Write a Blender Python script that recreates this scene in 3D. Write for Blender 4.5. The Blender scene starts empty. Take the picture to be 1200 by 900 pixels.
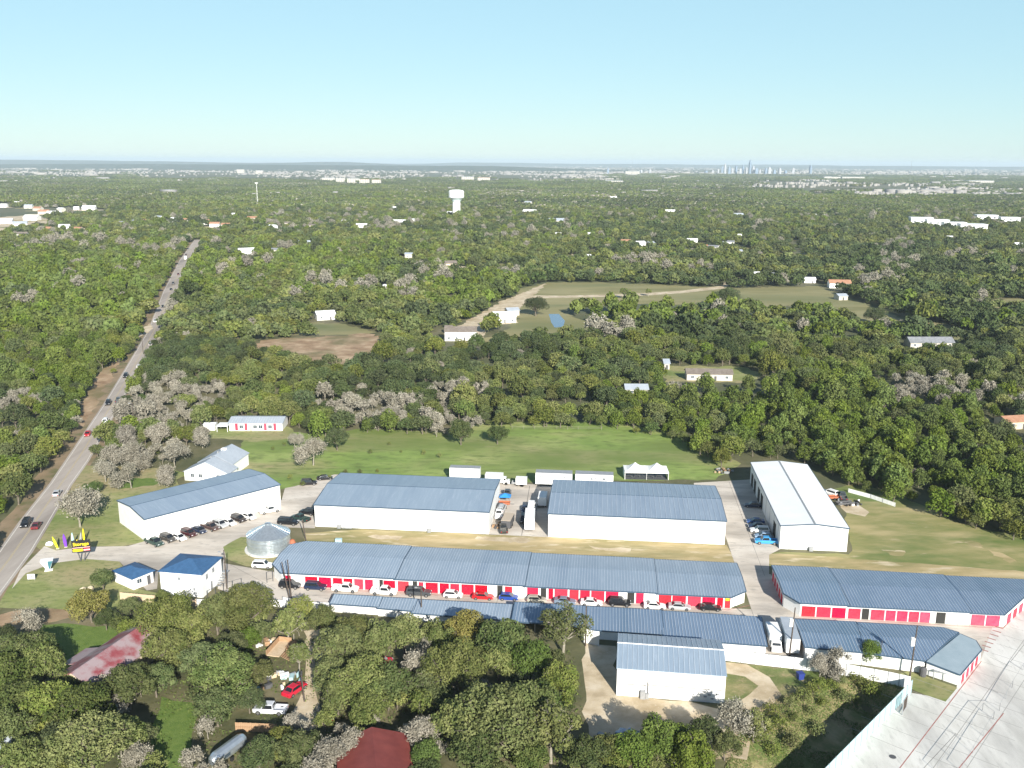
import bpy, math, random
import numpy as np
from mathutils import Vector, Matrix
random.seed(7); RNG = np.random.default_rng(11)
S = bpy.context.scene
COL = S.collection
# ------------------------------------------------------------------ camera
CAM_H = 92.0; FOC = 1080.0; PITCH = math.atan(260.5/FOC); ROLL = 0.0054
R_ = Vector((1, 0, 0)); U_ = Vector((0, math.sin(PITCH), math.cos(PITCH))); F_ = Vector((0, math.cos(PITCH), -math.sin(PITCH)))
cr, sr = math.cos(ROLL), math.sin(ROLL)
R2 = R_*cr + U_*sr; U2 = U_*cr - R_*sr
cam = bpy.data.cameras.new('camera'); camo = bpy.data.objects.new('camera', cam); COL.objects.link(camo)
camo.matrix_world = Matrix(((R2.x, U2.x, -F_.x, 0), (R2.y, U2.y, -F_.y, 0), (R2.z, U2.z, -F_.z, CAM_H), (0, 0, 0, 1)))
cam.sensor_fit = 'HORIZONTAL'; cam.sensor_width = 36; cam.lens = 36*FOC/1200
cam.clip_start = 1; cam.clip_end = 200000
S.camera = camo
# ------------------------------------------------------------------ world, sun, exposure
SUN_AZ, SUN_EL = math.radians(163.5), math.radians(24.5)
w = bpy.data.worlds.new('World'); S.world = w; w.use_nodes = True
nt = w.node_tree; nt.nodes.clear()
sky = nt.nodes.new('ShaderNodeTexSky'); sky.sky_type = 'NISHITA'; sky.sun_disc = False
sky.sun_elevation = SUN_EL; sky.sun_rotation = SUN_AZ; sky.altitude = 200; sky.air_density = 1.0; sky.dust_density = 0.1; sky.ozone_density = 1.0
bg = nt.nodes.new('ShaderNodeBackground'); bg.inputs[1].default_value = 0.066
wo = nt.nodes.new('ShaderNodeOutputWorld')
hz_ = nt.nodes.new('ShaderNodeMixRGB'); hz_.inputs[2].default_value = (3.75, 6.45, 7.6, 1)   # pale veil that thins towards the zenith, as over any clear horizon
tc_ = nt.nodes.new('ShaderNodeTexCoord'); sp_ = nt.nodes.new('ShaderNodeSeparateXYZ'); mr_ = nt.nodes.new('ShaderNodeMapRange')
mr_.inputs[1].default_value = 0.22; mr_.inputs[2].default_value = 0.55; mr_.inputs[3].default_value = 0.66; mr_.inputs[4].default_value = 0.0; mr_.interpolation_type = 'SMOOTHSTEP'
nt.links.new(tc_.outputs['Generated'], sp_.inputs[0]); nt.links.new(sp_.outputs[2], mr_.inputs[0]); nt.links.new(mr_.outputs[0], hz_.inputs[0])
nt.links.new(sky.outputs[0], hz_.inputs[1]); nt.links.new(hz_.outputs[0], bg.inputs[0]); nt.links.new(bg.outputs[0], wo.inputs[0])
sun = bpy.data.lights.new('sun', 'SUN'); sun.energy = 5.0; sun.angle = math.radians(0.5); sun.color = (1.0, 0.95, 0.86)
suno = bpy.data.objects.new('sun', sun); COL.objects.link(suno)
sv = Vector((math.sin(SUN_AZ)*math.cos(SUN_EL), math.cos(SUN_AZ)*math.cos(SUN_EL), math.sin(SUN_EL)))
suno.rotation_euler = sv.to_track_quat('Z', 'Y').to_euler(); suno.location = (100, -100, 150)
S.view_settings.view_transform = 'Standard'; S.view_settings.look = 'None'; S.view_settings.gamma = 1
S.view_settings.exposure = 0.92
S.render.engine = 'CYCLES'
S.cycles.max_bounces = 5; S.cycles.diffuse_bounces = 2; S.cycles.glossy_bounces = 2; S.cycles.transparent_max_bounces = 6
S.cycles.use_denoising = True; S.cycles.denoiser = 'OPENIMAGEDENOISE'; S.cycles.denoising_input_passes = 'RGB_ALBEDO_NORMAL'

# ------------------------------------------------------------------ plan of the place: a sight line to a spot on the ground
def G(px, py, z=0.0):
    d = R2*((px-600)/FOC) + U2*(-(py-450)/FOC) + F_
    t = (z-CAM_H)/d.z
    return (d.x*t, d.y*t)
def pix(x, y, z=0.0):
    v = Vector((x, y, z-CAM_H)); k = F_.dot(v)
    return 600+FOC*R2.dot(v)/k, 450-FOC*U2.dot(v)/k
def PG(pts, z=0.0): return [G(a, b, z) for a, b in pts]
AL = math.radians(-5.7); CU, SU = math.cos(AL), math.sin(AL)
def LW(u, v): return (u*CU - v*SU, u*SU + v*CU)      # the yard's own grid -> world
def WL(x, y): return (x*CU + y*SU, -x*SU + y*CU)
def u_at(px, v, z):                                   # where along wall line v a door stands
    lo, hi = -150, 150
    for _ in range(40):
        m = (lo+hi)/2; x, y = LW(m, v)
        if pix(x, y, z)[0] < px: lo = m
        else: hi = m
    return m

# ------------------------------------------------------------------ materials
MATS = {}
def mat(name, cols, scale=1.0, rough=0.8, metal=0.0, bump=0.0, bscale=None, coord='Object', rand=0.0, spec=0.3, detail=6, stretch=None, extra=None, obcol=False, contrast=(0.35, 0.65)):
    if name in MATS: return MATS[name]
    m = bpy.data.materials.new(name); m.use_nodes = True; t = m.node_tree; N = t.nodes; Lk = t.links
    b = N['Principled BSDF']; b.inputs['Roughness'].default_value = rough; b.inputs['Metallic'].default_value = metal
    b.inputs['Specular IOR Level'].default_value = spec
    if isinstance(cols[0], (int, float)): cols = [cols]
    if coord == 'World':
        g = N.new('ShaderNodeNewGeometry'); cs = g.outputs['Position']
    else:
        g = N.new('ShaderNodeTexCoord'); cs = g.outputs['Object']
    if stretch:
        mp = N.new('ShaderNodeMapping'); mp.inputs['Scale'].default_value = stretch[:3]
        if len(stretch) > 3: mp.inputs['Rotation'].default_value = (0, 0, stretch[3])
        Lk.new(cs, mp.inputs[0]); cs = mp.outputs[0]
    if len(cols) > 1:
        n = N.new('ShaderNodeTexNoise'); n.inputs['Scale'].default_value = scale; n.inputs['Detail'].default_value = detail; n.inputs['Roughness'].default_value = 0.62
        Lk.new(cs, n.inputs['Vector'])
        r = N.new('ShaderNodeValToRGB'); e = r.color_ramp.elements
        lo, hi = contrast
        e[0].position = lo; e[0].color = (*cols[0], 1); e[1].position = hi; e[1].color = (*cols[-1], 1)
        for i, c in enumerate(cols[1:-1]):
            k = e.new(lo+(hi-lo)*(i+1)/(len(cols)-1)); k.color = (*c, 1)
        Lk.new(n.outputs['Fac'], r.inputs[0]); out = r.outputs[0]
    else:
        r = N.new('ShaderNodeRGB'); r.outputs[0].default_value = (*cols[0], 1); out = r.outputs[0]
    if extra:                                          # second, larger mottling layer: (scale, colour, lo, hi)
        for (sc, c, lo, hi) in extra:
            n2 = N.new('ShaderNodeTexNoise'); n2.inputs['Scale'].default_value = sc; n2.inputs['Detail'].default_value = 5; n2.inputs['Roughness'].default_value = 0.6
            Lk.new(cs, n2.inputs['Vector'])
            mr = N.new('ShaderNodeMapRange'); mr.inputs[1].default_value = lo; mr.inputs[2].default_value = hi
            Lk.new(n2.outputs['Fac'], mr.inputs[0])
            mx = N.new('ShaderNodeMixRGB'); mx.inputs[2].default_value = (*c, 1)
            Lk.new(mr.outputs[0], mx.inputs[0]); Lk.new(out, mx.inputs[1]); out = mx.outputs[0]
    if obcol:
        oi = N.new('ShaderNodeObjectInfo'); mx = N.new('ShaderNodeMixRGB'); mx.blend_type = 'MULTIPLY'; mx.inputs[0].default_value = 1
        Lk.new(out, mx.inputs[1]); Lk.new(oi.outputs['Color'], mx.inputs[2]); out = mx.outputs[0]
    if rand:
        oi = N.new('ShaderNodeObjectInfo'); hs = N.new('ShaderNodeHueSaturation')
        for idx, (a, c) in {'Value': (1-rand, 1+rand), 'Hue': (0.5-rand*0.05, 0.5+rand*0.04), 'Saturation': (1-rand*0.5, 1+rand*0.3)}.items():
            mr = N.new('ShaderNodeMapRange'); mr.inputs[3].default_value = a; mr.inputs[4].default_value = c
            if idx == 'Value': Lk.new(oi.outputs['Random'], mr.inputs[0])
            else:
                ma = N.new('ShaderNodeMath'); ma.operation = 'FRACT'; mb = N.new('ShaderNodeMath'); mb.operation = 'MULTIPLY'; mb.inputs[1].default_value = 7.31 if idx == 'Hue' else 13.7
                Lk.new(oi.outputs['Random'], mb.inputs[0]); Lk.new(mb.outputs[0], ma.inputs[0]); Lk.new(ma.outputs[0], mr.inputs[0])
            Lk.new(mr.outputs[0], hs.inputs[idx])
        Lk.new(out, hs.inputs['Color']); out = hs.outputs[0]
    Lk.new(out, b.inputs['Base Color'])
    if bump:
        nb = N.new('ShaderNodeTexNoise'); nb.inputs['Scale'].default_value = bscale or scale*4; nb.inputs['Detail'].default_value = 5
        Lk.new(cs, nb.inputs['Vector'])
        bp = N.new('ShaderNodeBump'); bp.inputs['Strength'].default_value = 1; bp.inputs['Distance'].default_value = bump
        Lk.new(nb.outputs['Fac'], bp.inputs['Height']); Lk.new(bp.outputs[0], b.inputs['Normal'])
    MATS[name] = m; return m

M_ground = mat('woodland_floor', [(0.07, 0.078, 0.034), (0.13, 0.122, 0.06), (0.21, 0.18, 0.11)], 0.06, coord='World', bump=0.15, bscale=0.8, extra=[(0.0022, (0.085, 0.10, 0.05), 0.42, 0.6), (0.0007, (0.13, 0.135, 0.085), 0.5, 0.66)])
M_grass = mat('mown_grass', [(0.157, 0.202, 0.056), (0.235, 0.263, 0.09), (0.347, 0.325, 0.157)], 0.09, coord='World', bump=0.08, bscale=3, extra=[(0.035, (0.33, 0.275, 0.15), 0.46, 0.64), (0.9, (0.12, 0.155, 0.045), 0.5, 0.75)], stretch=(0.6, 1.0, 1, 0.2))
M_field = mat('meadow_grass', [(0.149, 0.226, 0.05), (0.228, 0.307, 0.078), (0.32, 0.364, 0.123)], 0.045, coord='World', bump=0.1, bscale=2, extra=[(0.03, (0.33, 0.28, 0.15), 0.47, 0.66), (0.4, (0.11, 0.15, 0.04), 0.48, 0.72), (0.012, (0.15, 0.20, 0.05), 0.5, 0.6)], stretch=(0.5, 1.1, 1, 0.1))
M_dry = mat('dry_grass', [(0.241, 0.224, 0.086), (0.402, 0.316, 0.161), (0.552, 0.437, 0.253)], 0.12, coord='World', bump=0.08, bscale=3, extra=[(0.05, (0.16, 0.17, 0.06), 0.5, 0.66), (0.35, (0.55, 0.46, 0.31), 0.55, 0.66)], stretch=(0.35, 1.2, 1, -0.1))
M_rough = mat('rough_grass', [(0.143, 0.165, 0.055), (0.242, 0.22, 0.099), (0.363, 0.297, 0.165)], 0.16, coord='World', bump=0.15, bscale=2, extra=[(0.07, (0.10, 0.14, 0.035), 0.46, 0.6), (0.5, (0.36, 0.28, 0.16), 0.55, 0.72)])
M_east = mat('dry_meadow', [(0.154, 0.187, 0.055), (0.264, 0.248, 0.099), (0.396, 0.33, 0.165)], 0.10, coord='World', bump=0.08, bscale=3, extra=[(0.045, (0.12, 0.17, 0.045), 0.5, 0.62), (0.25, (0.46, 0.38, 0.24), 0.62, 0.74)], stretch=(0.45, 1.2, 1, -0.25))
M_pasture = mat('dry_pasture', [(0.19, 0.18, 0.075), (0.26, 0.235, 0.11), (0.33, 0.29, 0.155)], 0.03, coord='World', extra=[(0.015, (0.13, 0.15, 0.055), 0.5, 0.68)], stretch=(0.4, 1.2, 1, 0))
M_green = mat('lush_grass', [(0.095, 0.155, 0.03), (0.14, 0.20, 0.045)], 0.8, coord='World', bump=0.1, bscale=4)
M_dirt = mat('pale_dirt', [(0.42, 0.336, 0.221), (0.546, 0.452, 0.315), (0.63, 0.546, 0.42)], 0.22, coord='World', bump=0.04, bscale=4, extra=[(0.1, (0.36, 0.28, 0.17), 0.5, 0.7), (1.8, (0.62, 0.56, 0.46), 0.6, 0.75)])
M_browndirt = mat('bare_brown_earth', [(0.24, 0.155, 0.09), (0.36, 0.25, 0.155), (0.48, 0.36, 0.24)], 0.12, coord='World', bump=0.06, bscale=2, extra=[(0.04, (0.18, 0.15, 0.07), 0.48, 0.65)])
M_conc = mat('concrete', [(0.468, 0.415, 0.351), (0.573, 0.515, 0.445), (0.643, 0.591, 0.521)], 0.16, coord='World', rough=0.85, extra=[(0.07, (0.30, 0.27, 0.235), 0.48, 0.68), (0.9, (0.36, 0.33, 0.29), 0.55, 0.72)], stretch=(0.4, 1, 1, 0.1))
M_conc_new = mat('bright_concrete', [(0.54, 0.525, 0.485), (0.64, 0.625, 0.585), (0.70, 0.685, 0.65)], 0.2, coord='World', rough=0.8, extra=[(0.07, (0.36, 0.35, 0.33), 0.48, 0.7), (1.1, (0.42, 0.41, 0.385), 0.55, 0.75)], stretch=(1, 0.3, 1, -0.55))
M_asph = mat('worn_asphalt', [(0.336, 0.297, 0.263), (0.392, 0.347, 0.308), (0.437, 0.392, 0.347)], 0.25, coord='World', rough=0.9, extra=[(0.05, (0.25, 0.22, 0.195), 0.5, 0.7)], stretch=(1, 0.15, 1, 0.2))
M_gravel = mat('gravel_verge', [(0.12, 0.125, 0.05), (0.24, 0.18, 0.11), (0.30, 0.22, 0.14)], 0.10, coord='World', bump=0.05, bscale=3)
M_line = mat('road_paint', [(0.52, 0.48, 0.43), (0.66, 0.63, 0.58)], 2, coord='World')
M_yline = mat('yellow_road_paint', [(0.42, 0.34, 0.20), (0.48, 0.40, 0.24)], 2, coord='World')
M_redline = mat('red_kerb_paint', [(0.30, 0.10, 0.09), (0.42, 0.20, 0.17)], 1, coord='World')
M_joint = mat('joint_tar', (0.13, 0.12, 0.11))
M_wall = mat('white_metal_wall', [(0.74, 0.735, 0.71), (0.80, 0.795, 0.78)], 0.5, rough=0.55, extra=[(3, (0.70, 0.69, 0.66), 0.6, 0.85)])
M_roof = mat('blue_grey_metal_roof', [(0.235, 0.30, 0.38), (0.275, 0.345, 0.425)], 0.25, rough=0.42, spec=0.5, metal=0.1, extra=[(1.2, (0.32, 0.385, 0.465), 0.5, 0.75), (0.12, (0.21, 0.275, 0.36), 0.5, 0.7)], stretch=(1.6, 0.14, 1), contrast=(0.3, 0.7), rand=0.05)
M_roofD = mat('slate_blue_metal_roof', [(0.14, 0.205, 0.30), (0.17, 0.24, 0.34)], 0.25, rough=0.35, spec=0.5, metal=0.1, extra=[(1.5, (0.20, 0.275, 0.375), 0.5, 0.75), (0.12, (0.12, 0.19, 0.28), 0.5, 0.7)], stretch=(1.6, 0.14, 1), contrast=(0.3, 0.7), rand=0.06)
M_seam = mat('roof_seam', [(0.38, 0.45, 0.52), (0.52, 0.58, 0.64)], 0.35, rough=0.35)
M_trim = mat('dark_blue_trim', (0.05, 0.085, 0.13), rough=0.5)
M_roofteal = mat('pale_teal_metal_roof', [(0.27, 0.34, 0.385), (0.32, 0.39, 0.435)], 0.4, rough=0.5)
M_roofpale = mat('pale_blue_grey_roof', [(0.33, 0.37, 0.42), (0.39, 0.43, 0.48)], 0.3, rough=0.5, extra=[(1, (0.42, 0.46, 0.5), 0.5, 0.8)])
M_roofwhite = mat('white_metal_roof', [(0.76, 0.77, 0.78), (0.82, 0.83, 0.83)], 0.2, rough=0.5)
M_bright = mat('bright_blue_shingle', [(0.035, 0.095, 0.20), (0.05, 0.125, 0.25)], 1.5, rough=0.7)
M_red = mat('red_roller_door', [(0.42, 0.006, 0.028), (0.50, 0.012, 0.04)], 0.8, rough=0.55, rand=0.14)
M_redfade = mat('faded_red_roller_door', [(0.46, 0.03, 0.065), (0.54, 0.07, 0.11)], 0.8, rough=0.6, rand=0.12)
M_dark = mat('opening_shade_black', (0.03, 0.03, 0.028))
M_grey = mat('grey_metal', [(0.30, 0.31, 0.32), (0.38, 0.39, 0.40)], 2, rough=0.5, metal=0.3)
M_dgrey = mat('dark_grey_metal', (0.09, 0.09, 0.095), rough=0.5)
M_galv = mat('galvanised_steel', [(0.50, 0.56, 0.60), (0.62, 0.68, 0.72)], 1.3, rough=0.3, metal=0.75, spec=0.5)
M_teal = mat('teal_metal_fence', [(0.34, 0.50, 0.54), (0.42, 0.58, 0.61)], 1, rough=0.5)
M_white = mat('white_paint', [(0.78, 0.78, 0.77), (0.83, 0.83, 0.82)], 1, rough=0.4)
M_canvas = mat('white_canvas', (0.82, 0.82, 0.80), rough=0.8)
M_wood = mat('weathered_wood', [(0.30, 0.18, 0.10), (0.42, 0.28, 0.17)], 1.5, stretch=(1, 1, 5))
M_palewood = mat('pale_fence_wood', [(0.50, 0.38, 0.25), (0.60, 0.48, 0.34)], 1.5)
M_pole = mat('pole_wood', [(0.055, 0.042, 0.036), (0.10, 0.08, 0.065)], 2)
M_redroof = mat('red_house_roof', [(0.22, 0.04, 0.05), (0.28, 0.10, 0.11)], 0.5, rough=0.5, extra=[(0.22, (0.32, 0.25, 0.26), 0.42, 0.56)])
M_rust = mat('dark_red_metal_roof', [(0.16, 0.035, 0.03), (0.22, 0.055, 0.045)], 0.4, rough=0.55)
M_tan = mat('tan_wall', [(0.50, 0.42, 0.31), (0.58, 0.50, 0.38)], 0.5)
M_stone = mat('limestone', [(0.52, 0.44, 0.30), (0.62, 0.55, 0.42)], 2)
M_shing = mat('brown_grey_shingle', [(0.15, 0.125, 0.105), (0.21, 0.18, 0.155)], 0.8)
M_greysh = mat('grey_shingle', [(0.17, 0.18, 0.195), (0.25, 0.26, 0.28)], 0.8)
M_terra = mat('terracotta_roof', [(0.34, 0.17, 0.10), (0.42, 0.24, 0.16)], 0.8)
M_palehouse = mat('pale_stucco', [(0.44, 0.41, 0.36), (0.52, 0.49, 0.44)], 0.5)
M_paint = mat('car_paint', (1, 1, 1), rough=0.28, spec=0.6, obcol=True)
M_glass = mat('dark_car_glass', (0.015, 0.018, 0.022), rough=0.08, spec=0.8)
M_tyre = mat('tyre_rubber', (0.02, 0.02, 0.02), rough=0.9)
M_rim = mat('alloy_rim', (0.45, 0.45, 0.46), rough=0.3, metal=0.8)
M_hl = mat('headlight_lens', (0.75, 0.76, 0.78), rough=0.1, spec=0.8)
M_tl = mat('tail_light_lens', (0.35, 0.015, 0.015), rough=0.2)
M_winglass = mat('window_glass', (0.05, 0.07, 0.09), rough=0.08, spec=0.8)
M_bark = mat('bark', [(0.10, 0.082, 0.062), (0.19, 0.165, 0.13)], 2)
M_greybark = mat('grey_bark', [(0.20, 0.18, 0.14), (0.31, 0.285, 0.235)], 2)
M_water = mat('pond_water', [(0.06, 0.11, 0.20), (0.08, 0.135, 0.235)], 0.05, rough=0.15, spec=0.5, coord='World')
M_yellow = mat('yellow_paint', (0.80, 0.62, 0.02), rough=0.5)
M_lime = mat('lime_paint', (0.62, 0.66, 0.03), rough=0.4)
M_purple = mat('purple_paint', (0.16, 0.05, 0.42), rough=0.4)
M_cyan = mat('pale_cyan_paint', (0.42, 0.66, 0.70), rough=0.4)
M_black = mat('black_paint', (0.02, 0.02, 0.022), rough=0.5)
M_blue = mat('blue_tarp', (0.03, 0.22, 0.55), rough=0.6)
M_navy = mat('blue_plastic', (0.03, 0.05, 0.22), rough=0.5)
M_orange = mat('orange_paint', (0.36, 0.12, 0.06), rough=0.6)
M_bin = mat('green_plastic', (0.02, 0.22, 0.10), rough=0.5)

def leafmat(name, cols, rand=0.30, scale=0.8, trans=0.15):
    m = mat(name, cols, scale, rough=0.72, spec=0.12, rand=rand, detail=3)
    N = m.node_tree.nodes; Lk = m.node_tree.links; b = N['Principled BSDF']; o = N['Material Output']
    tr = N.new('ShaderNodeBsdfTranslucent'); mx = N.new('ShaderNodeMixShader'); mx.inputs[0].default_value = trans
    Lk.new(b.inputs['Base Color'].links[0].from_socket, tr.inputs[0])
    Lk.new(b.outputs[0], mx.inputs[1]); Lk.new(tr.outputs[0], mx.inputs[2]); Lk.new(mx.outputs[0], o.inputs[0])
    return m
L_oak = leafmat('oak_leaves', [(0.065, 0.095, 0.028), (0.152, 0.175, 0.063)])
L_olive = leafmat('olive_leaves', [(0.089, 0.118, 0.026), (0.198, 0.212, 0.067)])
L_cedar = leafmat('cedar_leaves', [(0.076, 0.114, 0.018), (0.151, 0.194, 0.042)], rand=0.26)
L_dark = leafmat('dark_oak_leaves', [(0.047, 0.072, 0.026), (0.101, 0.127, 0.048)])
L_grey = leafmat('grey_twig_tips', [(0.195, 0.180, 0.140), (0.330, 0.308, 0.250)], rand=0.16, trans=0.05)
L_yel = leafmat('yellowing_leaves', [(0.16, 0.155, 0.035), (0.24, 0.21, 0.06)], rand=0.2)
L_bright = leafmat('bright_leaves', [(0.075, 0.118, 0.022), (0.125, 0.175, 0.040)], rand=0.2)

# ------------------------------------------------------------------ mesh building
class MB:
    def __init__(s): s.v = []; s.f = []; s.m = []
    def poly(s, pts, m=0):
        i = len(s.v); s.v += [tuple(p) for p in pts]; s.f.append(tuple(range(i, i+len(pts)))); s.m.append(m)
    def hexa(s, b, t, m=0):                              # b, t: four points each, counter-clockwise from above
        i = len(s.v); s.v += [tuple(p) for p in b]+[tuple(p) for p in t]
        n = len(b)
        s.f.append(tuple(i+k for k in reversed(range(n)))); s.m.append(m)
        s.f.append(tuple(i+n+k for k in range(n))); s.m.append(m)
        for k in range(n):
            k2 = (k+1) % n
            s.f.append((i+k, i+k2, i+n+k2, i+n+k)); s.m.append(m)
    def box(s, x0, x1, y0, y1, z0, z1, m=0):
        s.hexa([(x0, y0, z0), (x1, y0, z0), (x1, y1, z0), (x0, y1, z0)], [(x0, y0, z1), (x1, y0, z1), (x1, y1, z1), (x0, y1, z1)], m)
    def prism(s, poly, z0, z1, m=0):
        f0 = z0 if callable(z0) else (lambda x, y: z0); f1 = z1 if callable(z1) else (lambda x, y: z1)
        if area(poly) < 0: poly = poly[::-1]
        s.hexa([(x, y, f0(x, y)) for x, y in poly], [(x, y, f1(x, y)) for x, y in poly], m)
    def tube(s, p, q, r0, r1, n=6, m=0, cap=True):
        p = Vector(p); q = Vector(q); d = (q-p)
        if d.length < 1e-6: return
        d.normalize(); a = d.orthogonal().normalized(); b = d.cross(a)
        i = len(s.v)
        for c, r in ((p, r0), (q, r1)):
            for k in range(n):
                t = 2*math.pi*k/n; s.v.append(tuple(c + a*(r*math.cos(t)) + b*(r*math.sin(t))))
        for k in range(n):
            k2 = (k+1) % n; s.f.append((i+k, i+k2, i+n+k2, i+n+k)); s.m.append(m)
        if cap:
            s.f.append(tuple(i+k for k in reversed(range(n)))); s.m.append(m)
            s.f.append(tuple(i+n+k for k in range(n))); s.m.append(m)
    def lathe(s, prof, n=24, c=(0, 0), m=0):
        i = len(s.v)
        for r, z in prof:
            for k in range(n):
                t = 2*math.pi*k/n; s.v.append((c[0]+r*math.cos(t), c[1]+r*math.sin(t), z))
        for j in range(len(prof)-1):
            for k in range(n):
                k2 = (k+1) % n
                s.f.append((i+j*n+k, i+j*n+k2, i+(j+1)*n+k2, i+(j+1)*n+k)); s.m.append(m)
        s.f.append(tuple(i+(len(prof)-1)*n+k for k in range(n))); s.m.append(m)
        s.f.append(tuple(i+k for k in reversed(range(n)))); s.m.append(m)
    def build(s, name, mats, parent=None, loc=None, rot=0, smooth=False):
        me = bpy.data.meshes.new(name); me.from_pydata(s.v, [], s.f)
        if not isinstance(mats, (list, tuple)): mats = [mats]
        for m in mats: me.materials.append(m)
        if len(mats) > 1: me.polygons.foreach_set('material_index', s.m)
        if smooth: me.polygons.foreach_set('use_smooth', [True]*len(s.f))
        me.update()
        return link(name, me, parent, loc, rot)
def area(p): return 0.5*sum(p[i][0]*p[(i+1) % len(p)][1]-p[(i+1) % len(p)][0]*p[i][1] for i in range(len(p)))
def link(name, me, parent=None, loc=None, rot=0):
    o = bpy.data.objects.new(name, me); COL.objects.link(o)
    if parent: o.parent = parent
    if loc: o.location = loc
    if rot: o.rotation_euler = (0, 0, rot)
    return o
def tag(o, label=None, cat=None, group=None, kind=None):
    if label: o['label'] = label
    if cat: o['category'] = cat
    if group: o['group'] = group
    if kind: o['kind'] = kind
    return o
def empty(name, loc, rot=0, label=None, cat=None, group=None):
    o = bpy.data.objects.new(name, None); COL.objects.link(o); o.empty_display_size = 1
    o.location = (loc[0], loc[1], loc[2] if len(loc) > 2 else 0); o.rotation_euler = (0, 0, rot)
    return tag(o, label, cat, group)
KIDS = {}
def kids(o): return [c for c in o.children]
def copy_tree(o, parent=None):
    c = o.copy(); COL.objects.link(c)
    if parent: c.parent = parent
    for ch in o.children: copy_tree(ch, c)
    return c
def clip(poly, f):                                      # keep the side where f >= 0
    out = []
    for i in range(len(poly)):
        a, b = poly[i], poly[(i+1) % len(poly)]; fa, fb = f(*a), f(*b)
        if fa >= 0: out.append(a)
        if (fa >= 0) != (fb >= 0):
            t = fa/(fa-fb); out.append((a[0]+(b[0]-a[0])*t, a[1]+(b[1]-a[1])*t))
    return out
def noise2(x, y, s, seed=0):                            # smooth value noise on numpy arrays
    r = np.random.default_rng(seed).random((256, 256))
    X = np.asarray(x)/s+1000; Y = np.asarray(y)/s+1000
    xi = np.floor(X).astype(int); yi = np.floor(Y).astype(int); fx = X-xi; fy = Y-yi
    fx = fx*fx*(3-2*fx); fy = fy*fy*(3-2*fy)
    g = lambda a, b: r[a % 256, b % 256]
    return (g(xi, yi)*(1-fx)+g(xi+1, yi)*fx)*(1-fy)+(g(xi, yi+1)*(1-fx)+g(xi+1, yi+1)*fx)*fy
def inpoly(x, y, poly):
    x = np.asarray(x); y = np.asarray(y); c = np.zeros(x.shape, bool)
    n = len(poly)
    for i in range(n):
        x0, y0 = poly[i]; x1, y1 = poly[i-1]
        with np.errstate(divide='ignore', invalid='ignore'):
            hit = ((y0 > y) != (y1 > y)) & (x < (x1-x0)*(y-y0)/((y1-y0) if y1 != y0 else 1e-9)+x0)
        c ^= hit
    return c

# ------------------------------------------------------------------ terrain
FA, FB = G(1067, 813), G(978, 905)                       # the line of the teal fence, far end and near end
FD = Vector((FB[0]-FA[0], FB[1]-FA[1])); FLEN = FD.length; FD.normalize(); FN = Vector((FD.y, -FD.x))
if FN.x > 0: FN = -FN
def dip(x, y):                                           # the ditch beside the raised concrete lot
    x = np.asarray(x, float); y = np.asarray(y, float)
    d = (x-FA[0])*FN.x+(y-FA[1])*FN.y; t = (x-FA[0])*FD.x+(y-FA[1])*FD.y
    prof = np.clip((d-0.2)/1.5, 0, 1)*np.clip((15-d)/11, 0, 1)
    prof = prof*prof*(3-2*prof)
    along = np.clip((t+0.5)/7, 0, 1)
    return -2.8*prof*along
def grid_mesh():
    xs = np.concatenate([[-45000, -12000, -4000, -1500, -600, -300], np.arange(-150, 151, 2.5), [300, 600, 1500, 4000, 12000, 45000]])
    ys = np.concatenate([[-3000, -500, 0], np.arange(90, 331, 2.5), [500, 900, 2000, 5000, 12000, 45000]])
    X, Y = np.meshgrid(xs, ys); Z = dip(X, Y)
    v = np.stack([X.ravel(), Y.ravel(), Z.ravel()], 1); nx, ny = len(xs), len(ys)
    i = np.arange(nx*ny).reshape(ny, nx)
    f = np.stack([i[:-1, :-1].ravel(), i[:-1, 1:].ravel(), i[1:, 1:].ravel(), i[1:, :-1].ravel()], 1)
    me = bpy.data.meshes.new('ground'); me.from_pydata(v.tolist(), [], f.tolist()); me.materials.append(M_ground); me.update()
    return me
tag(link('ground', grid_mesh()), kind='structure')
CLEAR = []                                               # places where no wild tree grows
def patch(name, pts, m, lift=0.004, jit=0.0, step=3.0, clear=True, kind='structure', world=False, pad=0):
    p = [tuple(q) for q in pts] if world else PG(pts)
    if clear: CLEAR.append(p)
    if jit:
        q = []
        for i in range(len(p)):
            a, b = p[i], p[(i+1) % len(p)]; L = math.dist(a, b); n = max(1, min(60, int(L/step)))
            for k in range(n):
                t = k/n; x = a[0]+(b[0]-a[0])*t; y = a[1]+(b[1]-a[1])*t
                q.append((x+random.uniform(-jit, jit), y+random.uniform(-jit, jit)))
        p = q
    if area(p) < 0: p = p[::-1]
    from mathutils.geometry import tessellate_polygon
    tr = tessellate_polygon([[Vector((x, y, 0)) for x, y in p]])
    me = bpy.data.meshes.new(name); me.from_pydata([(x, y, lift) for x, y in p], [], [tuple(t) for t in tr]); me.materials.append(m); me.update()
    for pl in me.polygons:
        if pl.normal.z < 0: pl.flip()
    o = link(name, me); tag(o, kind=kind); return o
def strip(mb, pts, wd, z, m=0):                          # a painted line or joint
    for a, b in zip(pts[:-1], pts[1:]):
        dx, dy = b[0]-a[0], b[1]-a[1]; L = math.hypot(dx, dy) or 1; nx, ny = -dy/L*wd/2, dx/L*wd/2
        mb.poly([(a[0]-nx, a[1]-ny, z), (b[0]-nx, b[1]-ny, z), (b[0]+nx, b[1]+ny, z), (a[0]+nx, a[1]+ny, z)][::1], m)

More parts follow.
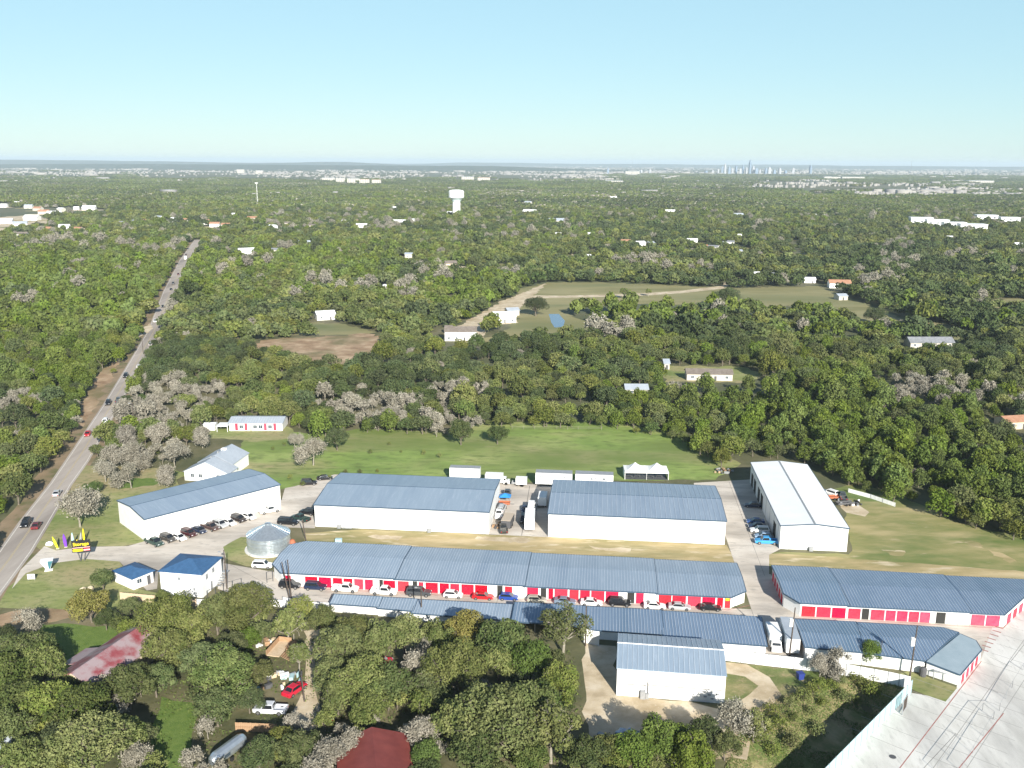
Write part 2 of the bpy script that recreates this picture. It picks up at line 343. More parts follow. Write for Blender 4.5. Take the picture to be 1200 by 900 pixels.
# main road
RL = PG([(-36, 690), (0, 647), (24, 613), (61, 566), (92, 520), (122, 475), (147, 434), (175, 386), (192, 342), (211, 305), (219, 294)])
RR = PG([(0, 694), (35, 647), (55, 614), (82, 568), (102, 540), (117.5, 512.5), (136, 480), (160, 437), (191, 381), (210, 335), (224, 303), (231, 293)])
def extend(p, q, s): return (p[0]+(p[0]-q[0])*s, p[1]+(p[1]-q[1])*s)
RL = [extend(RL[0], RL[1], 2.5)]+RL+[extend(RL[-1], RL[-2], 1.5)]
RR = [extend(RR[0], RR[1], 2.5)]+RR+[extend(RR[-1], RR[-2], 1.5)]
def offset_side(pts, s): return [(x+s, y) for x, y in pts]
patch('road_verge', offset_side(RL, -5.5)+offset_side(RR, 3.2)[::-1], M_gravel, 0.004, clear=False, world=True, jit=1.2, step=9)
patch('road', offset_side(RL, -0.7)+offset_side(RR, 0.7)[::-1], M_asph, 0.016, world=True)
mb = MB(); strip(mb, RL, 0.22, 0.022); strip(mb, RR, 0.22, 0.022); tag(mb.build('road_edge_line', M_line), kind='structure')
def resample(p, n):
    d = [0]
    for a, b in zip(p[:-1], p[1:]): d.append(d[-1]+math.dist(a, b))
    o = []
    for k in range(n):
        t = d[-1]*k/(n-1); i = max(j for j in range(len(d)-1) if d[j] <= t+1e-9); f = (t-d[i])/(d[i+1]-d[i]); o.append((p[i][0]+(p[i+1][0]-p[i][0])*f, p[i][1]+(p[i+1][1]-p[i][1])*f))
    return o
ra, rb = resample(RL, 60), resample(RR, 60); RC = [((a[0]+b[0])/2, (a[1]+b[1])/2) for a, b in zip(ra, rb)]
mb = MB(); strip(mb, [(x-0.15, y) for x, y in RC], 0.13, 0.022); strip(mb, [(x+0.15, y) for x, y in RC], 0.13, 0.022); tag(mb.build('road_centre_line', M_yline), kind='structure')

# lawns, drives and yards (drawn on the ground where they lie)
patch('entrance_lawn', [(44, 640), (62, 606), (84, 570), (105, 562), (140, 556), (200, 552), (215, 575), (180, 600), (182, 632), (170, 635), (141, 640), (98, 641), (62, 645), (48, 645)], M_grass, 0.008, jit=0.25)
patch('bin_lawn', [(262, 641), (282, 629), (335, 632), (347, 641), (326, 664), (290, 664), (264, 655)], M_grass, 0.0185, jit=0.2)
patch('roadside_lawn', [(-4, 712), (10, 688), (30, 672), (62, 660), (100, 655), (140, 658), (160, 690), (190, 696), (185, 712), (60, 715)], M_grass, 0.008)
patch('verge_grass', [(84, 568), (100, 545), (150, 548), (200, 548), (222, 556), (135, 589), (118, 590), (116, 605), (92, 600)], M_grass, 0.006, jit=0.6)
patch('verge_grass', [(128, 563), (160, 560), (196, 562), (180, 569), (140, 573)], M_green, 0.0105, jit=0.5, step=1.5)
patch('back_meadow', [(268, 560), (286, 510), (330, 506), (372, 508), (430, 502), (520, 506), (560, 495), (640, 494), (700, 495), (755, 500), (810, 515), (868, 543), (838, 562), (590, 565), (540, 566), (380, 562), (325, 575)], M_field, 0.008, jit=0.7, clear=False)
patch('east_meadow', [(878, 655), (912, 646), (997, 650), (990, 590), (972, 573), (1005, 566), (1044, 578), (1080, 592), (1116, 610), (1160, 622), (1215, 630), (1330, 645), (1330, 700), (1203, 684), (905, 664)], M_east, 0.007, jit=0.6, clear=False)
patch('dry_strip', [LW(-62, 200.2), LW(-71, 204), LW(-74, 212), LW(-60, 216.6), LW(32.2, 216.9), LW(33.0, 200)], M_dry, 0.010, world=True, jit=0.25)
patch('east_dry_strip', [(884, 650), (912, 648), (1000, 655), (1100, 662), (1205, 670), (1205, 683), (1100, 674), (906, 664)], M_dry, 0.011, jit=0.35)
patch('bare_soil_patch', [(982, 590), (1000, 588), (1022, 600), (1012, 606), (990, 600)], M_dirt, 0.012, jit=1.0)
patch('bare_soil_patch', [(1124, 631), (1138, 633), (1156, 640), (1150, 643), (1134, 638)], M_dry, 0.012, jit=.8, step=1.2)
patch('bare_soil_patch', [(1160, 645), (1180, 650), (1196, 658), (1184, 659), (1168, 652)], M_dry, 0.012, jit=.9, step=1.2)
patch('bare_soil_patch', [(1036, 645), (1062, 646), (1058, 651), (1040, 650)], M_dry, 0.012, jit=.8, step=1.2)
patch('bare_soil_patch', [(560, 628), (620, 631), (622, 636), (575, 635), (556, 632)], M_dirt, 0.0125, jit=.6, step=1.2)
patch('bare_soil_patch', [(690, 640), (740, 643), (738, 647), (700, 645)], M_dirt, 0.0125, jit=.6, step=1.2)
patch('bare_soil_patch', [(430, 627), (470, 628), (466, 633), (436, 631)], M_dirt, 0.0125, jit=.6, step=1.2)
patch('entrance_drive', [(52, 640), (66, 645), (98, 641), (150, 640), (170, 634), (182, 630), (330, 586), (334, 572), (345, 570), (392, 556), (400, 556), (372, 592), (369, 619), (330, 618), (268, 640), (262, 660), (330, 672), (320, 712), (255, 690), (262, 652), (186, 668), (184, 690), (172, 692), (140, 658), (100, 655), (62, 660), (30, 672), (14, 690), (24, 668)], M_conc, 0.013)
patch('storage_lane', [LW(-75, 173), LW(-69, 186), LW(-62, 183), LW(33, 183), LW(33, 201), LW(40, 201), LW(42, 182), LW(66, 181), LW(95, 181), LW(74, 160), LW(60, 170), LW(36, 163.2), LW(-10, 172), LW(-55, 174)], M_conc, 0.017, world=True)
patch('north_lane', [LW(32.6, 199), LW(32.2, 243), LW(27, 247), LW(28, 262), LW(45, 267), LW(45, 216), LW(41.5, 212), LW(39.5, 200)], M_conc, 0.020, world=True)
patch('centre_yard', [LW(-28, 216.8), LW(-28, 243), LW(-40, 245), LW(-40, 257), LW(-16, 255), LW(6, 254), LW(6, 243), LW(-12, 243), LW(-12, 216.8)], M_conc, 0.018, world=True)
patch('bright_drive', [(1068, 812), (1085, 815), (1108, 820), (1120, 806), (1150, 772), (1163, 735), (1176, 736), (1205, 700), (1330, 720), (1420, 930), (965, 935), (978, 905)], M_conc_new, 0.024)
patch('corner_grass', [(1064, 806), (1085, 814), (1109, 822), (1121, 806), (1085, 793), (1062, 787), (1052, 790)], M_grass, 0.028, jit=0.2)
patch('shed_yard', [(684, 752), (720, 757), (722, 812), (850, 830), (870, 852), (880, 890), (690, 890), (684, 800)], M_dirt, 0.012, jit=0.7)
patch('dirt_track', [(848, 776), (872, 777), (905, 795), (915, 812), (905, 828), (872, 848), (850, 828), (880, 815), (886, 805), (872, 792), (848, 790)], M_dirt, 0.014, jit=0.6)
patch('garden_lawn', [(186, 818), (226, 826), (232, 835), (218, 890), (212, 905), (175, 905), (178, 850)], M_green, 0.010, jit=0.8)
patch('garden_grass', [(40, 730), (140, 735), (138, 750), (105, 780), (85, 800), (60, 790), (50, 760)], M_green, 0.009, jit=0.8)
patch('roadside_dirt', [(-10, 722), (40, 712), (80, 713), (84, 725), (40, 732), (0, 742)], M_browndirt, 0.010, jit=0.6)
patch('garden_track', [(358, 738), (385, 735), (380, 770), (368, 800), (374, 822), (378, 850), (340, 860), (336, 850), (352, 820), (356, 790)], M_dirt, 0.011, jit=0.5)
patch('cleared_ground', [(262, 402), (275, 399), (296, 402), (330, 397), (438, 391), (447, 397), (440, 410), (420, 420), (422, 430), (404, 428), (360, 424), (330, 416), (300, 408)], M_browndirt, 0.02, jit=3)
CLEAR.append(PG([(290, 402), (446, 393), (450, 412), (430, 432), (400, 436), (340, 428), (300, 414)]))
patch('cleared_meadow', [(345, 392), (352, 380), (372, 377), (405, 381), (436, 388), (436, 393)], M_pasture, 0.012, jit=3)
CLEAR.append(PG([(598, 352), (660, 366), (780, 366), (870, 369), (960, 367), (1040, 392), (980, 345), (700, 335)]))
CLEAR.append(PG([(505, 385), (570, 385), (575, 414), (505, 414)])); CLEAR.append(PG([(776, 436), (882, 440), (885, 462), (770, 460)])); CLEAR.append(PG([(1050, 400), (1125, 402), (1120, 418), (1052, 416)]))
patch('far_pasture', [(600, 372), (605, 340), (640, 331), (700, 331), (780, 334), (850, 338), (960, 335), (1000, 350), (1060, 375), (1090, 385), (1080, 372), (1140, 392), (1210, 415), (1210, 405), (1230, 420), (1120, 400), (1040, 382), (960, 358), (870, 360), (780, 356), (700, 358), (660, 362), (655, 376)], M_pasture, 0.02, jit=3)
patch('farm_yard', [(520, 390), (556, 372), (590, 352), (612, 344), (634, 334), (640, 332), (620, 352), (600, 368), (606, 378), (575, 382), (562, 400), (545, 404)], M_dirt, 0.028, jit=1.5)
patch('farm_track', [(600, 350), (612, 346), (660, 346.5), (740, 344.5), (800, 340.5), (845, 335), (852, 329), (858, 330), (850, 338), (800, 343.5), (740, 347.5), (660, 349), (610, 350)], M_dirt, 0.05)
patch('pond', [(643, 368), (655, 368), (662, 376), (660, 383), (650, 384), (646, 378)], M_water, 0.06)
patch('pond_bank', [(596, 384), (600, 376), (640, 364), (664, 366), (700, 385), (690, 400), (705, 403), (640, 398), (600, 402), (560, 405), (570, 396)], M_pasture, 0.024, jit=2)
patch('far_clearing', [(625, 318), (655, 310), (680, 303), (672, 297), (650, 308), (612, 318)], M_dirt, 0.03, jit=3)
patch('far_clearing', [(1000, 283), (1100, 276), (1060, 262), (1020, 261)], M_pasture, 0.03, jit=8) if False else None
patch('far_lane', [(755, 290), (800, 291), (830, 298), (825, 300), (780, 294), (750, 293)], M_dirt, 0.05)
patch('far_paddock', [(860, 294), (895, 300), (880, 291), (850, 287)], M_pasture, 0.04, jit=5)
patch('far_paddock', [(905, 304), (950, 304), (940, 296), (910, 297)], M_pasture, 0.04, jit=4)
patch('town_yard', [(-20, 257), (60, 254), (125, 253), (130, 243), (70, 240), (-20, 238)], M_pasture, 0.04, jit=8)
patch('town_yard', [(-10, 278), (30, 270), (70, 262), (40, 252), (-10, 255)], M_dirt, 0.05, jit=6)
patch('town_yard', [(215, 268), (330, 272), (345, 262), (290, 255), (230, 258)], M_palehouse, 0.05, jit=6) if False else None
patch('house_garden', [(776, 448), (870, 448), (895, 440), (870, 430), (780, 428)], M_grass, 0.02, jit=2)
patch('house_garden', [(240, 512), (255, 500), (340, 500), (350, 512), (300, 518)], M_grass, 0.012, jit=1)
patch('far_paddock', [(545, 322), (590, 318), (600, 308), (560, 312)], M_pasture, 0.04, jit=4)
patch('far_paddock', [(1160, 362), (1215, 366), (1215, 350), (1170, 350)], M_pasture, 0.04, jit=5)
patch('farm_drive', [(122, 438), (150, 434), (150, 431), (125, 436)], M_dirt, 0.012) if False else None
patch('gravel_drive', [(160, 398), (180, 385), (176, 379), (160, 388)], M_dirt, 0.030, jit=0.8)
patch('gravel_drive', [(106, 532), (123, 528), (118, 524), (110, 524)], M_dirt, 0.030, jit=0.3)
patch('verge_soil', [(96, 500), (120, 462), (140, 424), (160, 395), (153, 395), (132, 424), (108, 446), (92, 480)], M_browndirt, 0.006, jit=1.2)

def draped(name, pts, m, lift, cell=1.0):
    p = PG(pts); a = np.array(p); lo, hi = a.min(0), a.max(0); xs = np.arange(lo[0], hi[0]+cell, cell); ys = np.arange(lo[1], hi[1]+cell, cell); X, Y = np.meshgrid(xs, ys)
    X = X+RNG.uniform(-.3, .3, X.shape)*cell; Y = Y+RNG.uniform(-.3, .3, Y.shape)*cell; ny, nx = X.shape; i = np.arange(nx*ny).reshape(ny, nx)
    f = np.stack([i[:-1, :-1].ravel(), i[:-1, 1:].ravel(), i[1:, 1:].ravel(), i[1:, :-1].ravel()], 1); c = inpoly(X.ravel()[f].mean(1), Y.ravel()[f].mean(1), p)
    Z = dip(X, Y)+lift; Z = np.where(Z < -.05, Z+.10, Z); CLEAR.append(p)
    me = bpy.data.meshes.new(name); me.from_pydata(np.stack([X.ravel(), Y.ravel(), Z.ravel()], 1).tolist(), [], f[c].tolist()); me.materials.append(m); me.update(); return tag(link(name, me), kind='structure')
draped('rough_grass', [(846, 776), (900, 781), (975, 790), (1035, 801), (1066, 812), (1020, 858), (978, 902), (900, 960), (860, 905), (850, 850), (848, 830)], M_rough, 0.008)
# concrete joints and red kerb paint
mb = MB()
for u in range(-66, 36, 9): strip(mb, [LW(u, 175.3), LW(u, 183)], 0.07, 0.021)
strip(mb, [LW(-66, 179), LW(33, 179)], 0.07, 0.0215)
for v in range(203, 266, 7): strip(mb, [LW(33 if v > 216 else 34, v), LW(44.3 if v > 214 else 40, v)], 0.07, 0.0242)
strip(mb, [LW(38.5, 200), LW(38.5, 264)], 0.07, 0.0246)
for v in (223, 230, 237, 244, 250): strip(mb, [LW(-27.5, v), LW(-12.5, v)], 0.07, 0.0222)
strip(mb, [LW(-19, 217), LW(-20, 254)], 0.14, 0.0226)
for a, b in (((1136, 799), (1170, 812)), ((1160, 770), (1186, 782)), ((1112, 826), (1170, 845)), ((1120, 860), (1078, 905)), ((1184, 776), (1206, 748)), ((1184, 776), (1198, 785))): strip(mb, PG([a, b]), 0.07, 0.029)
for a, b in (((270, 662), (323, 690)), ((186, 640), (262, 615)), ((345, 584), (368, 590)), ((110, 652), (150, 650))): strip(mb, PG([a, b]), 0.07, 0.0195)
tag(mb.build('pavement_joint', M_joint), kind='structure')
mb = MB()
for a, b in (((1163, 735), (1176, 735.8)), ((1176, 735.8), (1203, 708)), ((1150, 775), (1053, 902)), ((1176, 836), (1120, 905))): strip(mb, PG([a, b]), 0.16, 0.030)
for a in ((-68.5, 182.6, -62, 182.2), (-62, 182.2, 28, 182.2), (28, 182.2, 33, 184.8), (42.8, 180.8, 82, 180.2), (-55, 175.9, 12, 176)): strip(mb, [LW(a[0], a[1]), LW(a[2], a[3])], 0.14, 0.0235)
tag(mb.build('red_kerb_line', M_redline), kind='structure')
mb = MB()
for k in range(7):
    c = G(1153+k*3.0, 762-k*4.4); d = Vector((0.75, -0.65)); strip(mb, [(c[0]-d.x*.8, c[1]-d.y*.8), (c[0]+d.x*.8, c[1]+d.y*.8)], 0.35, 0.030)
tag(mb.build('red_ground_marking', M_redline), kind='structure')
mb = MB(); da, db = Vector(G(1150, 775)), Vector(G(1053, 902)); dd = (db-da).normalized(); dn = Vector((-dd.y, dd.x)); dn = dn if dn.x > 0 else -dn
for k in range(-5, 9):
    c = da+dd*(k*4.6); strip(mb, [tuple(c+dn*.3), tuple(c+dn*11.5)], 0.09, 0.0285)
for k in (3.9, 7.8): strip(mb, [tuple(da-dd*22+dn*k), tuple(da+dd*40+dn*k)], 0.09, 0.0288)
for k in range(1, 9): c = da+dd*(k*4.6+1); strip(mb, [tuple(c-dn*.4), tuple(c-dn*10)], 0.09, 0.0285)
tag(mb.build('saw_joint', mat('saw_joint_grey', (0.30, 0.29, 0.27))), kind='structure')

# ------------------------------------------------------------------ buildings
def roof_parts(root, poly, zf, ridge=None, rm=None, th=0.14, over=0.25, seam=0, seam_axis='x', smat=None, sname='seam', trim=True):
    """poly in the root's own coordinates; ridge = (axis, value) or None; zf(x, y) = height of the roof's upper face"""
    c = (sum(p[0] for p in poly)/len(poly), sum(p[1] for p in poly)/len(poly))
    P = []
    for x, y in poly:
        d = math.hypot(x-c[0], y-c[1]); sx = 1 if x > c[0] else -1; sy = 1 if y > c[1] else -1
        P.append((x+sx*over, y+sy*over))
    if area(P) < 0: P = P[::-1]
    halves = [P]
    if ridge:
        ax, val = ridge
        halves = [clip(P, lambda x, y, s=s: s*((x if ax == 'x' else y)-val)) for s in (1, -1)]
    mb = MB()
    for h in halves: mb.prism(h, lambda x, y: zf(x, y)-th, zf)
    ro = mb.build('roof', rm, root)
    if seam:
        mb = MB()
        for h in halves:
            k = 0 if seam_axis == 'x' else 1
            lo = min(p[k] for p in h); hi = max(p[k] for p in h); t = math.ceil((lo+0.15)/seam)*seam
            while t < hi-0.1:
                seg = clip(clip(h, lambda x, y: ((x, y)[k]-t+0.035)), lambda x, y: (t+0.035-(x, y)[k]))
                if len(seg) >= 3: mb.prism(seg, lambda x, y: zf(x, y)-0.01, lambda x, y: zf(x, y)+0.07)
                t += seam
        tag(mb.build(sname, smat or M_seam, ro), kind='stuff')
    if trim:
        mb = MB(); n = len(P)
        for i in range(n):
            a, b = P[i], P[(i+1) % n]; L = math.dist(a, b)
            if L < 0.3: continue
            pts = [a, b]
            if ridge:
                ax, val = ridge; k = 0 if ax == 'x' else 1
                if (a[k]-val)*(b[k]-val) < 0:
                    t = (val-a[k])/(b[k]-a[k]); pts = [a, (a[0]+(b[0]-a[0])*t, a[1]+(b[1]-a[1])*t), b]
            nx, ny = (b[1]-a[1])/L, -(b[0]-a[0])/L
            for p, q in zip(pts[:-1], pts[1:]):
                poly4 = [p, (p[0]+nx*0.12, p[1]+ny*0.12), (q[0]+nx*0.12, q[1]+ny*0.12), q]
                mb.hexa([(x, y, zf(*s)-0.24) for (x, y), s in zip(poly4, (p, p, q, q))], [(x, y, zf(*s)+0.03) for (x, y), s in zip(poly4, (p, p, q, q))])
        mb.build('gutter', M_trim, ro)
    return ro
def walls(root, poly, zf, m, ridge=None, inset=0.0, z0=-0.3, name='wall'):
    h = [poly if area(poly) > 0 else poly[::-1]]
    if ridge:
        ax, val = ridge; h = [clip(h[0], lambda x, y, s=s: s*((x if ax == 'x' else y)-val)) for s in (1, -1)]
    mb = MB()
    for q in h: mb.prism(q, z0, lambda x, y: zf(x, y)-0.145)
    return mb.build(name, m, root)
DOORMESH = {}
def door(root, a, b, z0, z1, m, name='roller_door', frame=True, slats=5, proud=0.05):
    """panel on the wall running a -> b, outward side to the right of a -> b"""
    L = math.dist(a, b); dx, dy = (b[0]-a[0])/L, (b[1]-a[1])/L
    key = (round(L, 1), round(z1-z0, 1), m.name, slats)
    if key not in DOORMESH:
        L_, h = key[0], key[1]; mb = MB()
        mb.box(0, L_, -proud, 0.0, 0, h)
        for k in range(slats):
            z = (k+0.5)*h/slats; mb.box(0.02, L_-0.02, -proud-0.025, -proud, z-h/slats*0.36, z+h/slats*0.36)
        me = mb.build(name, m); DOORMESH[key] = me.data; bpy.data.objects.remove(me)
    o = link(name, DOORMESH[key], root, (a[0]-0, a[1], z0), math.atan2(dy, dx))
    if frame:
        mb = MB(); f = 0.08
        mb.box(-f, 0, -0.10, 0, 0, z1-z0+f); mb.box(L, L+f, -0.10, 0, 0, z1-z0+f); mb.box(0, L, -0.10, 0, z1-z0, z1-z0+f)
        fr = mb.build('door_frame', M_white, o)
    return o
def window(root, a, b, z0, z1, name='window', gm=None):
    L = math.dist(a, b); ang = math.atan2(b[1]-a[1], b[0]-a[0]); mb = MB()
    f = 0.08
    mb.box(-f, L+f, -0.06, 0, -f, 0); mb.box(-f, L+f, -0.06, 0, z1-z0, z1-z0+f); mb.box(-f, 0, -0.06, 0, 0, z1-z0); mb.box(L, L+f, -0.06, 0, 0, z1-z0); mb.box(L/2-0.03, L/2+0.03, -0.05, 0, 0, z1-z0)
    w_ = mb.build(name, M_white, root, (a[0], a[1], z0), ang)
    mb = MB(); mb.box(0, L, -0.03, 0.0, 0, z1-z0); mb.build('pane', gm or M_winglass, w_)
    return w_
def local(poly, o): return [(x-o[0], y-o[1]) for x, y in poly]

# the long row with red doors (front units), built in the yard's grid
def row(name, label, segs, front_v, ridge_v, eave, rise, rm, mono=False, step=0.22, cat='storage building', seam=0.62, z_slope=None):
    o = (segs[0][0][0], segs[0][0][1]); x, y = LW(*o)
    root = empty(name, (x, y, 0), AL, label, cat)
    zfs = []
    for i, poly in enumerate(segs):
        p = local(poly, o); rv = ridge_v-o[1]
        lo = min(q[1] for q in p); hi = max(q[1] for q in p); e = eave-step*i
        if mono: zf = lambda x, y, e=e, lo=lo, hi=hi: e+(y-lo)/(hi-lo)*rise
        else: zf = lambda x, y, e=e, lo=lo, hi=hi, rv=rv: e+rise*(1-abs(y-rv)/((hi-rv) if y > rv else (rv-lo)+1e-6))
        walls(root, p, lambda x, y, zf=zf: zf(x, y)-0.01, M_wall, None if mono else ('y', rv))
        roof_parts(root, p, zf, None if mono else ('y', rv), rm, over=0.2, seam=seam, trim=True)
        zfs.append(zf)
    return root, o, zfs
# row A
A_SEG = [[(-69.4, 183.0), (-44.0, 183.0), (-44.0, 200.2), (-69.2, 200.2), (-72.4, 197.3), (-72.6, 186.8)],
         [(-43.9, 183.0), (-15.4, 183.0), (-15.4, 200.2), (-43.9, 200.2)],
         [(-15.3, 183.0), (13.0, 183.0), (13.0, 200.2), (-15.3, 200.2)],
         [(13.1, 183.0), (28.4, 183.0), (31.9, 186.0), (31.9, 200.2), (13.1, 200.2)]]
rowA, oA, zA = row('storage_row', 'longest storage row with stepped blue-grey roof and red doors, behind the line of parked cars', A_SEG, 183, 192, 3.15, 0.55, M_roof, step=0.16)
def doors_on(root, o, lst, v, segz, m=None, h=2.5):
    for a, b, k in lst:
        u0, u1 = u_at(a, v, 1.3), u_at(b, v, 1.3)
        mm = {'r': M_red, 'f': M_redfade, 'd': M_dark, 'w': M_white}[k]
        door(root, (u0-o[0]-.06, v-o[1]), (u1-o[0]+.06, v-o[1]), 0.05, h, mm, 'roller_door' if k in 'rfw' else 'doorway_shade_panel', frame=k in 'rf', slats=5 if k in 'rfw' else 1)  # dark doorways are flat near-black panels that paint the shade inside a passage
doors_on(rowA, oA, [(334, 341, 'r'), (358, 372, 'r'), (374, 388, 'r'), (390.5, 401, 'r'), (403, 413, 'r'), (415.5, 425.5, 'r'), (428, 437, 'r'), (445, 449, 'd'), (449.8, 463, 'r'),
    (466.5, 479, 'r'), (484, 488.5, 'd'), (491, 496, 'r'), (499, 513, 'r'), (515.5, 526, 'r'), (528, 538, 'r'), (541, 555, 'r'), (557, 571, 'r'), (583, 589, 'd'), (592, 600, 'r'),
    (618, 630.5, 'r'), (634, 640, 'd'), (643, 648, 'r'), (650, 665, 'r'), (667.5, 678, 'r'), (680, 691, 'r'), (693, 708, 'r'), (710, 724.5, 'r'), (735.5, 743, 'd'), (745.5, 754, 'r'),
    (772, 786.5, 'r'), (788, 803.5, 'r'), (806, 821, 'r'), (823, 838, 'r'), (840.5, 847, 'r'), (849.5, 855.5, 'r')], 183.0, zA)
mb = MB(); mb.box(-0.05, 0.75, -0.14, -0.1, 0, 0.6); nb_ = mb.build('notice_board', M_yellow, rowA, (u_at(850.5, 183, 2)-oA[0], 0.0, 1.75))
# row C
C_SEG = [[(39.9, 184.9), (42.6, 181.1), (52.3, 181.1), (52.0, 199.0), (39.9, 198.9)],
         [(52.4, 181.1), (76.6, 181.1), (76.9, 198.4), (52.1, 199.0)],
         [(76.7, 181.1), (83.3, 181.1), (98.8, 198.3), (77.0, 198.4)]]
rowC, oC, zC = row('storage_row', 'storage row with stepped slate blue roof and pink-red doors, right of the white-roofed warehouse lane', C_SEG, 181, 190, 3.1, 0.5, M_roofD, step=0.16)
doors_on(rowC, oC, [(939.5, 955, 'r'), (957, 973, 'r'), (975, 990.5, 'r'), (994, 1008, 'r'), (1010.5, 1018, 'd'), (1020.5, 1036, 'f'), (1038, 1049, 'f'), (1051, 1063, 'f'), (1065, 1076.5, 'f'), (1078, 1089.5, 'f'), (1097.5, 1107.5, 'd'), (1109, 1121, 'w'), (1123, 1135, 'w'), (1138, 1153.5, 'f'), (1155.5, 1171, 'f')], 181.05, zC, h=2.4)
e0, e1 = Vector((83.3, 181.1)), Vector((98.8, 198.3)); ed = (e1-e0).normalized()
for s in (1.2, 4.4, 7.6, 10.8, 14.0, 17.2):
    a, b = e0+ed*s, e0+ed*(s+2.4); door(rowC, (a.x-oC[0], a.y-oC[1]), (b.x-oC[0], b.y-oC[1]), 0.05, 2.2, M_redfade)
for s in (185.6, 188.2, 190.8, 193.4, 196.0):
    door(rowC, (39.9-oC[0], s+2.1-oC[1]), (39.9-oC[0], s-oC[1]), 0.05, 2.2, M_red)
# row B: the low row in front, each unit a step deeper
B_SEG = [[(-55.0, 172.1), (-44.9, 171.8), (-44.9, 175.0), (-55.0, 175.0)], [(-44.8, 171.4), (-37.4, 171.0), (-37.4, 175.0), (-44.8, 175.0)], [(-37.3, 170.2), (-16.7, 169.5), (-16.7, 175.0), (-37.3, 175.0)]]
rowB, oB, zB = row('storage_row', 'narrow low storage row with blue roof across the lane from the first parked cars', B_SEG, 175, 175, 2.0, 0.45, M_roof, mono=True, step=0.1)
B2 = [[(-2.5, 166.9), (13.4, 166.4), (13.4, 175.0), (-2.5, 175.0)], [(13.5, 165.3), (32.9, 164.5), (33.4, 174.6), (13.5, 175.0)]]
rowB2, oB2, zB2 = row('storage_row', 'low two-step storage row with ribbed blue roof, directly behind the big grey-roofed shed', B2, 175, 175, 2.1, 0.6, M_roofD, mono=True, step=0.12)
# the dark carport between them
x, y = LW(-16.5, 168.0); cp = empty('carport', (x, y, 0), AL, 'open carport with glossy dark blue roof between two low storage rows', 'carport')
p = [(0, 0), (13.8, -0.5), (13.8, 7), (0, 7)]; roof_parts(cp, p, lambda x, y: 2.35+y*0.07, None, M_roofD, over=0.1, seam=0.62)
for a, b in ((0.2, 0.2), (4.6, 0.1), (9.2, 0), (13.5, -0.2), (0.2, 6.6), (4.6, 6.6), (9.2, 6.6), (13.5, 6.6)):
    mb = MB(); mb.box(-0.06, 0.06, -0.06, 0.06, 0, 2.2+b*0.07); mb.build('post', M_grey, cp, (a, b, 0))
mb = MB(); mb.box(0, 13.6, 6.7, 6.8, 0, 2.5); mb.build('back_wall', M_wall, cp)
# row D
D_SEG = [[(40.0, 163.4), (50.3, 162.6), (51.9, 174.3), (40.0, 174.0)], [(50.4, 162.6), (61.1, 160.9), (70.9, 172.0), (68.5, 174.0), (52.0, 174.3)]]
rowD, oD, zD = row('storage_row', 'storage row with dark glossy ribbed blue roof behind the small tree and light poles', D_SEG, 174, 168, 2.75, 0.5, M_roofD, step=0.12)
DE = [(61.3, 160.5), (66.1, 157.1), (73.2, 166.5), (73.4, 169.8), (71.2, 171.9)]
x, y = LW(*DE[0]); rd = empty('storage_row', (x, y, 0), AL, 'small end unit with plain pale teal roof and faded red doors beside the bright drive', 'storage building')
p = local(DE, DE[0]); e0, e1 = Vector(p[1]), Vector(p[2]); ed = (e1-e0).normalized(); en = Vector((ed.y, -ed.x))
zfe = lambda x, y: 2.35+0.055*max(0, -((x-e0.x)*en.x+(y-e0.y)*en.y))
walls(rd, p, zfe, M_wall); roof_parts(rd, p, zfe, None, M_roofteal, over=0.1)
for s in (0.5, 3.1, 5.7, 8.3):
    a, b = e0+ed*s, e0+ed*(s+1.9); door(rd, tuple(a), tuple(b), 0.05, 2.0, M_redfade)

def warehouse(label, x, y, ang, L, D, eave, rise, rm, seam=0, axis='x', ridge_m=None, wm=None, cat='warehouse', name='warehouse', trim=True, smat=None, sname='seam'):
    root = empty(name, (x, y, 0), ang, label, cat)
    p = [(0, 0), (L, 0), (L, D), (0, D)]
    if axis == 'x': r = ('y', D/2); zf = lambda x, y: eave+rise*(1-abs(y-D/2)/(D/2))
    else: r = ('x', L/2); zf = lambda x, y: eave+rise*(1-abs(x-L/2)/(L/2))
    walls(root, p, zf, wm or M_wall, r)
    ro = roof_parts(root, p, zf, r, rm, seam=seam, seam_axis=axis, over=0.15, trim=trim, smat=smat)
    mb = MB(); w_ = 0.22; z = eave+rise
    if axis == 'x': mb.hexa([(-.15, D/2-w_, z-0.06), (L+.15, D/2-w_, z-0.06), (L+.15, D/2+w_, z-0.06), (-.15, D/2+w_, z-0.06)], [(-.15, D/2-.02, z+0.05), (L+.15, D/2-.02, z+0.05), (L+.15, D/2+.02, z+0.05), (-.15, D/2+.02, z+0.05)])
    else: mb.hexa([(L/2-w_, -.15, z-0.06), (L/2+w_, -.15, z-0.06), (L/2+w_, D+.15, z-0.06), (L/2-w_, D+.15, z-0.06)], [(L/2-.02, -.15, z+0.05), (L/2+.02, -.15, z+0.05), (L/2+.02, D+.15, z+0.05), (L/2-.02, D+.15, z+0.05)])
    mb.build('ridge_cap', ridge_m or M_trim, ro)
    return root
def downspout(root, x, y, h, m=None):
    mb = MB(); mb.box(-0.05, 0.05, -0.1, 0, 0, h); return mb.build('downspout', m or M_grey, root, (x, y, 0))
def ac_unit(root, x, y):
    mb = MB(); mb.box(-0.45, 0.45, -0.9, -0.1, 0.05, 0.95); mb.lathe([(0.35, 0.95), (0.35, 1.0)], 12, (0, -0.5)); return mb.build('air_conditioner', M_grey, root, (x, y, 0))
x, y = LW(-72.6, 217.0)
wh2 = warehouse('white warehouse with plain blue-grey gable roof behind the grain bin', x, y, AL, 45.2, 24.8, 6.05, 1.3, M_roof, seam=0)
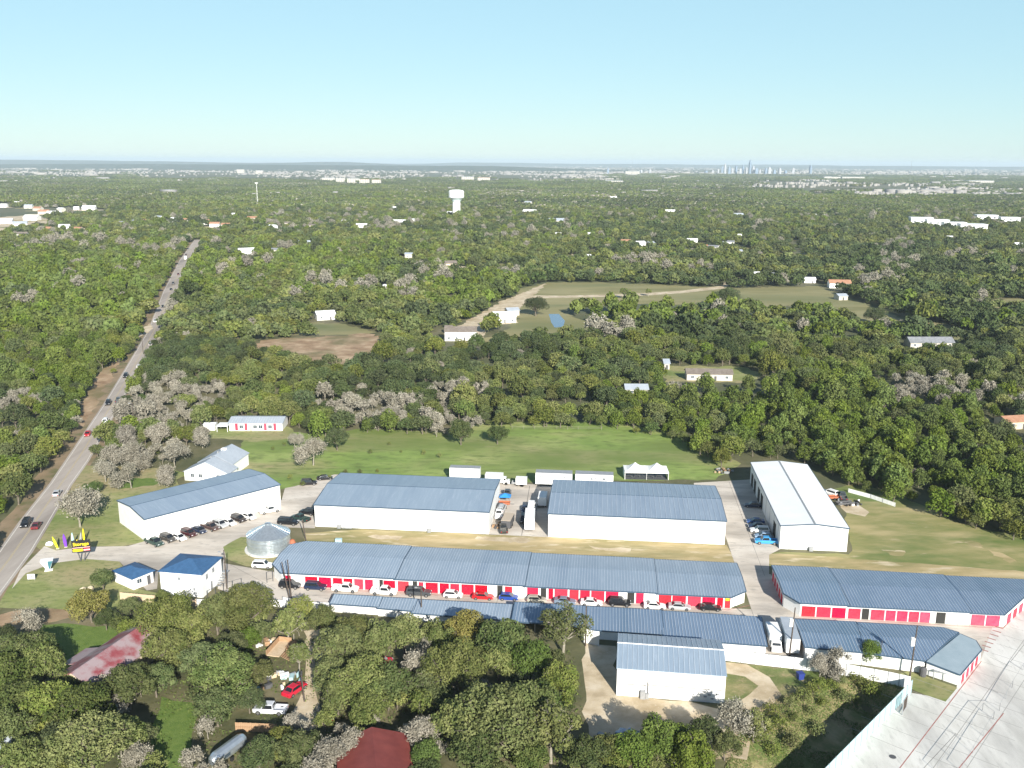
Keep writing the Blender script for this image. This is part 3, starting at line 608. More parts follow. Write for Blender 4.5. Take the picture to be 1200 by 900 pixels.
ac_unit(wh2, 6.5, 0); ac_unit(wh2, 30, 0); mb = MB(); mb.box(7.2, 9.8, -0.8, -0.3, 0.1, 0.3); mb.build('pipe_rack', M_grey, wh2)
for k in range(4): door(wh2, (0, 22-k*5.2), (0, 18.4-k*5.2), 0.05, 3.6, M_grey)
x, y = LW(-12.3, 217.0)
wh3 = warehouse('white warehouse with ribbed blue-grey roof, right of the centre yard', x, y, AL, 43.8, 25.2, 6.35, 1.0, M_roof, seam=1.22)
for k in range(1, 8): downspout(wh3, k*5.5, 0, 6, M_white)
for k in range(4): door(wh3, (0, 23-k*5.4), (0, 19.4-k*5.4), 0.05, 3.6, M_grey)
x, y = LW(44.6, 216.0)
whH = warehouse('tall white-roofed warehouse with a dark ridge strip, shaded on its left side', x, y, AL, 16.0, 48.5, 6.2, 0.75, M_roofwhite, axis='y', ridge_m=M_grey)
mb = MB(); mb.hexa([(7.75, -.16, 6.93), (8.25, -.16, 6.93), (8.25, 48.66, 6.93), (7.75, 48.66, 6.93)], [(7.8, -.16, 7.03), (8.2, -.16, 7.03), (8.2, 48.66, 7.03), (7.8, 48.66, 7.03)]); mb.build('ridge_vent', M_grey, whH)
for yv in (3, 9, 15, 21): downspout(whH, 0.0, yv, 5.9, M_grey)
for yv in (6, 26, 31, 38, 43): door(whH, (0, yv+3.2), (0, yv), 0.05, 3.8, M_dark, 'roller_door', frame=False)
downspout(whH, 8.0, 0, 6.6, M_grey); ac_unit(whH, 7.4, 0)
mb = MB(); mb.box(1.2, 2.1, -0.06, 0, 0, 2.1); mb.build('door', M_white, whH)
for yy in range(0, 48, 4):
    pass
ex, ey = (-90.1, 212.3)
whE = warehouse('long white warehouse with blue gable roof set at an angle behind a car row', ex, ey, math.radians(43.3), 37.0, 17.4, 6.2, 0.9, M_roof)
# big shed in the foreground
x, y = LW(4.2, 147.3)
shed = warehouse('big white corrugated shed with grey-blue roof standing on pale dirt in the foreground', x, y, AL-0.03, 18.8, 12.2, 5.5, 1.5, M_roof, seam=0.9, ridge_m=M_white, trim=False)
mb = MB()
for k in range(1, 26): mb.box(k*0.72-0.03, k*0.72+0.03, -0.04, 0, 0, 5.3)
tag(mb.build('wall_rib', M_wall, shed), kind='stuff')
mb = MB(); mb.box(1.2, 5.0, -0.12, -0.05, 2.35, 2.43); mb.box(5.6, 18.4, -0.12, -0.05, 2.5, 2.58); mb.box(5.4, 5.55, -0.14, -0.04, 0.9, 3.1); mb.box(5.0, 5.08, -0.12, -0.04, 1.4, 2.6); mb.build('conduit', M_dgrey, shed)
mb = MB(); mb.box(4.2, 5.1, -0.7, -0.05, 0.0, 1.5); mb.box(5.15, 5.7, -0.5, -0.05, 0.0, 1.0); mb.build('meter_cabinet', M_grey, shed)
mb = MB()
for k, (a, b) in enumerate(((15.2, 1.0), (15.9, 1.4), (16.4, 0.7), (15.0, 2.0), (17.3, 1.6))): mb.box(a, a+0.5, -0.12, -0.04, b, b+0.25)
mb.box(14.8, 18, -0.1, -0.04, 2.0, 2.06); mb.build('wall_fittings', M_grey, shed)
door(shed, (16.3, 0), (17.3, 0), 0.02, 2.0, M_white, 'door', frame=False, slats=1)

# pale roofed house with hipped gable behind the angled warehouse
hx, hy = G(222, 560); hx, hy = -96.5, 256.0
hi = empty('house', (hx, hy+2, 0), math.radians(-9), 'white house with pale blue-grey gambrel-like roof behind the angled warehouse', 'house')
zf = lambda x, y: 3.2+0.42*(8.2-abs(x-8.2))
walls(hi, [(0, 0), (16.4, 0), (16.4, 6.5), (0, 6.5)], zf, M_white, ('x', 8.2)); roof_parts(hi, [(0, 0), (16.4, 0), (16.4, 6.5), (0, 6.5)], zf, ('x', 8.2), M_roofpale, trim=False, over=0.35)
zf2 = lambda x, y: 4.3+0.42*(6.4-abs(x-8.4))
walls(hi, [(2.0, 6.6), (14.8, 6.6), (14.8, 18.5), (2.0, 18.5)], zf2, M_white, ('x', 8.4)); roof_parts(hi, [(2.0, 6.4), (14.8, 6.4), (14.8, 18.5), (2.0, 18.5)], zf2, ('x', 8.4), M_roofpale, trim=False, over=0.35)
mb = MB(); mb.box(7.6, 9.2, 12.2, 13.6, 5.6, 7.3); mb.build('roof_box', M_white, hi); mb = MB(); mb.tube((8.4, 8.5, 6.6), (8.4, 8.5, 7.6), 0.25, 0.25, 8); mb.tube((7.9, 4.5, 6.2), (7.9, 4.5, 7.2), 0.2, 0.2, 8); mb.build('roof_vent', M_grey, hi)
window(hi, (2.4, 0), (3.6, 0), 1.2, 2.4); window(hi, (5.4, 0), (6.6, 0), 1.2, 2.4); window(hi, (12, 0), (13.2, 0), 1.2, 2.4)
hi.scale = (.84, .9, .92)
# long low house with red panels
jx, jy = G(269, 505)
hj = empty('house', (jx, jy, 0), math.radians(1.5), 'long low white house with red wall panels at the edge of the woods', 'house')
zf = lambda x, y: 3.0+0.22*(4.5-abs(y-4.5))
walls(hj, [(0, 0), (18.4, 0), (18.4, 9), (0, 9)], zf, M_white, ('y', 4.5)); roof_parts(hj, [(0, 0), (18.4, 0), (18.4, 9), (0, 9)], zf, ('y', 4.5), M_roofpale, seam=0.9, trim=False, over=0.4)
for a in (2.0, 5.3, 12.0, 15.3): mb = MB(); mb.box(0, 1.0, -0.06, 0, 0.2, 2.6); mb.build('red_panel', M_redfade, hj, (a, 0, 0))
for a in (3.5, 8.3, 10.2, 13.5): window(hj, (a, 0), (a+1.3, 0), 0.9, 2.1)
door(hj, (7.0, 0), (7.9, 0), 0.02, 2.0, M_tan, 'door', slats=1)
mb = MB(); mb.box(-4.2, -0.2, -1.5, 3.5, 2.0, 2.15); 
for a, b in ((-4, -1.3), (-0.4, -1.3), (-4, 3.2)): mb.box(a, a+.15, b, b+.15, 0, 2)
mb.build('porch_roof', M_roofwhite, hj)
tag_ = empty('garden_shed', (*G(247, 503), 0), 0, 'small white shed left of the long house with red panels', 'shed')
walls(tag_, [(-2, -1.5), (2, -1.5), (2, 1.5), (-2, 1.5)], lambda x, y: 2.4-abs(y)*.2, M_white, ('y', 0)); roof_parts(tag_, [(-2, -1.5), (2, -1.5), (2, 1.5), (-2, 1.5)], lambda x, y: 2.5-abs(y)*.2, ('y', 0), M_roofwhite, trim=False, over=0.15)

def hip(root, x0, x1, y0, y1, eave, rise, rm, over=0.45, trim=False):
    a, b, c, d = x0-over, x1+over, y0-over, y1+over; w_, h_ = b-a, d-c; zz = eave
    mb = MB()
    if w_ > h_: r1, r2 = (a+h_/2, (c+d)/2), (b-h_/2, (c+d)/2)
    else: r1, r2 = ((a+b)/2, c+w_/2), ((a+b)/2, d-w_/2)
    z1 = eave+rise
    base = [(a, c, zz), (b, c, zz), (b, d, zz), (a, d, zz)]; R1, R2 = (*r1, z1), (*r2, z1)
    mb.poly([(x, y, z-0.12) for x, y, z in base][::-1])
    for k in range(4): p, q = base[k], base[(k+1) % 4]; mb.poly([(p[0], p[1], zz-.12), (q[0], q[1], zz-.12), q, p])
    if w_ > h_: mb.poly([base[0], base[1], R2, R1]); mb.poly([base[1], base[2], R2]); mb.poly([base[2], base[3], R1, R2]); mb.poly([base[3], base[0], R1])
    else: mb.poly([base[0], base[1], R1]); mb.poly([base[1], base[2], R2, R1]); mb.poly([base[2], base[3], R2]); mb.poly([base[3], base[0], R1, R2])
    return mb.build('roof', rm, root)
# two-storey white office with bright blue hipped roof
x, y = LW(-94.0, 176.0)
of = empty('office', (-76.1, 184.4, 0), math.radians(-9.5), 'two-storey white office with bright blue hipped roof beside the gate', 'building')
mb = MB(); mb.box(0, 9.7, 0, 9.0, -0.3, 5.45); mb.build('wall', M_white, of); hip(of, 0, 9.7, 0, 9.0, 5.5, 1.3, M_bright, 0.3)
window(of, (4.2, 0), (4.7, 0), 3.7, 4.4); window(of, (7.6, 0), (8.1, 0), 1.6, 2.2)
window(of, (9.7, 1.6), (9.7, 2.6), 3.4, 4.6); window(of, (9.7, 4.6), (9.7, 5.6), 3.6, 4.7); door(of, (9.7, 3.4), (9.7, 4.4), 0.02, 2.1, M_grey, 'door', slats=1)
downspout(of, 9.6, 0, 5.3, M_grey)
mb = MB()
for k in range(5): mb.box(9.8, 10.9, 5.6+k*0.6, 6.1+k*0.6, 0.35*k, 0.35*k+0.12)
mb.box(9.8, 11.0, 8.6, 9.9, 1.9, 2.05); mb.build('outside_stair', M_grey, of)
of2 = empty('office', (-88.6, 190.2, 0), math.radians(-35), 'small single-storey office with bright blue roof at the entrance drive', 'building')
mb = MB(); mb.box(0, 6.9, 0, 5.0, -0.3, 2.75); mb.build('wall', M_white, of2); hip(of2, 0, 6.9, 0, 5.0, 2.8, 1.0, M_bright, 0.4)
window(of2, (6.9, 1.0), (6.9, 2.1), 1.1, 2.1); door(of2, (6.9, 3.4), (6.9, 4.3), 0.02, 2.1, M_dgrey, 'door', slats=1)

# grain bin
gx, gy = -59.0, 209.0
silo = empty('grain_bin', (gx, gy, 0), 0, 'round galvanised steel grain bin with conical roof on a concrete pad', 'silo')
mb = MB(); mb.lathe([(5.75, 0.0), (5.75, 0.25)], 40); mb.build('base_pad', M_conc_new, silo)
mb = MB(); prof = []
for k in range(21): prof.append((5.1+(0.035 if k % 2 else 0), 0.25+k*0.19))
mb.lathe(prof, 40); mb.build('wall', M_galv, silo)
mb = MB(); mb.lathe([(5.25, 4.02), (5.25, 4.08), (0.7, 6.35), (0.7, 6.36)], 40); rf = mb.build('roof', M_galv, silo)
mb = MB()
for k in range(28):
    t = 2*math.pi*k/28; mb.tube((5.25*math.cos(t), 5.25*math.sin(t), 4.1), (0.7*math.cos(t), 0.7*math.sin(t), 6.4), 0.035, 0.03, 4)
tag(mb.build('roof_rib', M_galv, rf), kind='stuff')
mb = MB(); mb.lathe([(0.75, 6.34), (0.75, 6.6), (0.15, 6.75)], 16); mb.build('cap', M_galv, rf)
mb = MB()
for k in range(3):
    for t in np.linspace(0, 2*math.pi, 40, endpoint=False): mb.tube((5.16*math.cos(t), 5.16*math.sin(t), 1.2+k*1.1), (5.16*math.cos(t+.157), 5.16*math.sin(t+.157), 1.2+k*1.1), 0.03, 0.03, 4, cap=False)
mb.build('hoop', M_galv, silo)
mb = MB()
for s in (-0.25, 0.25): mb.tube((5.3, s-1.5, 0.3), (5.3, s-1.5, 4.3), 0.03, 0.03, 4)
for k in range(12): mb.tube((5.3, -1.75, 0.5+k*0.32), (5.3, -1.25, 0.5+k*0.32), 0.02, 0.02, 4)
mb.build('ladder', M_galv, silo)
mb = MB(); mb.tube((0, 0, 0), (0, 0, 1.2), 0.9, 0.75, 10); mb.lathe([(0.8, 1.2), (0.5, 1.9), (0.1, 2.1)], 10); tag(mb.build('feed_hopper', M_orange, None, (*G(343, 641), 0)), 'rust-orange barrel standing right beside the grain bin', 'barrel')

# open tent
tx, ty = G(732, 562)
tent = empty('event_tent', (tx, ty, 0), math.radians(-2.0), 'white twin-peaked marquee with dark open front on the meadow edge', 'tent')
mb = MB(); W_, D_ = 13.0, 6.0
for c in (0, 1):
    x0, x1 = c*W_/2, (c+1)*W_/2; n = 8; cx, cy = (x0+x1)/2, D_/2
    rings = []
    for j in range(5):
        s = j/4; zz = 2.5+1.9*(s**1.7); q = 1-s*0.97
        rings.append([(cx+(px_-cx)*q, cy+(py_-cy)*q, zz) for px_, py_ in ((x0, 0), (cx, 0), (x1, 0), (x1, cy), (x1, D_), (cx, D_), (x0, D_), (x0, cy))])
    for j in range(4):
        for k in range(8): k2 = (k+1) % 8; mb.poly([rings[j][k], rings[j][k2], rings[j+1][k2], rings[j+1][k]])
    mb.poly(rings[4])
mb.build('canopy', M_canvas, tent)
mb = MB(); mb.box(0, W_, -0.03, 0, 2.1, 2.52); mb.box(-0.03, 0, 0, D_, 0.1, 2.52); mb.box(W_, W_+.03, 0, D_, 0.1, 2.52); mb.box(0, W_, D_, D_+.03, 2.1, 2.52); mb.build('valance', M_canvas, tent)
mb = MB(); mb.box(0.2, W_-.2, .2, D_-.2, 0.0, 0.06); mb.build('tent_shade_sheet', M_dgrey, tent)  # dark sheet added to paint the shade inside the marquee
for a in (0.1, W_/2, W_-0.1):
    for b in (0.1, D_-0.1): mb = MB(); mb.tube((0, 0, 0), (0, 0, 2.5), 0.06, 0.06, 6); mb.build('pole', M_white, tent, (a, b, 0))
for k, (a, b) in enumerate(((1.6, 1.6), (4.0, 2.2), (8.0, 1.6), (10.6, 2.0))):
    tb = empty('folding_table', (tx+a, ty+b-0.2, 0), 0, f'dark folding table under the marquee, {["leftmost", "second from the left", "second from the right", "rightmost"][k]}', 'table', 'tables under the marquee')
    mb = MB(); mb.box(-0.9, 0.9, -0.4, 0.4, 0.7, 0.75); mb.build('table_top', M_dgrey, tb)
    for q in ((-.8, -.3), (.8, -.3), (-.8, .3), (.8, .3)): mb = MB(); mb.box(-.03, .03, -.03, .03, 0, 0.7); mb.build('leg', M_dgrey, tb, (*q, 0))

# house roofs in the trees, foreground
def gable_house(label, x, y, ang, L, D, eave, rise, wm, rm, axis='x', wins=True, name='house', cat='house', chimney=False, over=0.4):
    root = empty(name, (x, y, 0), ang, label, cat)
    p = [(-L/2, -D/2), (L/2, -D/2), (L/2, D/2), (-L/2, D/2)]
    if axis == 'x': r = ('y', 0); zf = lambda x, y: eave+rise*(1-abs(y)/(D/2))
    else: r = ('x', 0); zf = lambda x, y: eave+rise*(1-abs(x)/(L/2))
    walls(root, p, zf, wm, r); ro = roof_parts(root, p, zf, r, rm, trim=False, over=over)
    if wins:
        n = max(1, int(L/4))
        for k in range(n):
            a = -L/2+L*(k+0.5)/n
            if k == n//2: door(root, (a-.5, -D/2), (a+.5, -D/2), 0.02, 2.0, M_dgrey, 'door', slats=1, frame=False)
            else: window(root, (a-.6, -D/2), (a+.6, -D/2), 1.0, 2.1)
    if chimney: mb = MB(); mb.box(-.4, .4, -.4, .4, eave, eave+rise+0.8); mb.build('chimney', M_stone, root, (L/4, 0, 0))
    return root
rh = gable_house('house with faded pink-red metal roof among the oaks, lower left', -73.5, 152.0, math.radians(72), 17, 8.6, 3.4, 2.0, M_tan, M_redroof)
p = [(-3, 4.6), (3, 4.6), (3, 8), (-3, 8)]; roof_parts(rh, p, lambda x, y: 3.1-(y-4.6)*.25, None, M_redroof, trim=False, over=0.1)
roof_parts(rh, [(4.8, -4.2), (8.2, -4.2), (8.2, 0.6), (4.8, 0.6)], lambda x, y: 3.3+(4.6-abs(y))*0.43+0.1, None, M_roofwhite, trim=False, over=0.0)  # white sheet over the red slope, painting in its pale reflection
gable_house('house with dark red metal roof at the bottom edge among trees', -20.3, 121.5, math.radians(12), 10.5, 15, 3.0, 1.8, M_tan, M_rust, axis='y', wins=False)
gable_house('pale-roofed cottage hidden under trees at the bottom-left corner', -82.0, 126.0, math.radians(20), 9, 7, 2.8, 1.4, M_tan, M_roofpale)

# ------------------------------------------------------------------ fences
PANEL = {}
def metal_fence(label, pts, h, m, span=2.4, name='metal_fence', zf=None, tilt=0, rib=0.3, post=True, cap=None):
    root = empty(name, (*pts[0], 0), 0, label, 'fence')
    for a, b in zip(pts[:-1], pts[1:]):
        L = math.dist(a, b); n = max(1, round(L/span)); s = L/n; ang = math.atan2(b[1]-a[1], b[0]-a[0])
        key = (m.name, round(s, 2), h)
        if key not in PANEL:
            mb = MB(); mb.box(0.01, s-0.01, -0.015, 0.015, 0.04, h)
            k = rib/2
            while k < s: mb.box(k-0.035, k+0.035, -0.05, 0.05, 0.04, h); k += rib
            o = mb.build('panel', m); PANEL[key] = o.data; bpy.data.objects.remove(o)
            mb = MB(); mb.box(-0.05, 0.05, -0.09, 0.09, 0, h+0.04); o = mb.build('post', M_grey); PANEL[key+('p',)] = o.data; bpy.data.objects.remove(o)
        for k in range(n):
            x = a[0]+(b[0]-a[0])*k/n-pts[0][0]; y = a[1]+(b[1]-a[1])*k/n-pts[0][1]
            link('panel', PANEL[key], root, (x, y, 0), ang)
            if post: link('post', PANEL[key+('p',)], root, (x, y, 0), ang)
    return root
metal_fence('white corrugated metal fence running from the shed past the tree towards the light pole', [LW(22.8, 161.6), G(900, 780.5), G(975, 789), G(1040, 801), G(1066, 807)], 2.4, M_white)
metal_fence('white corrugated metal fence behind the trees along the narrow low storage row', [LW(-66, 173.8), LW(-55.3, 171.6)], 1.9, M_white) 
metal_fence('short white metal fence closing the yard left of the big grey-roofed shed', [G(683, 753), G(702, 757)], 3.0, M_white)
tf = metal_fence('pale teal metal fence along the raised concrete lot beside the dark ditch', [G(1067.5, 812.5), G(978, 905), G(930, 955)], 2.7, M_teal, rib=0.4)
a, b = G(1067.5, 812.5), G(930, 955)
mb = MB(); q = Vector((FN.x, FN.y)); p = [(a[0]+q.x*.02-a[0], a[1]+q.y*.02-a[1]), (b[0]+q.x*.02-a[0], b[1]+q.y*.02-a[1]), (b[0]+q.x*.32-a[0], b[1]+q.y*.32-a[1]), (a[0]+q.x*.32-a[0], a[1]+q.y*.32-a[1])]
mb.prism(p, -3.1, 0.05); tag(mb.build('retaining_wall', M_conc, None, (*a, 0)), 'low concrete retaining wall under the pale teal fence', 'wall')
def wood_fence(label, pts, h, m, w_=0.3):
    root = empty('wooden_fence', (*pts[0], 0), 0, label, 'fence'); key = ('wood', m.name, h)
    if key not in PANEL:
        mb = MB(); mb.hexa([(0.01, -.012, 0.03), (w_-.01, -.012, 0.03), (w_-.01, .012, 0.03), (0.01, .012, 0.03)], [(0.01, -.012, h), (w_-.01, -.012, h), (w_-.01, .012, h), (0.01, .012, h)]); o = mb.build('board', m); PANEL[key] = o.data; bpy.data.objects.remove(o)
    for a, b in zip(pts[:-1], pts[1:]):
        L = math.dist(a, b); n = max(1, int(L/w_)); ang = math.atan2(b[1]-a[1], b[0]-a[0])
        for k in range(n):
            link('board', PANEL[key], root, (a[0]+(b[0]-a[0])*k/n-pts[0][0], a[1]+(b[1]-a[1])*k/n-pts[0][1], random.uniform(-.04, .02)), ang)
        mb = MB(); mb.box(0, L, 0.015, 0.06, 0.4, 0.5); mb.box(0, L, 0.015, 0.06, h-.4, h-.3); mb.build('rail', m, root, (a[0]-pts[0][0], a[1]-pts[0][1], 0), ang)
    return root
wood_fence('pale wooden fence below the small blue-roofed office', [G(141, 703), G(184, 707)], 1.8, M_palewood)
wood_fence('pale wooden fence below the two-storey blue-roofed office', [G(196, 709), G(231, 711)], 1.8, M_palewood)
metal_fence('short white metal fence joined to the pale wooden fence by the gate', [G(231, 711), G(250, 712)], 1.8, M_white)
metal_fence('white metal fence behind the trees below the gate and utility poles', [G(312, 710), G(352, 714), G(386, 715)], 1.7, M_white)
wood_fence('brown wooden fence beside the silver caravan', [G(276, 857), G(325, 859)], 1.7, M_wood)
def rail_fence(label, pts, h, m, every=3.0, rails=(0.5, 1.0), r=0.05, name='rail_fence', cat='fence'):
    root = empty(name, (*pts[0], 0), 0, label, cat); me = None
    for a, b in zip(pts[:-1], pts[1:]):
        L = math.dist(a, b); n = max(1, round(L/every))
        for k in range(n+1):
            if me is None: mb = MB(); mb.tube((0, 0, 0), (0, 0, h), r, r, 5); o = mb.build('post', m, root); me = o.data
            else: o = link('post', me, root)
            o.location = (a[0]+(b[0]-a[0])*k/n-pts[0][0], a[1]+(b[1]-a[1])*k/n-pts[0][1], 0)
        for z in rails:
            mb = MB(); mb.tube((a[0]-pts[0][0], a[1]-pts[0][1], z), (b[0]-pts[0][0], b[1]-pts[0][1], z), r*0.6, r*0.6, 4); mb.build('rail', m, root)
    return root
rail_fence('thin wire and post fence along the far edge of the meadow', [G(600, 503), G(640, 503), G(690, 503.5), G(705, 504)], 1.3, M_greybark, 4)
rail_fence('dark metal railing and gate track beside the blue-roofed office', [G(243, 702), G(262, 693), G(283, 687)], 1.9, M_dgrey, 2.6, (0.2, 1.9), 0.07)
rail_fence('dark sliding gate frame at the left end of the longest storage row', [G(313, 683), G(320, 681)], 2.6, M_dgrey, 5, (0.8, 2.6), 0.09, 'gate_frame', 'gate')
rail_fence('dark chain fence and gate along the bright drive, bottom right', [G(1098, 905), G(1151, 833), G(1164, 843), G(1127, 905)], 1.5, M_grey, 6, (1.5,), 0.04, 'chain_fence')
rail_fence('dark open gate frame beside the bright drive at the right edge', [G(1151, 833), G(1171, 833), G(1186, 806), G(1199, 785)], 1.5, M_grey, 6, (1.5,), 0.04, 'chain_fence')
metal_fence('pale grey screen wall right of the east meadow woods', [G(994, 577), G(1020, 584), G(1049, 594)], 1.2, M_white, span=5, rib=1.2)

# ------------------------------------------------------------------ poles and signs
def light_pole(label, px, py, h, lean=(0, 0), lamp=True, box_=False):
    x, y = G(px, py); root = empty('light_pole', (x, y, 0), 0, label, 'pole')
    mb = MB(); mb.tube((0, 0, -0.2), (lean[0], lean[1], h), 0.17, 0.11, 8); mb.build('pole', M_pole, root)
    if lamp:
        mb = MB(); mb.tube((lean[0]*.93, lean[1]*.93, h*.93), (lean[0]*.93-0.9, lean[1]*.93, h*.95), 0.04, 0.04, 5); mb.box(lean[0]*.93-1.3, lean[0]*.93-.8, lean[1]*.93-.15, lean[1]*.93+.15, h*.94, h*.97); mb.build('lamp_arm', M_grey, root)
    if box_:
        mb = MB(); mb.box(lean[0]*.7-0.75, lean[0]*.7-0.12, -0.25+lean[1]*.7, 0.25+lean[1]*.7, h*.62, h*.77); mb.build('transformer', M_white, root)
    return root
light_pole('dark utility pole with pale box, by the moving trailer at the white fence', 925, 769, 10.2, (0.35, 0), False, True)
light_pole('dark utility pole with pale box at the fence corner by the teal-roofed unit', 1066, 794, 10.5, (0.3, 0), False, True)
light_pole('dark pole beside the office gate railing with a small lamp', 266, 690, 9.2, (-0.1, 0), True)
light_pole('tallest dark pole in front of the first parked black car', 342, 707, 9.9, (-0.5, 0.3), False)
light_pole('slightly leaning dark pole just left of the tallest one by the first parked cars', 340.5, 706, 9.2, (-1.5, 0.4), False)
light_pole('slim dark pole among trees at the left end of the big shed yard', 686, 757, 8.5, (0, 0), False)
light_pole('thin pale pole rising through the trees in front of the narrow storage row', 494, 722, 6.8, (0, 0), True)
light_pole('dark pole between the grain bin and the ridge of the long row', 359, 636, 6.2, (-0.7, 0), True)
light_pole('short dark pole beside the red sedan in the garden', 357, 822, 5.0, (-0.4, 0.2), False)
light_pole('roadside pole among the bare grey trees near the main road', 157, 500, 9.0, (0.1, 0), True)
light_pole('distant roadside pole beyond the green thicket right of the main road', 168, 415, 8.0, (0, 0), False)
mb = MB(); mb.tube((0, 0, 0), (0, 0, 4.6), 0.09, 0.07, 6); r_ = empty('flag_pole', (*G(1031, 776.5), 0), 0, 'dark downpipe-like post against the rear wall of the glossy-roofed storage row', 'post'); mb.build('post', M_dgrey, r_)

# roadside sign
sx, sy = G(97, 657)
sg = empty('roadside_sign', (sx, sy, 0), math.radians(16), 'black billboard with yellow storage lettering on twin posts by the entrance', 'sign')
for a, b in ((-0.35, -0.9), (0.35, 0.9)):
    mb = MB(); mb.tube((a, 0, -0.2), (b, 0, 2.6), 0.13, 0.13, 8); mb.build('post', M_dgrey, sg)
mb = MB(); mb.box(-2.0, 2.0, -0.22, 0.22, 2.3, 5.15); bd = mb.build('board', M_black, sg)
mb = MB(); mb.box(-1.9, 1.9, -0.235, -0.222, 3.35, 3.5); mb.build('pink_strip', mat('pink_sign_print', (0.75, 0.45, 0.42)), bd)
mb = MB(); mb.box(-1.85, 0.35, -0.245, -0.222, 2.5, 3.1); mb.build('yellow_print', M_yellow, bd)
mb = MB(); mb.box(0.5, 1.85, -0.245, -0.222, 2.95, 3.2); mb.box(0.5, 1.85, -0.245, -0.222, 2.5, 2.62); mb.build('red_print', M_red, bd)
mb = MB(); mb.box(0.5, 1.85, -0.245, -0.222, 2.66, 2.9); mb.build('white_print', M_white, bd)
def lettering(txt, size, m, parent, loc, ext=0.02):
    cu = bpy.data.curves.new('lettering', 'FONT'); cu.body = txt; cu.size = size; cu.extrude = ext; cu.align_x = 'CENTER'; cu.offset = 0.018
    t = bpy.data.objects.new('lettering', cu); COL.objects.link(t); dg = bpy.context.evaluated_depsgraph_get(); dg.update()
    me = bpy.data.meshes.new_from_object(t.evaluated_get(dg)); bpy.data.objects.remove(t); me.materials.clear(); me.materials.append(m)
    o = link('lettering', me, parent, loc); o.rotation_euler = (math.pi/2, 0, 0); return o
lettering('Storage', 1.12, M_yellow, bd, (0, -0.25, 3.95))
for k in range(5):
    mb = MB(); mb.lathe([(0.12, 5.15), (0.12, 5.32), (0.03, 5.42)], 8); o = mb.build('finial', M_yellow if k % 2 else M_dgrey, bd, (-1.6+k*0.8, 0, 0))
def board(label, px, py, m, h, wd, lean, yaw, tipm=None):
    x, y = G(px, py); root = empty('surfboard_sign', (x, y, 0), yaw, label, 'surfboard', 'upright surfboards on the entrance lawn')
    mb = MB(); n = 10; ring0 = []
    prof = [(math.sin(math.pi*min(1, 0.12+0.88*t))**0.55*wd/2*(1 if t < 0.75 else 1-(t-.75)*1.6), t*h) for t in np.linspace(0, 1, n)]
    for (a, za), (b, zb) in zip(prof[:-1], prof[1:]):
        la, lb = lean*za/h, lean*zb/h
        mb.hexa([(la-a, -.12, za), (la+a, -.12, za), (la+a, .12, za), (la-a, .12, za)], [(lb-b, -.10, zb), (lb+b, -.10, zb), (lb+b, .10, zb), (lb-b, .10, zb)])
    mb.build('board', m, root)
    mb = MB(); mb.box(-0.35, 0.35, -0.3, 0.3, -0.05, 0.12); mb.build('foot', M_conc, root)
    return root
board('yellow-lime surfboard leaning left, leftmost of the upright surfboards', 68, 643, M_lime, 3.3, 0.55, -1.0, 0.2)
board('purple surfboard standing on the entrance lawn', 77.5, 641, M_purple, 3.5, 0.75, -0.3, 0.15)
board('pale cyan surfboard just left of the black storage billboard', 86, 640, M_cyan, 3.6, 0.5, 0.0, 0.1)
board('small grey-violet surfboard behind the black billboard', 94, 638, M_grey, 3.3, 0.45, 0.5, 0.1)
board('narrow yellow surfboard rising behind the black billboard', 99, 636, M_yellow, 3.9, 0.4, 0.0, 0.1)
x, y = G(57, 668); r_ = empty('monument_sign', (x, y, 0), math.radians(20), 'white wedge-shaped sign with teal panel at the corner of the entrance lawn', 'sign')
mb = MB(); mb.hexa([(-.3, -.3, 0), (.3, -.3, 0), (.3, .3, 0), (-.3, .3, 0)], [(-1.5, -.9, 2.6), (1.2, -.9, 2.6), (1.2, .9, 2.6), (-1.5, .9, 2.6)]); mb.build('body', M_white, r_)
mb = MB(); mb.hexa([(.1, -.42, .4), (.36, -.42, .4), (.36, -.34, .4), (.1, -.34, .4)], [(.05, -.95, 2.5), (1.15, -.95, 2.5), (1.15, -.88, 2.5), (.05, -.88, 2.5)]); mb.build('teal_panel', mat('dark_teal_print', (0.05, 0.16, 0.20)), r_)
mb = MB(); mb.hexa([(-.6, -.62, 1.5), (-.2, -.62, 1.5), (-.2, -.55, 1.5), (-.6, -.55, 1.5)], [(-.75, -.78, 2.0), (-.3, -.78, 2.0), (-.3, -.7, 2.0), (-.75, -.7, 2.0)]); mb.build('emblem', M_cyan, r_)
mb = MB(); mb.box(-.8, .9, -.7, .5, 0, 0.12); mb.build('base', M_white, r_)
x, y = G(37, 680); r_ = empty('yard_sign', (x, y, 0), 0.1, 'small white notice board low on the roadside lawn', 'sign')
mb = MB(); mb.box(-.8, .8, -.05, .05, 0.3, 1.5); mb.build('panel', M_white, r_); mb = MB(); mb.box(-.75, -.68, -.04, .04, 0, .3); mb.box(.68, .75, -.04, .04, 0, .3); mb.build('post', M_grey, r_); mb = MB(); mb.box(-.2, .45, -.07, -.052, 0.6, 1.1); mb.build('print', M_grey, r_)
def rock(label, px, py, s, m=None):
    x, y = G(px, py); mb = MB(); n = 8; prof = [(s*.9, -.1), (s, s*.35), (s*.7, s*.8), (s*.2, s)]
    mb.lathe(prof, n)
    mb.v = [(a*(1+random.uniform(-.15, .15)), b*(1+random.uniform(-.15, .15)), c*(1+random.uniform(-.1, .1))) for a, b, c in mb.v]
    return tag(mb.build('boulder', m or M_stone, None, (x, y, 0)), label, 'boulder')
rock('large tan boulder beside the tree on the roadside lawn', 98, 694, 1.1); rock('smaller pale boulder right of the large tan one', 106, 691, 0.8)
rock('flat pale stone lying on the entrance lawn near the surfboards', 58, 638.5, 0.9, M_white)

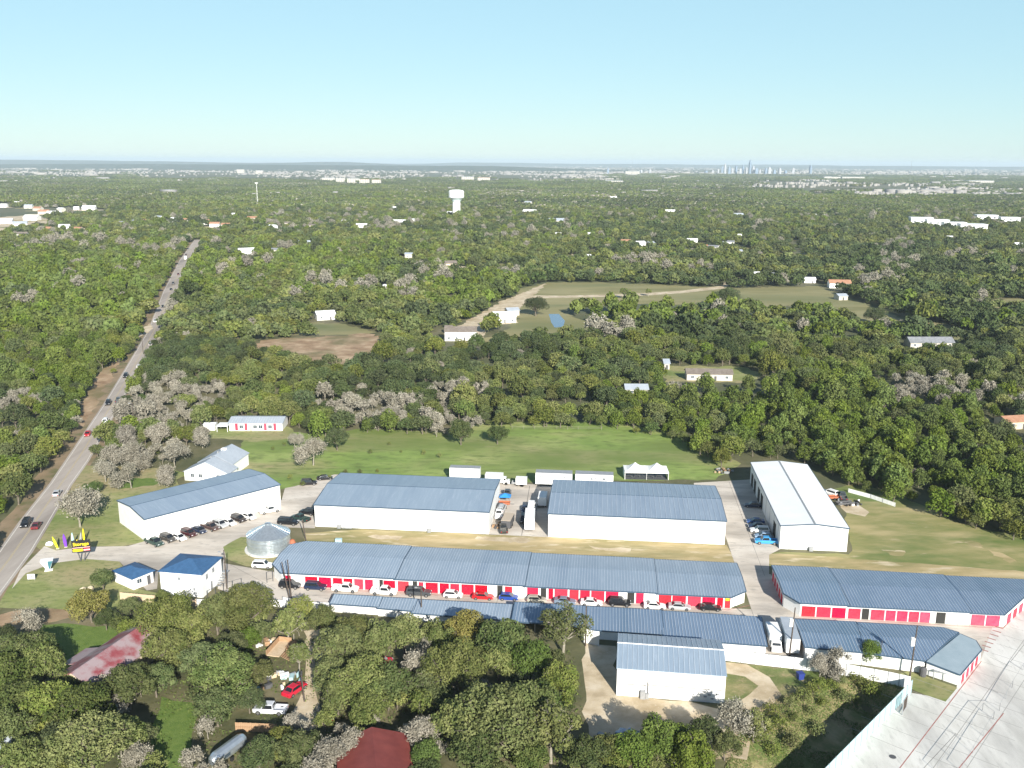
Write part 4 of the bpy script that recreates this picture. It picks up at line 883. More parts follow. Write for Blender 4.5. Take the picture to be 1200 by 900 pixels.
# ------------------------------------------------------------------ vehicles
SPEC = {  # length, width, shoulder height, hood height, roof height, cabin x range at belt, cabin x range at roof, ground clearance, wheel radius
 'sedan': dict(L=4.7, W=1.82, zs=0.92, zh=0.86, zt=1.45, cab=(-1.75, 1.15), top=(-1.05, 0.35), gc=.22, wr=.33, deck=0.98),
 'hatch': dict(L=4.2, W=1.78, zs=0.95, zh=0.92, zt=1.52, cab=(-2.0, 1.05), top=(-1.6, 0.25), gc=.22, wr=.33, deck=0.98),
 'suv': dict(L=4.8, W=1.95, zs=1.08, zh=1.05, zt=1.78, cab=(-2.3, 1.15), top=(-2.05, 0.55), gc=.28, wr=.38, deck=1.1),
 'bigsuv': dict(L=5.5, W=2.02, zs=1.18, zh=1.15, zt=1.92, cab=(-2.65, 1.25), top=(-2.5, 0.7), gc=.3, wr=.41, deck=1.2),
 'pickup': dict(L=5.8, W=1.98, zs=1.12, zh=1.10, zt=1.88, cab=(-0.75, 1.45), top=(-0.6, 0.85), gc=.32, wr=.41, deck=0)}
PROTO = {}
def make_car(kind, name):
    s = SPEC[kind]; L, W_, zs, zh, zt, gc, wr = (s[k] for k in ('L', 'W', 'zs', 'zh', 'zt', 'gc', 'wr')); hw = W_/2; x0, x1 = -L/2, L/2
    root = empty(name, (0, 0, 0))
    mb = MB()
    st = [(x0, .86, gc+.18, zs-.12), (x0+.12, .95, gc+.05, s['deck'] or zs), (x0+.7, 1, gc, (s['deck'] or zs)+.02), (x0+1.4, 1, gc, zs+.02), (0, 1, gc, zs), (x1-1.5, 1, gc, zh+.02), (x1-.7, .98, gc, zh-.04), (x1-.15, .92, gc+.05, zh-.18), (x1, .82, gc+.15, zh-.32)]
    if kind == 'pickup': st = [q for q in st if q[0] > -0.8]; st = [(-0.8, 1, gc, zs)]+[q for q in st if q[0] > -0.8]
    rings = []
    for x, k, zb, zt_ in st:
        a = hw*k; zm = zb+(zt_-zb)*.55
        rings.append([(x, -a*.93, zb), (x, -a, zm), (x, -a*.97, zt_-.08), (x, -a*.86, zt_), (x, a*.86, zt_), (x, a*.97, zt_-.08), (x, a, zm), (x, a*.93, zb)])
    for A, B in zip(rings[:-1], rings[1:]):
        for k in range(8): k2 = (k+1) % 8; mb.poly([A[k], B[k], B[k2], A[k2]])
    mb.poly(rings[0]); mb.poly(rings[-1][::-1])
    c0, c1 = s['cab']; t0, t1 = s['top']; bw, tw = hw*.90, hw*.72
    B4 = [(c0, -bw, zs-.03), (c1, -bw, zh-.03), (c1, bw, zh-.03), (c0, bw, zs-.03)]; T4 = [(t0, -tw, zt-.06), (t1, -tw, zt-.06), (t1, tw, zt-.06), (t0, tw, zt-.06)]
    mb.hexa(B4, T4)
    if kind == 'pickup':
        mb.box(x0, -0.8, -hw, -hw+.12, gc+.15, zs); mb.box(x0, -0.8, hw-.12, hw, gc+.15, zs); mb.box(x0, x0+.12, -hw+.12, hw-.12, gc+.15, zs); mb.box(x0, -0.8, -hw+.12, hw-.12, gc+.1, gc+.35)
    mb.build('body', M_paint, root)
    mb = MB(); mb.hexa([(t0-.02, -tw-.02, zt-.07), (t1+.02, -tw-.02, zt-.07), (t1+.02, tw+.02, zt-.07), (t0-.02, tw+.02, zt-.07)], [(t0+.12, -tw*.85, zt), (t1-.12, -tw*.85, zt), (t1-.12, tw*.85, zt), (t0+.12, tw*.85, zt)]); mb.build('roof', M_paint, root)
    def quad_on(a, b, c, d, name, e=.012, ins=(.06, .12)):
        a, b, c, d = map(Vector, (a, b, c, d)); n = (b-a).cross(d-a).normalized()*e
        u0, v0 = ins; P = lambda s_, t_: (a*(1-s_)+b*s_)*(1-t_)+(d*(1-s_)+c*s_)*t_
        m_ = MB(); m_.poly([P(u0, v0)+n, P(1-u0, v0)+n, P(1-u0, 1-v0*.6)+n, P(u0, 1-v0*.6)+n]); return m_.build(name, M_glass, root)
    quad_on(B4[0], B4[1], T4[1], T4[0], 'side_window'); quad_on(B4[2], B4[3], T4[3], T4[2], 'side_window')
    quad_on(B4[1], B4[2], T4[2], T4[1], 'windshield', ins=(.04, .06)); quad_on(B4[3], B4[0], T4[0], T4[3], 'rear_window', ins=(.06, .1))
    wm = None
    for sx in (x0+L*.19, x1-L*.18):
        for sy in (-1, 1):
            mb = MB(); mb.tube((0, -.11, 0), (0, .11, 0), wr, wr, 14)
            if wm is None: o = mb.build('wheel', M_tyre, root); wm = o.data; mb = MB(); mb.tube((0, -.125, 0), (0, .125, 0), wr*.6, wr*.6, 10); rr = mb.build('rim', M_rim, o); rim = rr.data
            else: o = link('wheel', wm, root); link('rim', rim, o)
            o.location = (sx, sy*(hw-.09), wr)
    for sy in (-1, 1):
        mb = MB(); mb.box(x1-.2, x1-.02, sy*hw*.62-.2, sy*hw*.62+.16, zh-.34, zh-.2); mb.build('headlight', M_hl, root)
        mb = MB(); mb.box(x0-.012, x0+.1, sy*hw*.72-.14, sy*hw*.72+.12, zs-.4, zs-.18); mb.build('tail_light', M_tl, root)
        mb = MB(); mb.box(c1-.35, c1-.2, sy*(hw+.02)-.08, sy*(hw+.02)+.08, zs, zs+.14); mb.build('mirror', M_paint, root)
    if kind in ('suv', 'bigsuv'):
        mb = MB(); mb.box(t0+.2, t1-.3, -tw*.8, -tw*.8+.04, zt-.01, zt+.05); mb.box(t0+.2, t1-.3, tw*.8-.04, tw*.8, zt-.01, zt+.05); mb.build('roof_rail', M_dgrey, root)
    return root
def make_truck(name, L=7.2, cab_white=True):
    root = empty(name, (0, 0, 0)); x0, x1 = -L/2, L/2
    mb = MB(); mb.box(x0, x1-2.0, -1.15, 1.15, 0.75, 3.1); mb.build('cargo_box', M_white, root)
    mb = MB(); mb.hexa([(x1-1.9, -1.0, .45), (x1, -1.0, .45), (x1, 1.0, .45), (x1-1.9, 1.0, .45)], [(x1-1.9, -1.0, 1.35), (x1-.1, -.95, 1.25), (x1-.1, .95, 1.25), (x1-1.9, 1.0, 1.35)]); mb.hexa([(x1-1.9, -.98, 1.34), (x1-.75, -.95, 1.28), (x1-.75, .95, 1.28), (x1-1.9, .98, 1.34)], [(x1-1.9, -.9, 2.1), (x1-1.15, -.88, 2.1), (x1-1.15, .88, 2.1), (x1-1.9, .9, 2.1)]); mb.build('cab', M_paint, root)
    mb = MB(); mb.poly([(x1-.76, -.85, 1.36), (x1-.76, .85, 1.36), (x1-1.12, .8, 2.02), (x1-1.12, -.8, 2.02)]); mb.build('windshield', M_glass, root)
    for sy in (-1, 1): mb = MB(); mb.box(x1-1.75, x1-1.15, sy*.97-.02, sy*.97+.02, 1.4, 1.95); mb.build('side_window', M_glass, root)
    me = None
    for sx in (x0+1.3, x1-1.0):
        for sy in (-1, 1):
            mb = MB(); mb.tube((0, -.14, 0), (0, .14, 0), .45, .45, 14)
            o = mb.build('wheel', M_tyre, root) if me is None else link('wheel', me, root); me = o.data; o.location = (sx, sy*.92, .45)
    mb = MB(); mb.box(x0+.2, x1-.2, -.5, .5, .45, .72); mb.build('chassis', M_dgrey, root)
    return root
def place_vehicle(kind, name, px, py, head, col, label, cat=None, group=None, world=None, z=0.02, scale=1.0):
    if kind not in PROTO:
        if kind == 'truck': PROTO[kind] = make_truck(name)
        else: PROTO[kind] = make_car(kind, name)
        o = PROTO[kind]
    else: o = copy_tree(PROTO[kind]); o.name = name
    x, y = world or G(px, py); o.location = (x, y, z); o.rotation_euler = (0, 0, head); o.scale = (scale,)*3
    tag(o, label, cat or {'sedan': 'car', 'hatch': 'car', 'suv': 'car', 'bigsuv': 'car', 'pickup': 'pickup truck', 'truck': 'truck'}[kind], group)
    for c in o.children:
        c.color = (*col, 1)
    return o
WHT, BLK, RED_, SIL, BLU, DGR, MAR, NAV, BEI, GBL = (.78, .78, .77), (.012, .013, .016), (.45, .015, .02), (.42, .43, .44), (.02, .06, .28), (.06, .065, .07), (.12, .02, .025), (.015, .025, .06), (.36, .34, .28), (.16, .21, .27)
GR = 'vehicles lined up in the lane before the red doors'
row_cars = [('suv', 340, 688.5, BLK, 'black suv, leftmost in the line before the red doors, behind two dark poles'), ('suv', 370, 690.5, NAV, 'dark navy suv second from the left in the line before the red doors'),
 ('pickup', 405, 692.5, WHT, 'white pickup truck, first of the two white pickups in the line before the red doors'), ('pickup', 450, 696, WHT, 'white pickup truck right of the other white pickup in the line before the red doors'),
 ('bigsuv', 491, 697.5, DGR, 'long dark grey suv between the white pickup and the white hatchback'), ('hatch', 531, 699.5, WHT, 'white hatchback between the dark grey suv and the red sedan'),
 ('sedan', 566, 701.5, RED_, 'bright red sedan in the line before the red doors'), ('hatch', 596, 702.5, BLU, 'royal blue hatchback right of the bright red sedan'),
 ('hatch', 629, 705.5, BEI, 'beige-silver hatchback below the gap in the storage row roof'), ('sedan', 662, 707, GBL, 'grey-blue sedan between the beige hatchback and a white sedan'),
 ('sedan', 693, 708.5, WHT, 'white sedan between the grey-blue sedan and a black sedan'), ('suv', 726, 709, BLK, 'black suv right of the middle white sedan in the line'),
 ('sedan', 767, 712.5, WHT, 'low white sedan beside the plain white stretch of wall'), ('sedan', 796, 713.5, SIL, 'silver sedan between the low white sedan and the last black sedan'),
 ('sedan', 832, 714.5, BLK, 'black sedan, last on the right of the line before the red doors')]
for k, px, py, c, lab in row_cars: place_vehicle(k, 'parked_car' if k != 'pickup' else 'pickup_truck', px, py, AL+random.uniform(-.03, .03), c, lab, group=GR)
for u, v in ((-59.6, 178.9),): pass
GE = 'cars parked along the angled warehouse'
hE = math.radians(-47)+.2
for k, px, py, c, lab in [('pickup', 181, 638, (.03, .06, .05), 'dark green pickup, nearest to the lawn corner of the angled warehouse'), ('suv', 197, 633.5, (.06, .055, .05), 'dark grey suv second in the row along the angled warehouse'),
 ('sedan', 210, 632, WHT, 'white sedan third in the row along the angled warehouse'), ('suv', 221.5, 627.5, (.055, .012, .015), 'maroon suv beside the white sedan along the angled warehouse'), ('sedan', 233.5, 623.5, NAV, 'dark blue sedan between maroon vehicles along the angled warehouse'),
 ('pickup', 246.5, 620, (.08, .05, .045), 'dark brown pickup in the row along the angled warehouse'), ('suv', 258, 617, SIL, 'silver suv right of the dark brown pickup'), ('sedan', 268.5, 614.5, WHT, 'white car between the silver suv and the blackish brown suv'),
 ('suv', 280, 610.5, (.03, .022, .022), 'blackish brown suv near the right end of the row along the angled warehouse'), ('sedan', 291.5, 607.5, WHT, 'white car with dark windows, last in the row along the angled warehouse')]:
    place_vehicle(k, 'parked_car' if k != 'pickup' else 'pickup_truck', px, py, hE, c, lab, group=GE)
place_vehicle('pickup', 'pickup_truck', 316, 600.5, math.radians(33), WHT, 'white pickup driving past the right corner of the angled warehouse')
place_vehicle('suv', 'parked_car', 308, 665, AL+.02, WHT, 'white suv below the grain bin')
place_vehicle('bigsuv', 'parked_car', 338, 614.5, AL-.05, BLK, 'black suv right of the grain bin roof, beside the white warehouse corner')
place_vehicle('pickup', 'pickup_truck', 352, 610, math.radians(150), (.025, .05, .045), 'dark green pickup by the shaded side of the white warehouse')
place_vehicle('suv', 'parked_car', 361, 602.5, math.radians(160), BLK, 'black suv tight against the shaded side of the white warehouse')
place_vehicle('suv', 'parked_car', 362, 568, math.radians(8), BLK, 'black suv on the drive at the meadow edge')
place_vehicle('sedan', 'parked_car', 381, 562, math.radians(12), BLK, 'black sedan half hidden by the far corner of the warehouse roof')
hH = AL+math.pi
for k, px, py, c, lab in [('pickup', 897, 637, (.05, .30, .62), 'bright blue pickup, nearest in the shade of the white-roofed warehouse'), ('hatch', 893, 630.5, (.25, .35, .48), 'pale blue hatchback behind the bright blue pickup'), ('suv', 889, 624, WHT, 'white suv third in the row beside the white-roofed warehouse'),
  ('sedan', 886, 618.5, NAV, 'dark blue sedan behind the white suv beside the white-roofed warehouse'), ('sedan', 884, 613, (.03, .07, .2), 'blue sedan farthest in the cluster beside the white-roofed warehouse'), ('sedan', 881, 594, NAV, 'dark sedan parked alone halfway along the white-roofed warehouse')]:
    place_vehicle(k, 'parked_car' if k != 'pickup' else 'pickup_truck', px+1, py, hH, c, lab, group='cars parked beside the white-roofed warehouse' )
for k, px, py, hd, c, lab in [('pickup', 584.5, 605, 95, WHT, 'white pickup facing away beside the warehouse in the centre yard'), ('suv', 586, 597, 92, BLK, 'black car behind the white pickup in the centre yard'), ('suv', 624.5, 596, 85, WHT, 'white suv at the front of the long trailer in the centre yard'), ('pickup', 590, 622, 100, (.05, .05, .045), 'dark vehicle among scrap at the front of the centre yard'), ('sedan', 622, 604, 95, BLK, 'black sedan in the shade behind the long white trailer')]:
    place_vehicle(k, 'parked_car' if k != 'pickup' else 'pickup_truck', px, py, math.radians(hd)+AL, c, lab)
place_vehicle('suv', 'parked_car', 973, 580, 2.2, WHT, 'white suv among debris behind the white-roofed warehouse')
place_vehicle('pickup', 'pickup_truck', 987, 584, 1.4, DGR, 'dark pickup beside the white suv behind the white-roofed warehouse')
# on the road
RG = 'vehicles driving on the main road'; r_dir = math.pi/2+.25
for k, px, py, up, c, lab in [('suv', 30.5, 616, 0, BLK, 'black suv on the road side by side with a dark red car'), ('sedan', 43, 618, 1, MAR, 'dark red sedan on the road beside the black suv, near the entrance'), ('sedan', 67, 580, 1, SIL, 'grey sedan on the road partly behind the pale tree'),
  ('sedan', 103, 510, 0, RED_, 'deep red sedan alone in the left lane of the road'), ('suv', 124, 495, 1, WHT, 'white suv on the road above the deep red sedan'), ('suv', 127, 474, 0, BLK, 'black suv on the road just above the white suv'), ('pickup', 139, 471, 1, DGR, 'dark pickup on the road by the tree shadow'),
  ('suv', 147.5, 442, 0, BLK, 'black suv on the road by the side track'), ('sedan', 163, 431, 1, WHT, 'white sedan half hidden by roadside trees'), ('suv', 177, 405, 1, SIL, 'silver suv on the middle stretch of the road'), ('pickup', 182, 377.5, 0, WHT, 'white pickup on the far road beside a dark suv'), ('suv', 190.5, 377, 1, BLK, 'dark suv on the far road beside the white pickup'),
  ('sedan', 191, 360, 0, BLK, 'dark sedan on the far road, alone above the white pickup'), ('sedan', 204, 346, 1, DGR, 'grey sedan on the far road near the side clearing'), ('sedan', 200.5, 340, 0, BLK, 'black sedan on the far road next to the side clearing'), ('suv', 203, 333, 0, DGR, 'dark suv on the far road above the side clearing'),
  ('sedan', 209, 322, 0, MAR, 'red-brown sedan near the far end of the road'), ('truck', 217.5, 304, 0, WHT, 'white box truck at the far end of the road'), ('sedan', 218, 299, 1, DGR, 'dark sedan at the farthest visible point of the road')]:
    yy = G(px, py)[1]; i = min(range(58), key=lambda j: abs(RC[j][1]-yy)); tx_, ty_ = RC[i+1][0]-RC[i][0], RC[i+1][1]-RC[i][1]; hd = math.atan2(ty_, tx_)+(0 if up else math.pi)
    place_vehicle(k, {'pickup': 'pickup_truck', 'truck': 'box_truck'}.get(k, 'road_car'), px, py, hd, c, lab, group=RG, z=0.026)
# garden vehicles
place_vehicle('sedan', 'parked_car', 345.5, 811, math.radians(62), (.5, .015, .04), 'crimson car parked on the pale garden track', scale=1.08)
place_vehicle('pickup', 'pickup_truck', 317, 835, math.radians(176), (.55, .57, .6), 'silver-white old pickup below the crimson car')
place_vehicle('sedan', 'parked_car', 390, 838, math.radians(85), BLK, 'dark car mostly hidden under the trees by the garden track')
place_vehicle('hatch', 'parked_car', 448.5, 779, math.radians(20), (.55, .02, .05), 'small crimson car glimpsed between the trees')
place_vehicle('suv', 'parked_car', 738, 867, math.radians(140), (.25, .33, .45), 'blue-grey suv in the tree shade at the lower shed yard')
place_vehicle('truck', 'box_truck', 571, 567, AL+0.0, WHT, 'white box truck parked behind the back corner of the warehouse', world=LW(-29.5, 254.8))
place_vehicle('truck', 'box_truck', 900, 748, 0, WHT, 'white box truck parked between the ribbed row and the pale trailer', world=LW(35.1, 168.3)).rotation_euler = (0, 0, AL-math.pi/2)
def trailer(label, x, y, ang, L, D, h, dots=0, dark=0, roof=M_white, name='trailer', wheels=True, tail=None, wm=None):
    root = empty(name, (x, y, 0), ang, label, 'trailer')
    mb = MB(); mb.box(0, L, 0, D, 0.7, h); mb.build('body', wm or M_white, root)
    mb = MB(); mb.box(-.03, L+.03, -.03, D+.03, h, h+.1); mb.build('roof', roof, root)
    if wheels:
        me = None
        for sx in (L*.55, L*.62):
            for yy in (0.12, D-.12):
                mb = MB(); mb.tube((0, -.12, 0), (0, .12, 0), .38, .38, 12); o = mb.build('wheel', M_tyre, root) if me is None else link('wheel', me, root); me = o.data; o.location = (sx, yy, .38)
    mb = MB(); mb.box(0.1, L-.1, .3, D-.3, .5, .7); mb.build('chassis', M_dgrey, root)
    for k in range(dots): a = L*(k//2+.5)/(dots/2)+(-.35 if k % 2 else .35); window(root, (a-.2, 0), (a+.2, 0), h-1.25, h-.8)
    for k in range(dark): a = L*(.45+.3*k); window(root, (a-.35, 0), (a+.35, 0), h-1.6, h-.9)
    if tail: mb = MB(); mb.box(0.15, L-.15, -.05, 0, .8, h-.3); mb.build('rear_door', tail, root)
    return root
x, y = LW(-18.3, 253.9); trailer('long white portable unit with paired small windows, first behind the centre yard', x, y, AL, 10.6, 3.0, 4.1, 6, 0, M_grey)
x, y = LW(-6.8, 255.0); trailer('white portable unit with two dark windows, second behind the centre yard', x, y, AL, 11.0, 3.0, 3.8, 2, 2, M_grey)
x, y = LW(-44, 256); trailer('white container peeking over the roof of the left warehouse', x, y, AL, 9.0, 2.6, 3.9, roof=M_grey)
x, y = LW(9, 250); trailer('pale container peeking over the ribbed warehouse roof left of the marquee', x, y, AL, 6.0, 2.4, 1.9)
x, y = LW(16.5, 249); trailer('pale flat container below the right end of the marquee', x, y, AL, 6.0, 2.4, 2.0, roof=M_grey)
x, y = LW(-24.0, 252.8); trailer('small white cargo trailer between the box truck and the portable units', x, y, AL, 3.2, 2.0, 2.5)
x, y = LW(-16.0, 219.5); t_ = trailer('tall white box trailer at the front right of the centre yard', x, y, AL+math.pi/2+.05, 7.5, 2.5, 3.6)
x, y = LW(-17.0, 227.0); trailer('long low white trailer behind the tall box trailer in the centre yard', x, y, AL+math.pi/2+.02, 9, 1.6, 2.3)
x, y = LW(39.2, 164.3); trailer('moving trailer with pale roof and brown open end, left of the glossy row', x, y, AL+math.pi/2-.03, 8.8, 2.5, 3.6, roof=M_roofpale, tail=M_wood, wm=M_wall)
x, y = LW(-25.2, 219.5); trailer('flat trailer with beige top among the dark scrap in the centre yard', x+3, y, AL+math.pi/2-.1, 5.5, 2.4, 2.6, roof=mat('beige_canvas', (0.45, 0.38, 0.30)), wm=M_dgrey)
place_vehicle('truck', 'box_truck', 0, 0, 0, WHT, 'white box truck in the warehouse shade at the far right of the centre yard', world=LW(-15.2, 240)).rotation_euler = (0, 0, AL+math.pi/2)
place_vehicle('pickup', 'pickup_truck', 0, 0, AL+1.62, DGR, 'dark grey pickup at the left wall of the centre yard behind the blue canopy', world=LW(-25.6, 245))
place_vehicle('bigsuv', 'parked_car', 0, 0, AL+1.5, SIL, 'silver suv at the left wall of the centre yard in front of the blue canopy', world=LW(-25.9, 233.2))
place_vehicle('sedan', 'parked_car', 0, 0, AL-1.6, NAV, 'dark blue sedan left of the long low white trailer in the centre yard', world=LW(-19.6, 234))
place_vehicle('suv', 'parked_car', 0, 0, AL-1.5, BLK, 'black suv nearest to the tall white box trailer in the centre yard', world=LW(-19.3, 226.6))
# silver caravan
x, y = G(268, 889); cv = empty('caravan', (x, y, 0), math.radians(62), 'rounded silver caravan at the bottom edge, left of the brown wooden fence', 'caravan')
mb = MB(); n = 12; st = [(-3.6, .55, .55), (-3.3, .85, .9), (-2.6, 1.15, 1.15), (2.6, 1.15, 1.15), (3.3, .85, .9), (3.6, .55, .55)]; rings = []
for x_, ry, rz in st: rings.append([(x_, ry*math.cos(t)*(1 if math.sin(t) > 0 else 1), 1.6+rz*math.sin(t)*(1 if math.sin(t) > 0 else .9)) for t in np.linspace(0, 2*math.pi, n, endpoint=False)])
for A, B in zip(rings[:-1], rings[1:]):
    for k in range(n): k2 = (k+1) % n; mb.poly([A[k], A[k2], B[k2], B[k]])
mb.poly(rings[0][::-1]); mb.poly(rings[-1]); mb.build('body', M_galv, cv, smooth=True)
for sy in (-1, 1):
    mb = MB(); mb.tube((0, -.12, 0), (0, .12, 0), .36, .36, 12); mb.build('wheel', M_tyre, cv, (-.2, sy*.95, .36))
    mb = MB(); mb.box(-1.8, -.6, sy*1.12-.03, sy*1.12+.03, 1.5, 2.0); mb.build('window', M_winglass, cv)
mb = MB(); mb.tube((3.4, 0, .5), (4.6, 0, .45), .06, .06, 6); mb.build('tow_bar', M_dgrey, cv)
# canopy, trailer and clutter
x, y = G(592, 590); cn = empty('pop_up_canopy', (x, y, 0), AL, 'bright blue pop-up canopy over an orange trailer in the centre yard', 'canopy')
mb = MB(); mb.hexa([(-1.6, -1.4, 2.2), (1.6, -1.4, 2.2), (1.6, 1.4, 2.2), (-1.6, 1.4, 2.2)], [(-.15, -.15, 3.0), (.15, -.15, 3.0), (.15, .15, 3.0), (-.15, .15, 3.0)]); mb.build('canopy', M_blue, cn)
for a in (-1.5, 1.5):
    for b in (-1.3, 1.3): mb = MB(); mb.tube((0, 0, 0), (0, 0, 2.2), .04, .04, 5); mb.build('leg', M_grey, cn, (a, b, 0))
def utility_trailer(label, px, py, ang, m, L=3.2, W_=1.7):
    x, y = G(px, py); r = empty('utility_trailer', (x, y, 0), ang, label, 'trailer'); mb = MB(); mb.box(-L/2, L/2, -W_/2, W_/2, .5, .62); mb.box(-L/2, L/2, -W_/2, -W_/2+.05, .62, 1.0); mb.box(-L/2, L/2, W_/2-.05, W_/2, .62, 1.0); mb.box(-L/2, -L/2+.05, -W_/2, W_/2, .62, 1.0); mb.build('bed', m, r)
    mb = MB(); mb.tube((L/2, 0, .5), (L/2+1.2, 0, .45), .05, .05, 5); mb.build('tow_bar', M_dgrey, r)
    for sy in (-1, 1): mb = MB(); mb.tube((0, -.1, 0), (0, .1, 0), .33, .33, 10); mb.build('wheel', M_tyre, r, (0, sy*(W_/2+.1), .33))
    return r
utility_trailer('orange utility trailer under the blue pop-up canopy', 591, 592, AL, M_orange)
utility_trailer('empty steel utility trailer behind the marquee lane near the small cargo trailer', 606, 568, AL, M_grey)
utility_trailer('flat steel trailer lying among debris right of the white-roofed warehouse', 990, 592, .2, M_dgrey, 5)
utility_trailer('orange flat trailer beside the white suv behind the white-roofed warehouse', 976, 585, .2, M_orange, 4)
def crate_heap(label, px, py, items, name='scrap_pile', cat='pile'):
    x, y = G(px, py); r = empty(name, (x, y, 0), 0, label, cat)
    for k, (a, b, c, d, e, m) in enumerate(items):
        mb = MB(); mb.box(-c/2, c/2, -d/2, d/2, 0, e); o = mb.build('scrap', m, r, (a, b, 0), random.uniform(0, 3))
    return r
rnd = lambda n, s, ms: [(random.uniform(-s, s), random.uniform(-s*.7, s*.7), random.uniform(.3, 1.6), random.uniform(.2, 1.0), random.uniform(.2, .9), random.choice(ms)) for _ in range(n)]
crate_heap('round heap of dark scrap at the front of the centre yard', 588, 617, rnd(16, 2.2, [M_dgrey, M_tyre, M_grey, M_wood]))
crate_heap('scattered junk and boards beside the crimson car', 327, 800, rnd(26, 4.0, [M_white, M_wood, M_grey, M_dgrey, M_palewood, M_teal]))
crate_heap('pile of boards and rubble beyond the far end of the north lane', 848, 553, rnd(18, 3.0, [M_wood, M_browndirt, M_grey, M_dgrey]))
crate_heap('scrap lying right of the white-roofed warehouse', 995, 590, rnd(14, 3.0, [M_dgrey, M_grey, M_white, M_tyre]))
crate_heap('pale clutter under the trees at the bottom of the shed yard', 725, 869, rnd(14, 3.0, [M_white, M_grey, M_wood, M_roofpale]))
crate_heap('small pile of boards near the wooden garden steps', 312, 755, rnd(9, 1.8, [M_palewood, M_wood, M_white]))
x, y = G(325, 775); st_ = empty('garden_deck', (x, y, 0), math.radians(-12), 'brown wooden deck with railing and steps among the garden trees', 'deck')
mb = MB(); mb.box(-2.2, 0.4, 0, 5.5, 0.9, 1.05); mb.build('floor', M_palewood, st_)
for a, b, c, d in ((-2.25, -2.15, 0, 5.5), (-2.2, .4, 5.45, 5.55)): mb = MB(); mb.box(a, b, c, d, .9, 2.0); mb.build('railing', M_wood, st_)
for k in range(5): mb = MB(); mb.box(.45+k*.35, .78+k*.35, 0.5, 2.2, .75-k*.17, .82-k*.17); mb.build('step', M_wood, st_)
mb = MB(); mb.box(.5, 1.6, 2.6, 5.2, 0, 1.6); mb.build('cupboard', M_wood, st_)
x, y = G(937.5, 795.5); b_ = empty('recycling_bin', (x, y, 0), .2, 'dark blue plastic bin on the dry grass below the white corrugated fence', 'bin')
mb = MB(); mb.hexa([(-.45, -.45, 0), (.45, -.45, 0), (.45, .45, 0), (-.45, .45, 0)], [(-.6, -.6, 1.2), (.6, -.6, 1.2), (.6, .6, 1.2), (-.6, .6, 1.2)]); mb.build('body', M_navy, b_)
mb = MB(); mb.box(-.63, .63, -.63, .63, 1.2, 1.28); mb.build('lid', M_navy, b_)
x, y = G(1081, 792); b_ = empty('propane_tank', (x, y, 0), 0, 'dark grey upright tank against the wall left of the teal-roofed unit', 'tank'); mb = MB(); mb.lathe([(.6, 0), (.65, .3), (.65, 1.5), (.3, 1.8)], 12); mb.build('body', M_dgrey, b_)
x, y = G(396, 632); b_ = empty('wall_box', (*G(397, 637), 0), 0, 'small teal cabinet standing behind the ridge of the longest row', 'cabinet'); mb = MB(); mb.box(-.8, .8, -.5, .5, 0, 1.3); mb.build('body', M_teal, b_)
b_ = empty('wheelie_bin', (*G(354, 685), 0), 0, 'green bin between the first red door and the parked black suv', 'bin'); mb = MB(); mb.hexa([(-.3, -.3, 0), (.3, -.3, 0), (.3, .3, 0), (-.3, .3, 0)], [(-.38, -.38, 1), (.38, -.38, 1), (.38, .38, 1), (-.38, .38, 1)]); mb.build('body', M_bin, b_)
x, y = G(1109, 800); b_ = empty('picnic_shelter', (*G(1093, 796), 0), math.radians(-22), 'flat grey metal stand on thin legs on the corner grass', 'stand')
mb = MB(); mb.box(0, 3.6, 0, 1.0, 1.5, 1.6); mb.build('top', M_grey, b_)
for a in (0.1, 1.8, 3.5):
    for b in (0.1, .9): mb = MB(); mb.box(-.04, .04, -.04, .04, 0, 1.5); mb.build('leg', M_grey, b_, (a, b, 0))
x, y = G(1057, 838); b_ = empty('steel_gate_leaf', (x, y, 0), math.radians(52), 'tall leaning steel gate frame standing on the raised concrete lot', 'gate')
mb = MB()
for s in (0, 2.6): mb.tube((s, 0, 0), (s, 0, 2.8), .08, .08, 6)
mb.tube((0, 0, 2.8), (2.6, 0, 2.8), .08, .08, 6); mb.tube((0, 0, .4), (2.6, 0, .4), .06, .06, 6); mb.build('frame', M_grey, b_)
mb = MB()
for k in range(1, 9): mb.box(k*.29-.05, k*.29+.05, -.03, .03, .4, 2.8)
mb.build('infill', M_pole, b_)
tag((lambda m_: (m_.lathe([(.55, 0.026), (.55, .05)], 14), m_.build('manhole_cover', M_dgrey, None, (*G(1046, 887), 0)))[1])(MB()), 'dark round cover on the raised concrete lot', 'manhole cover')

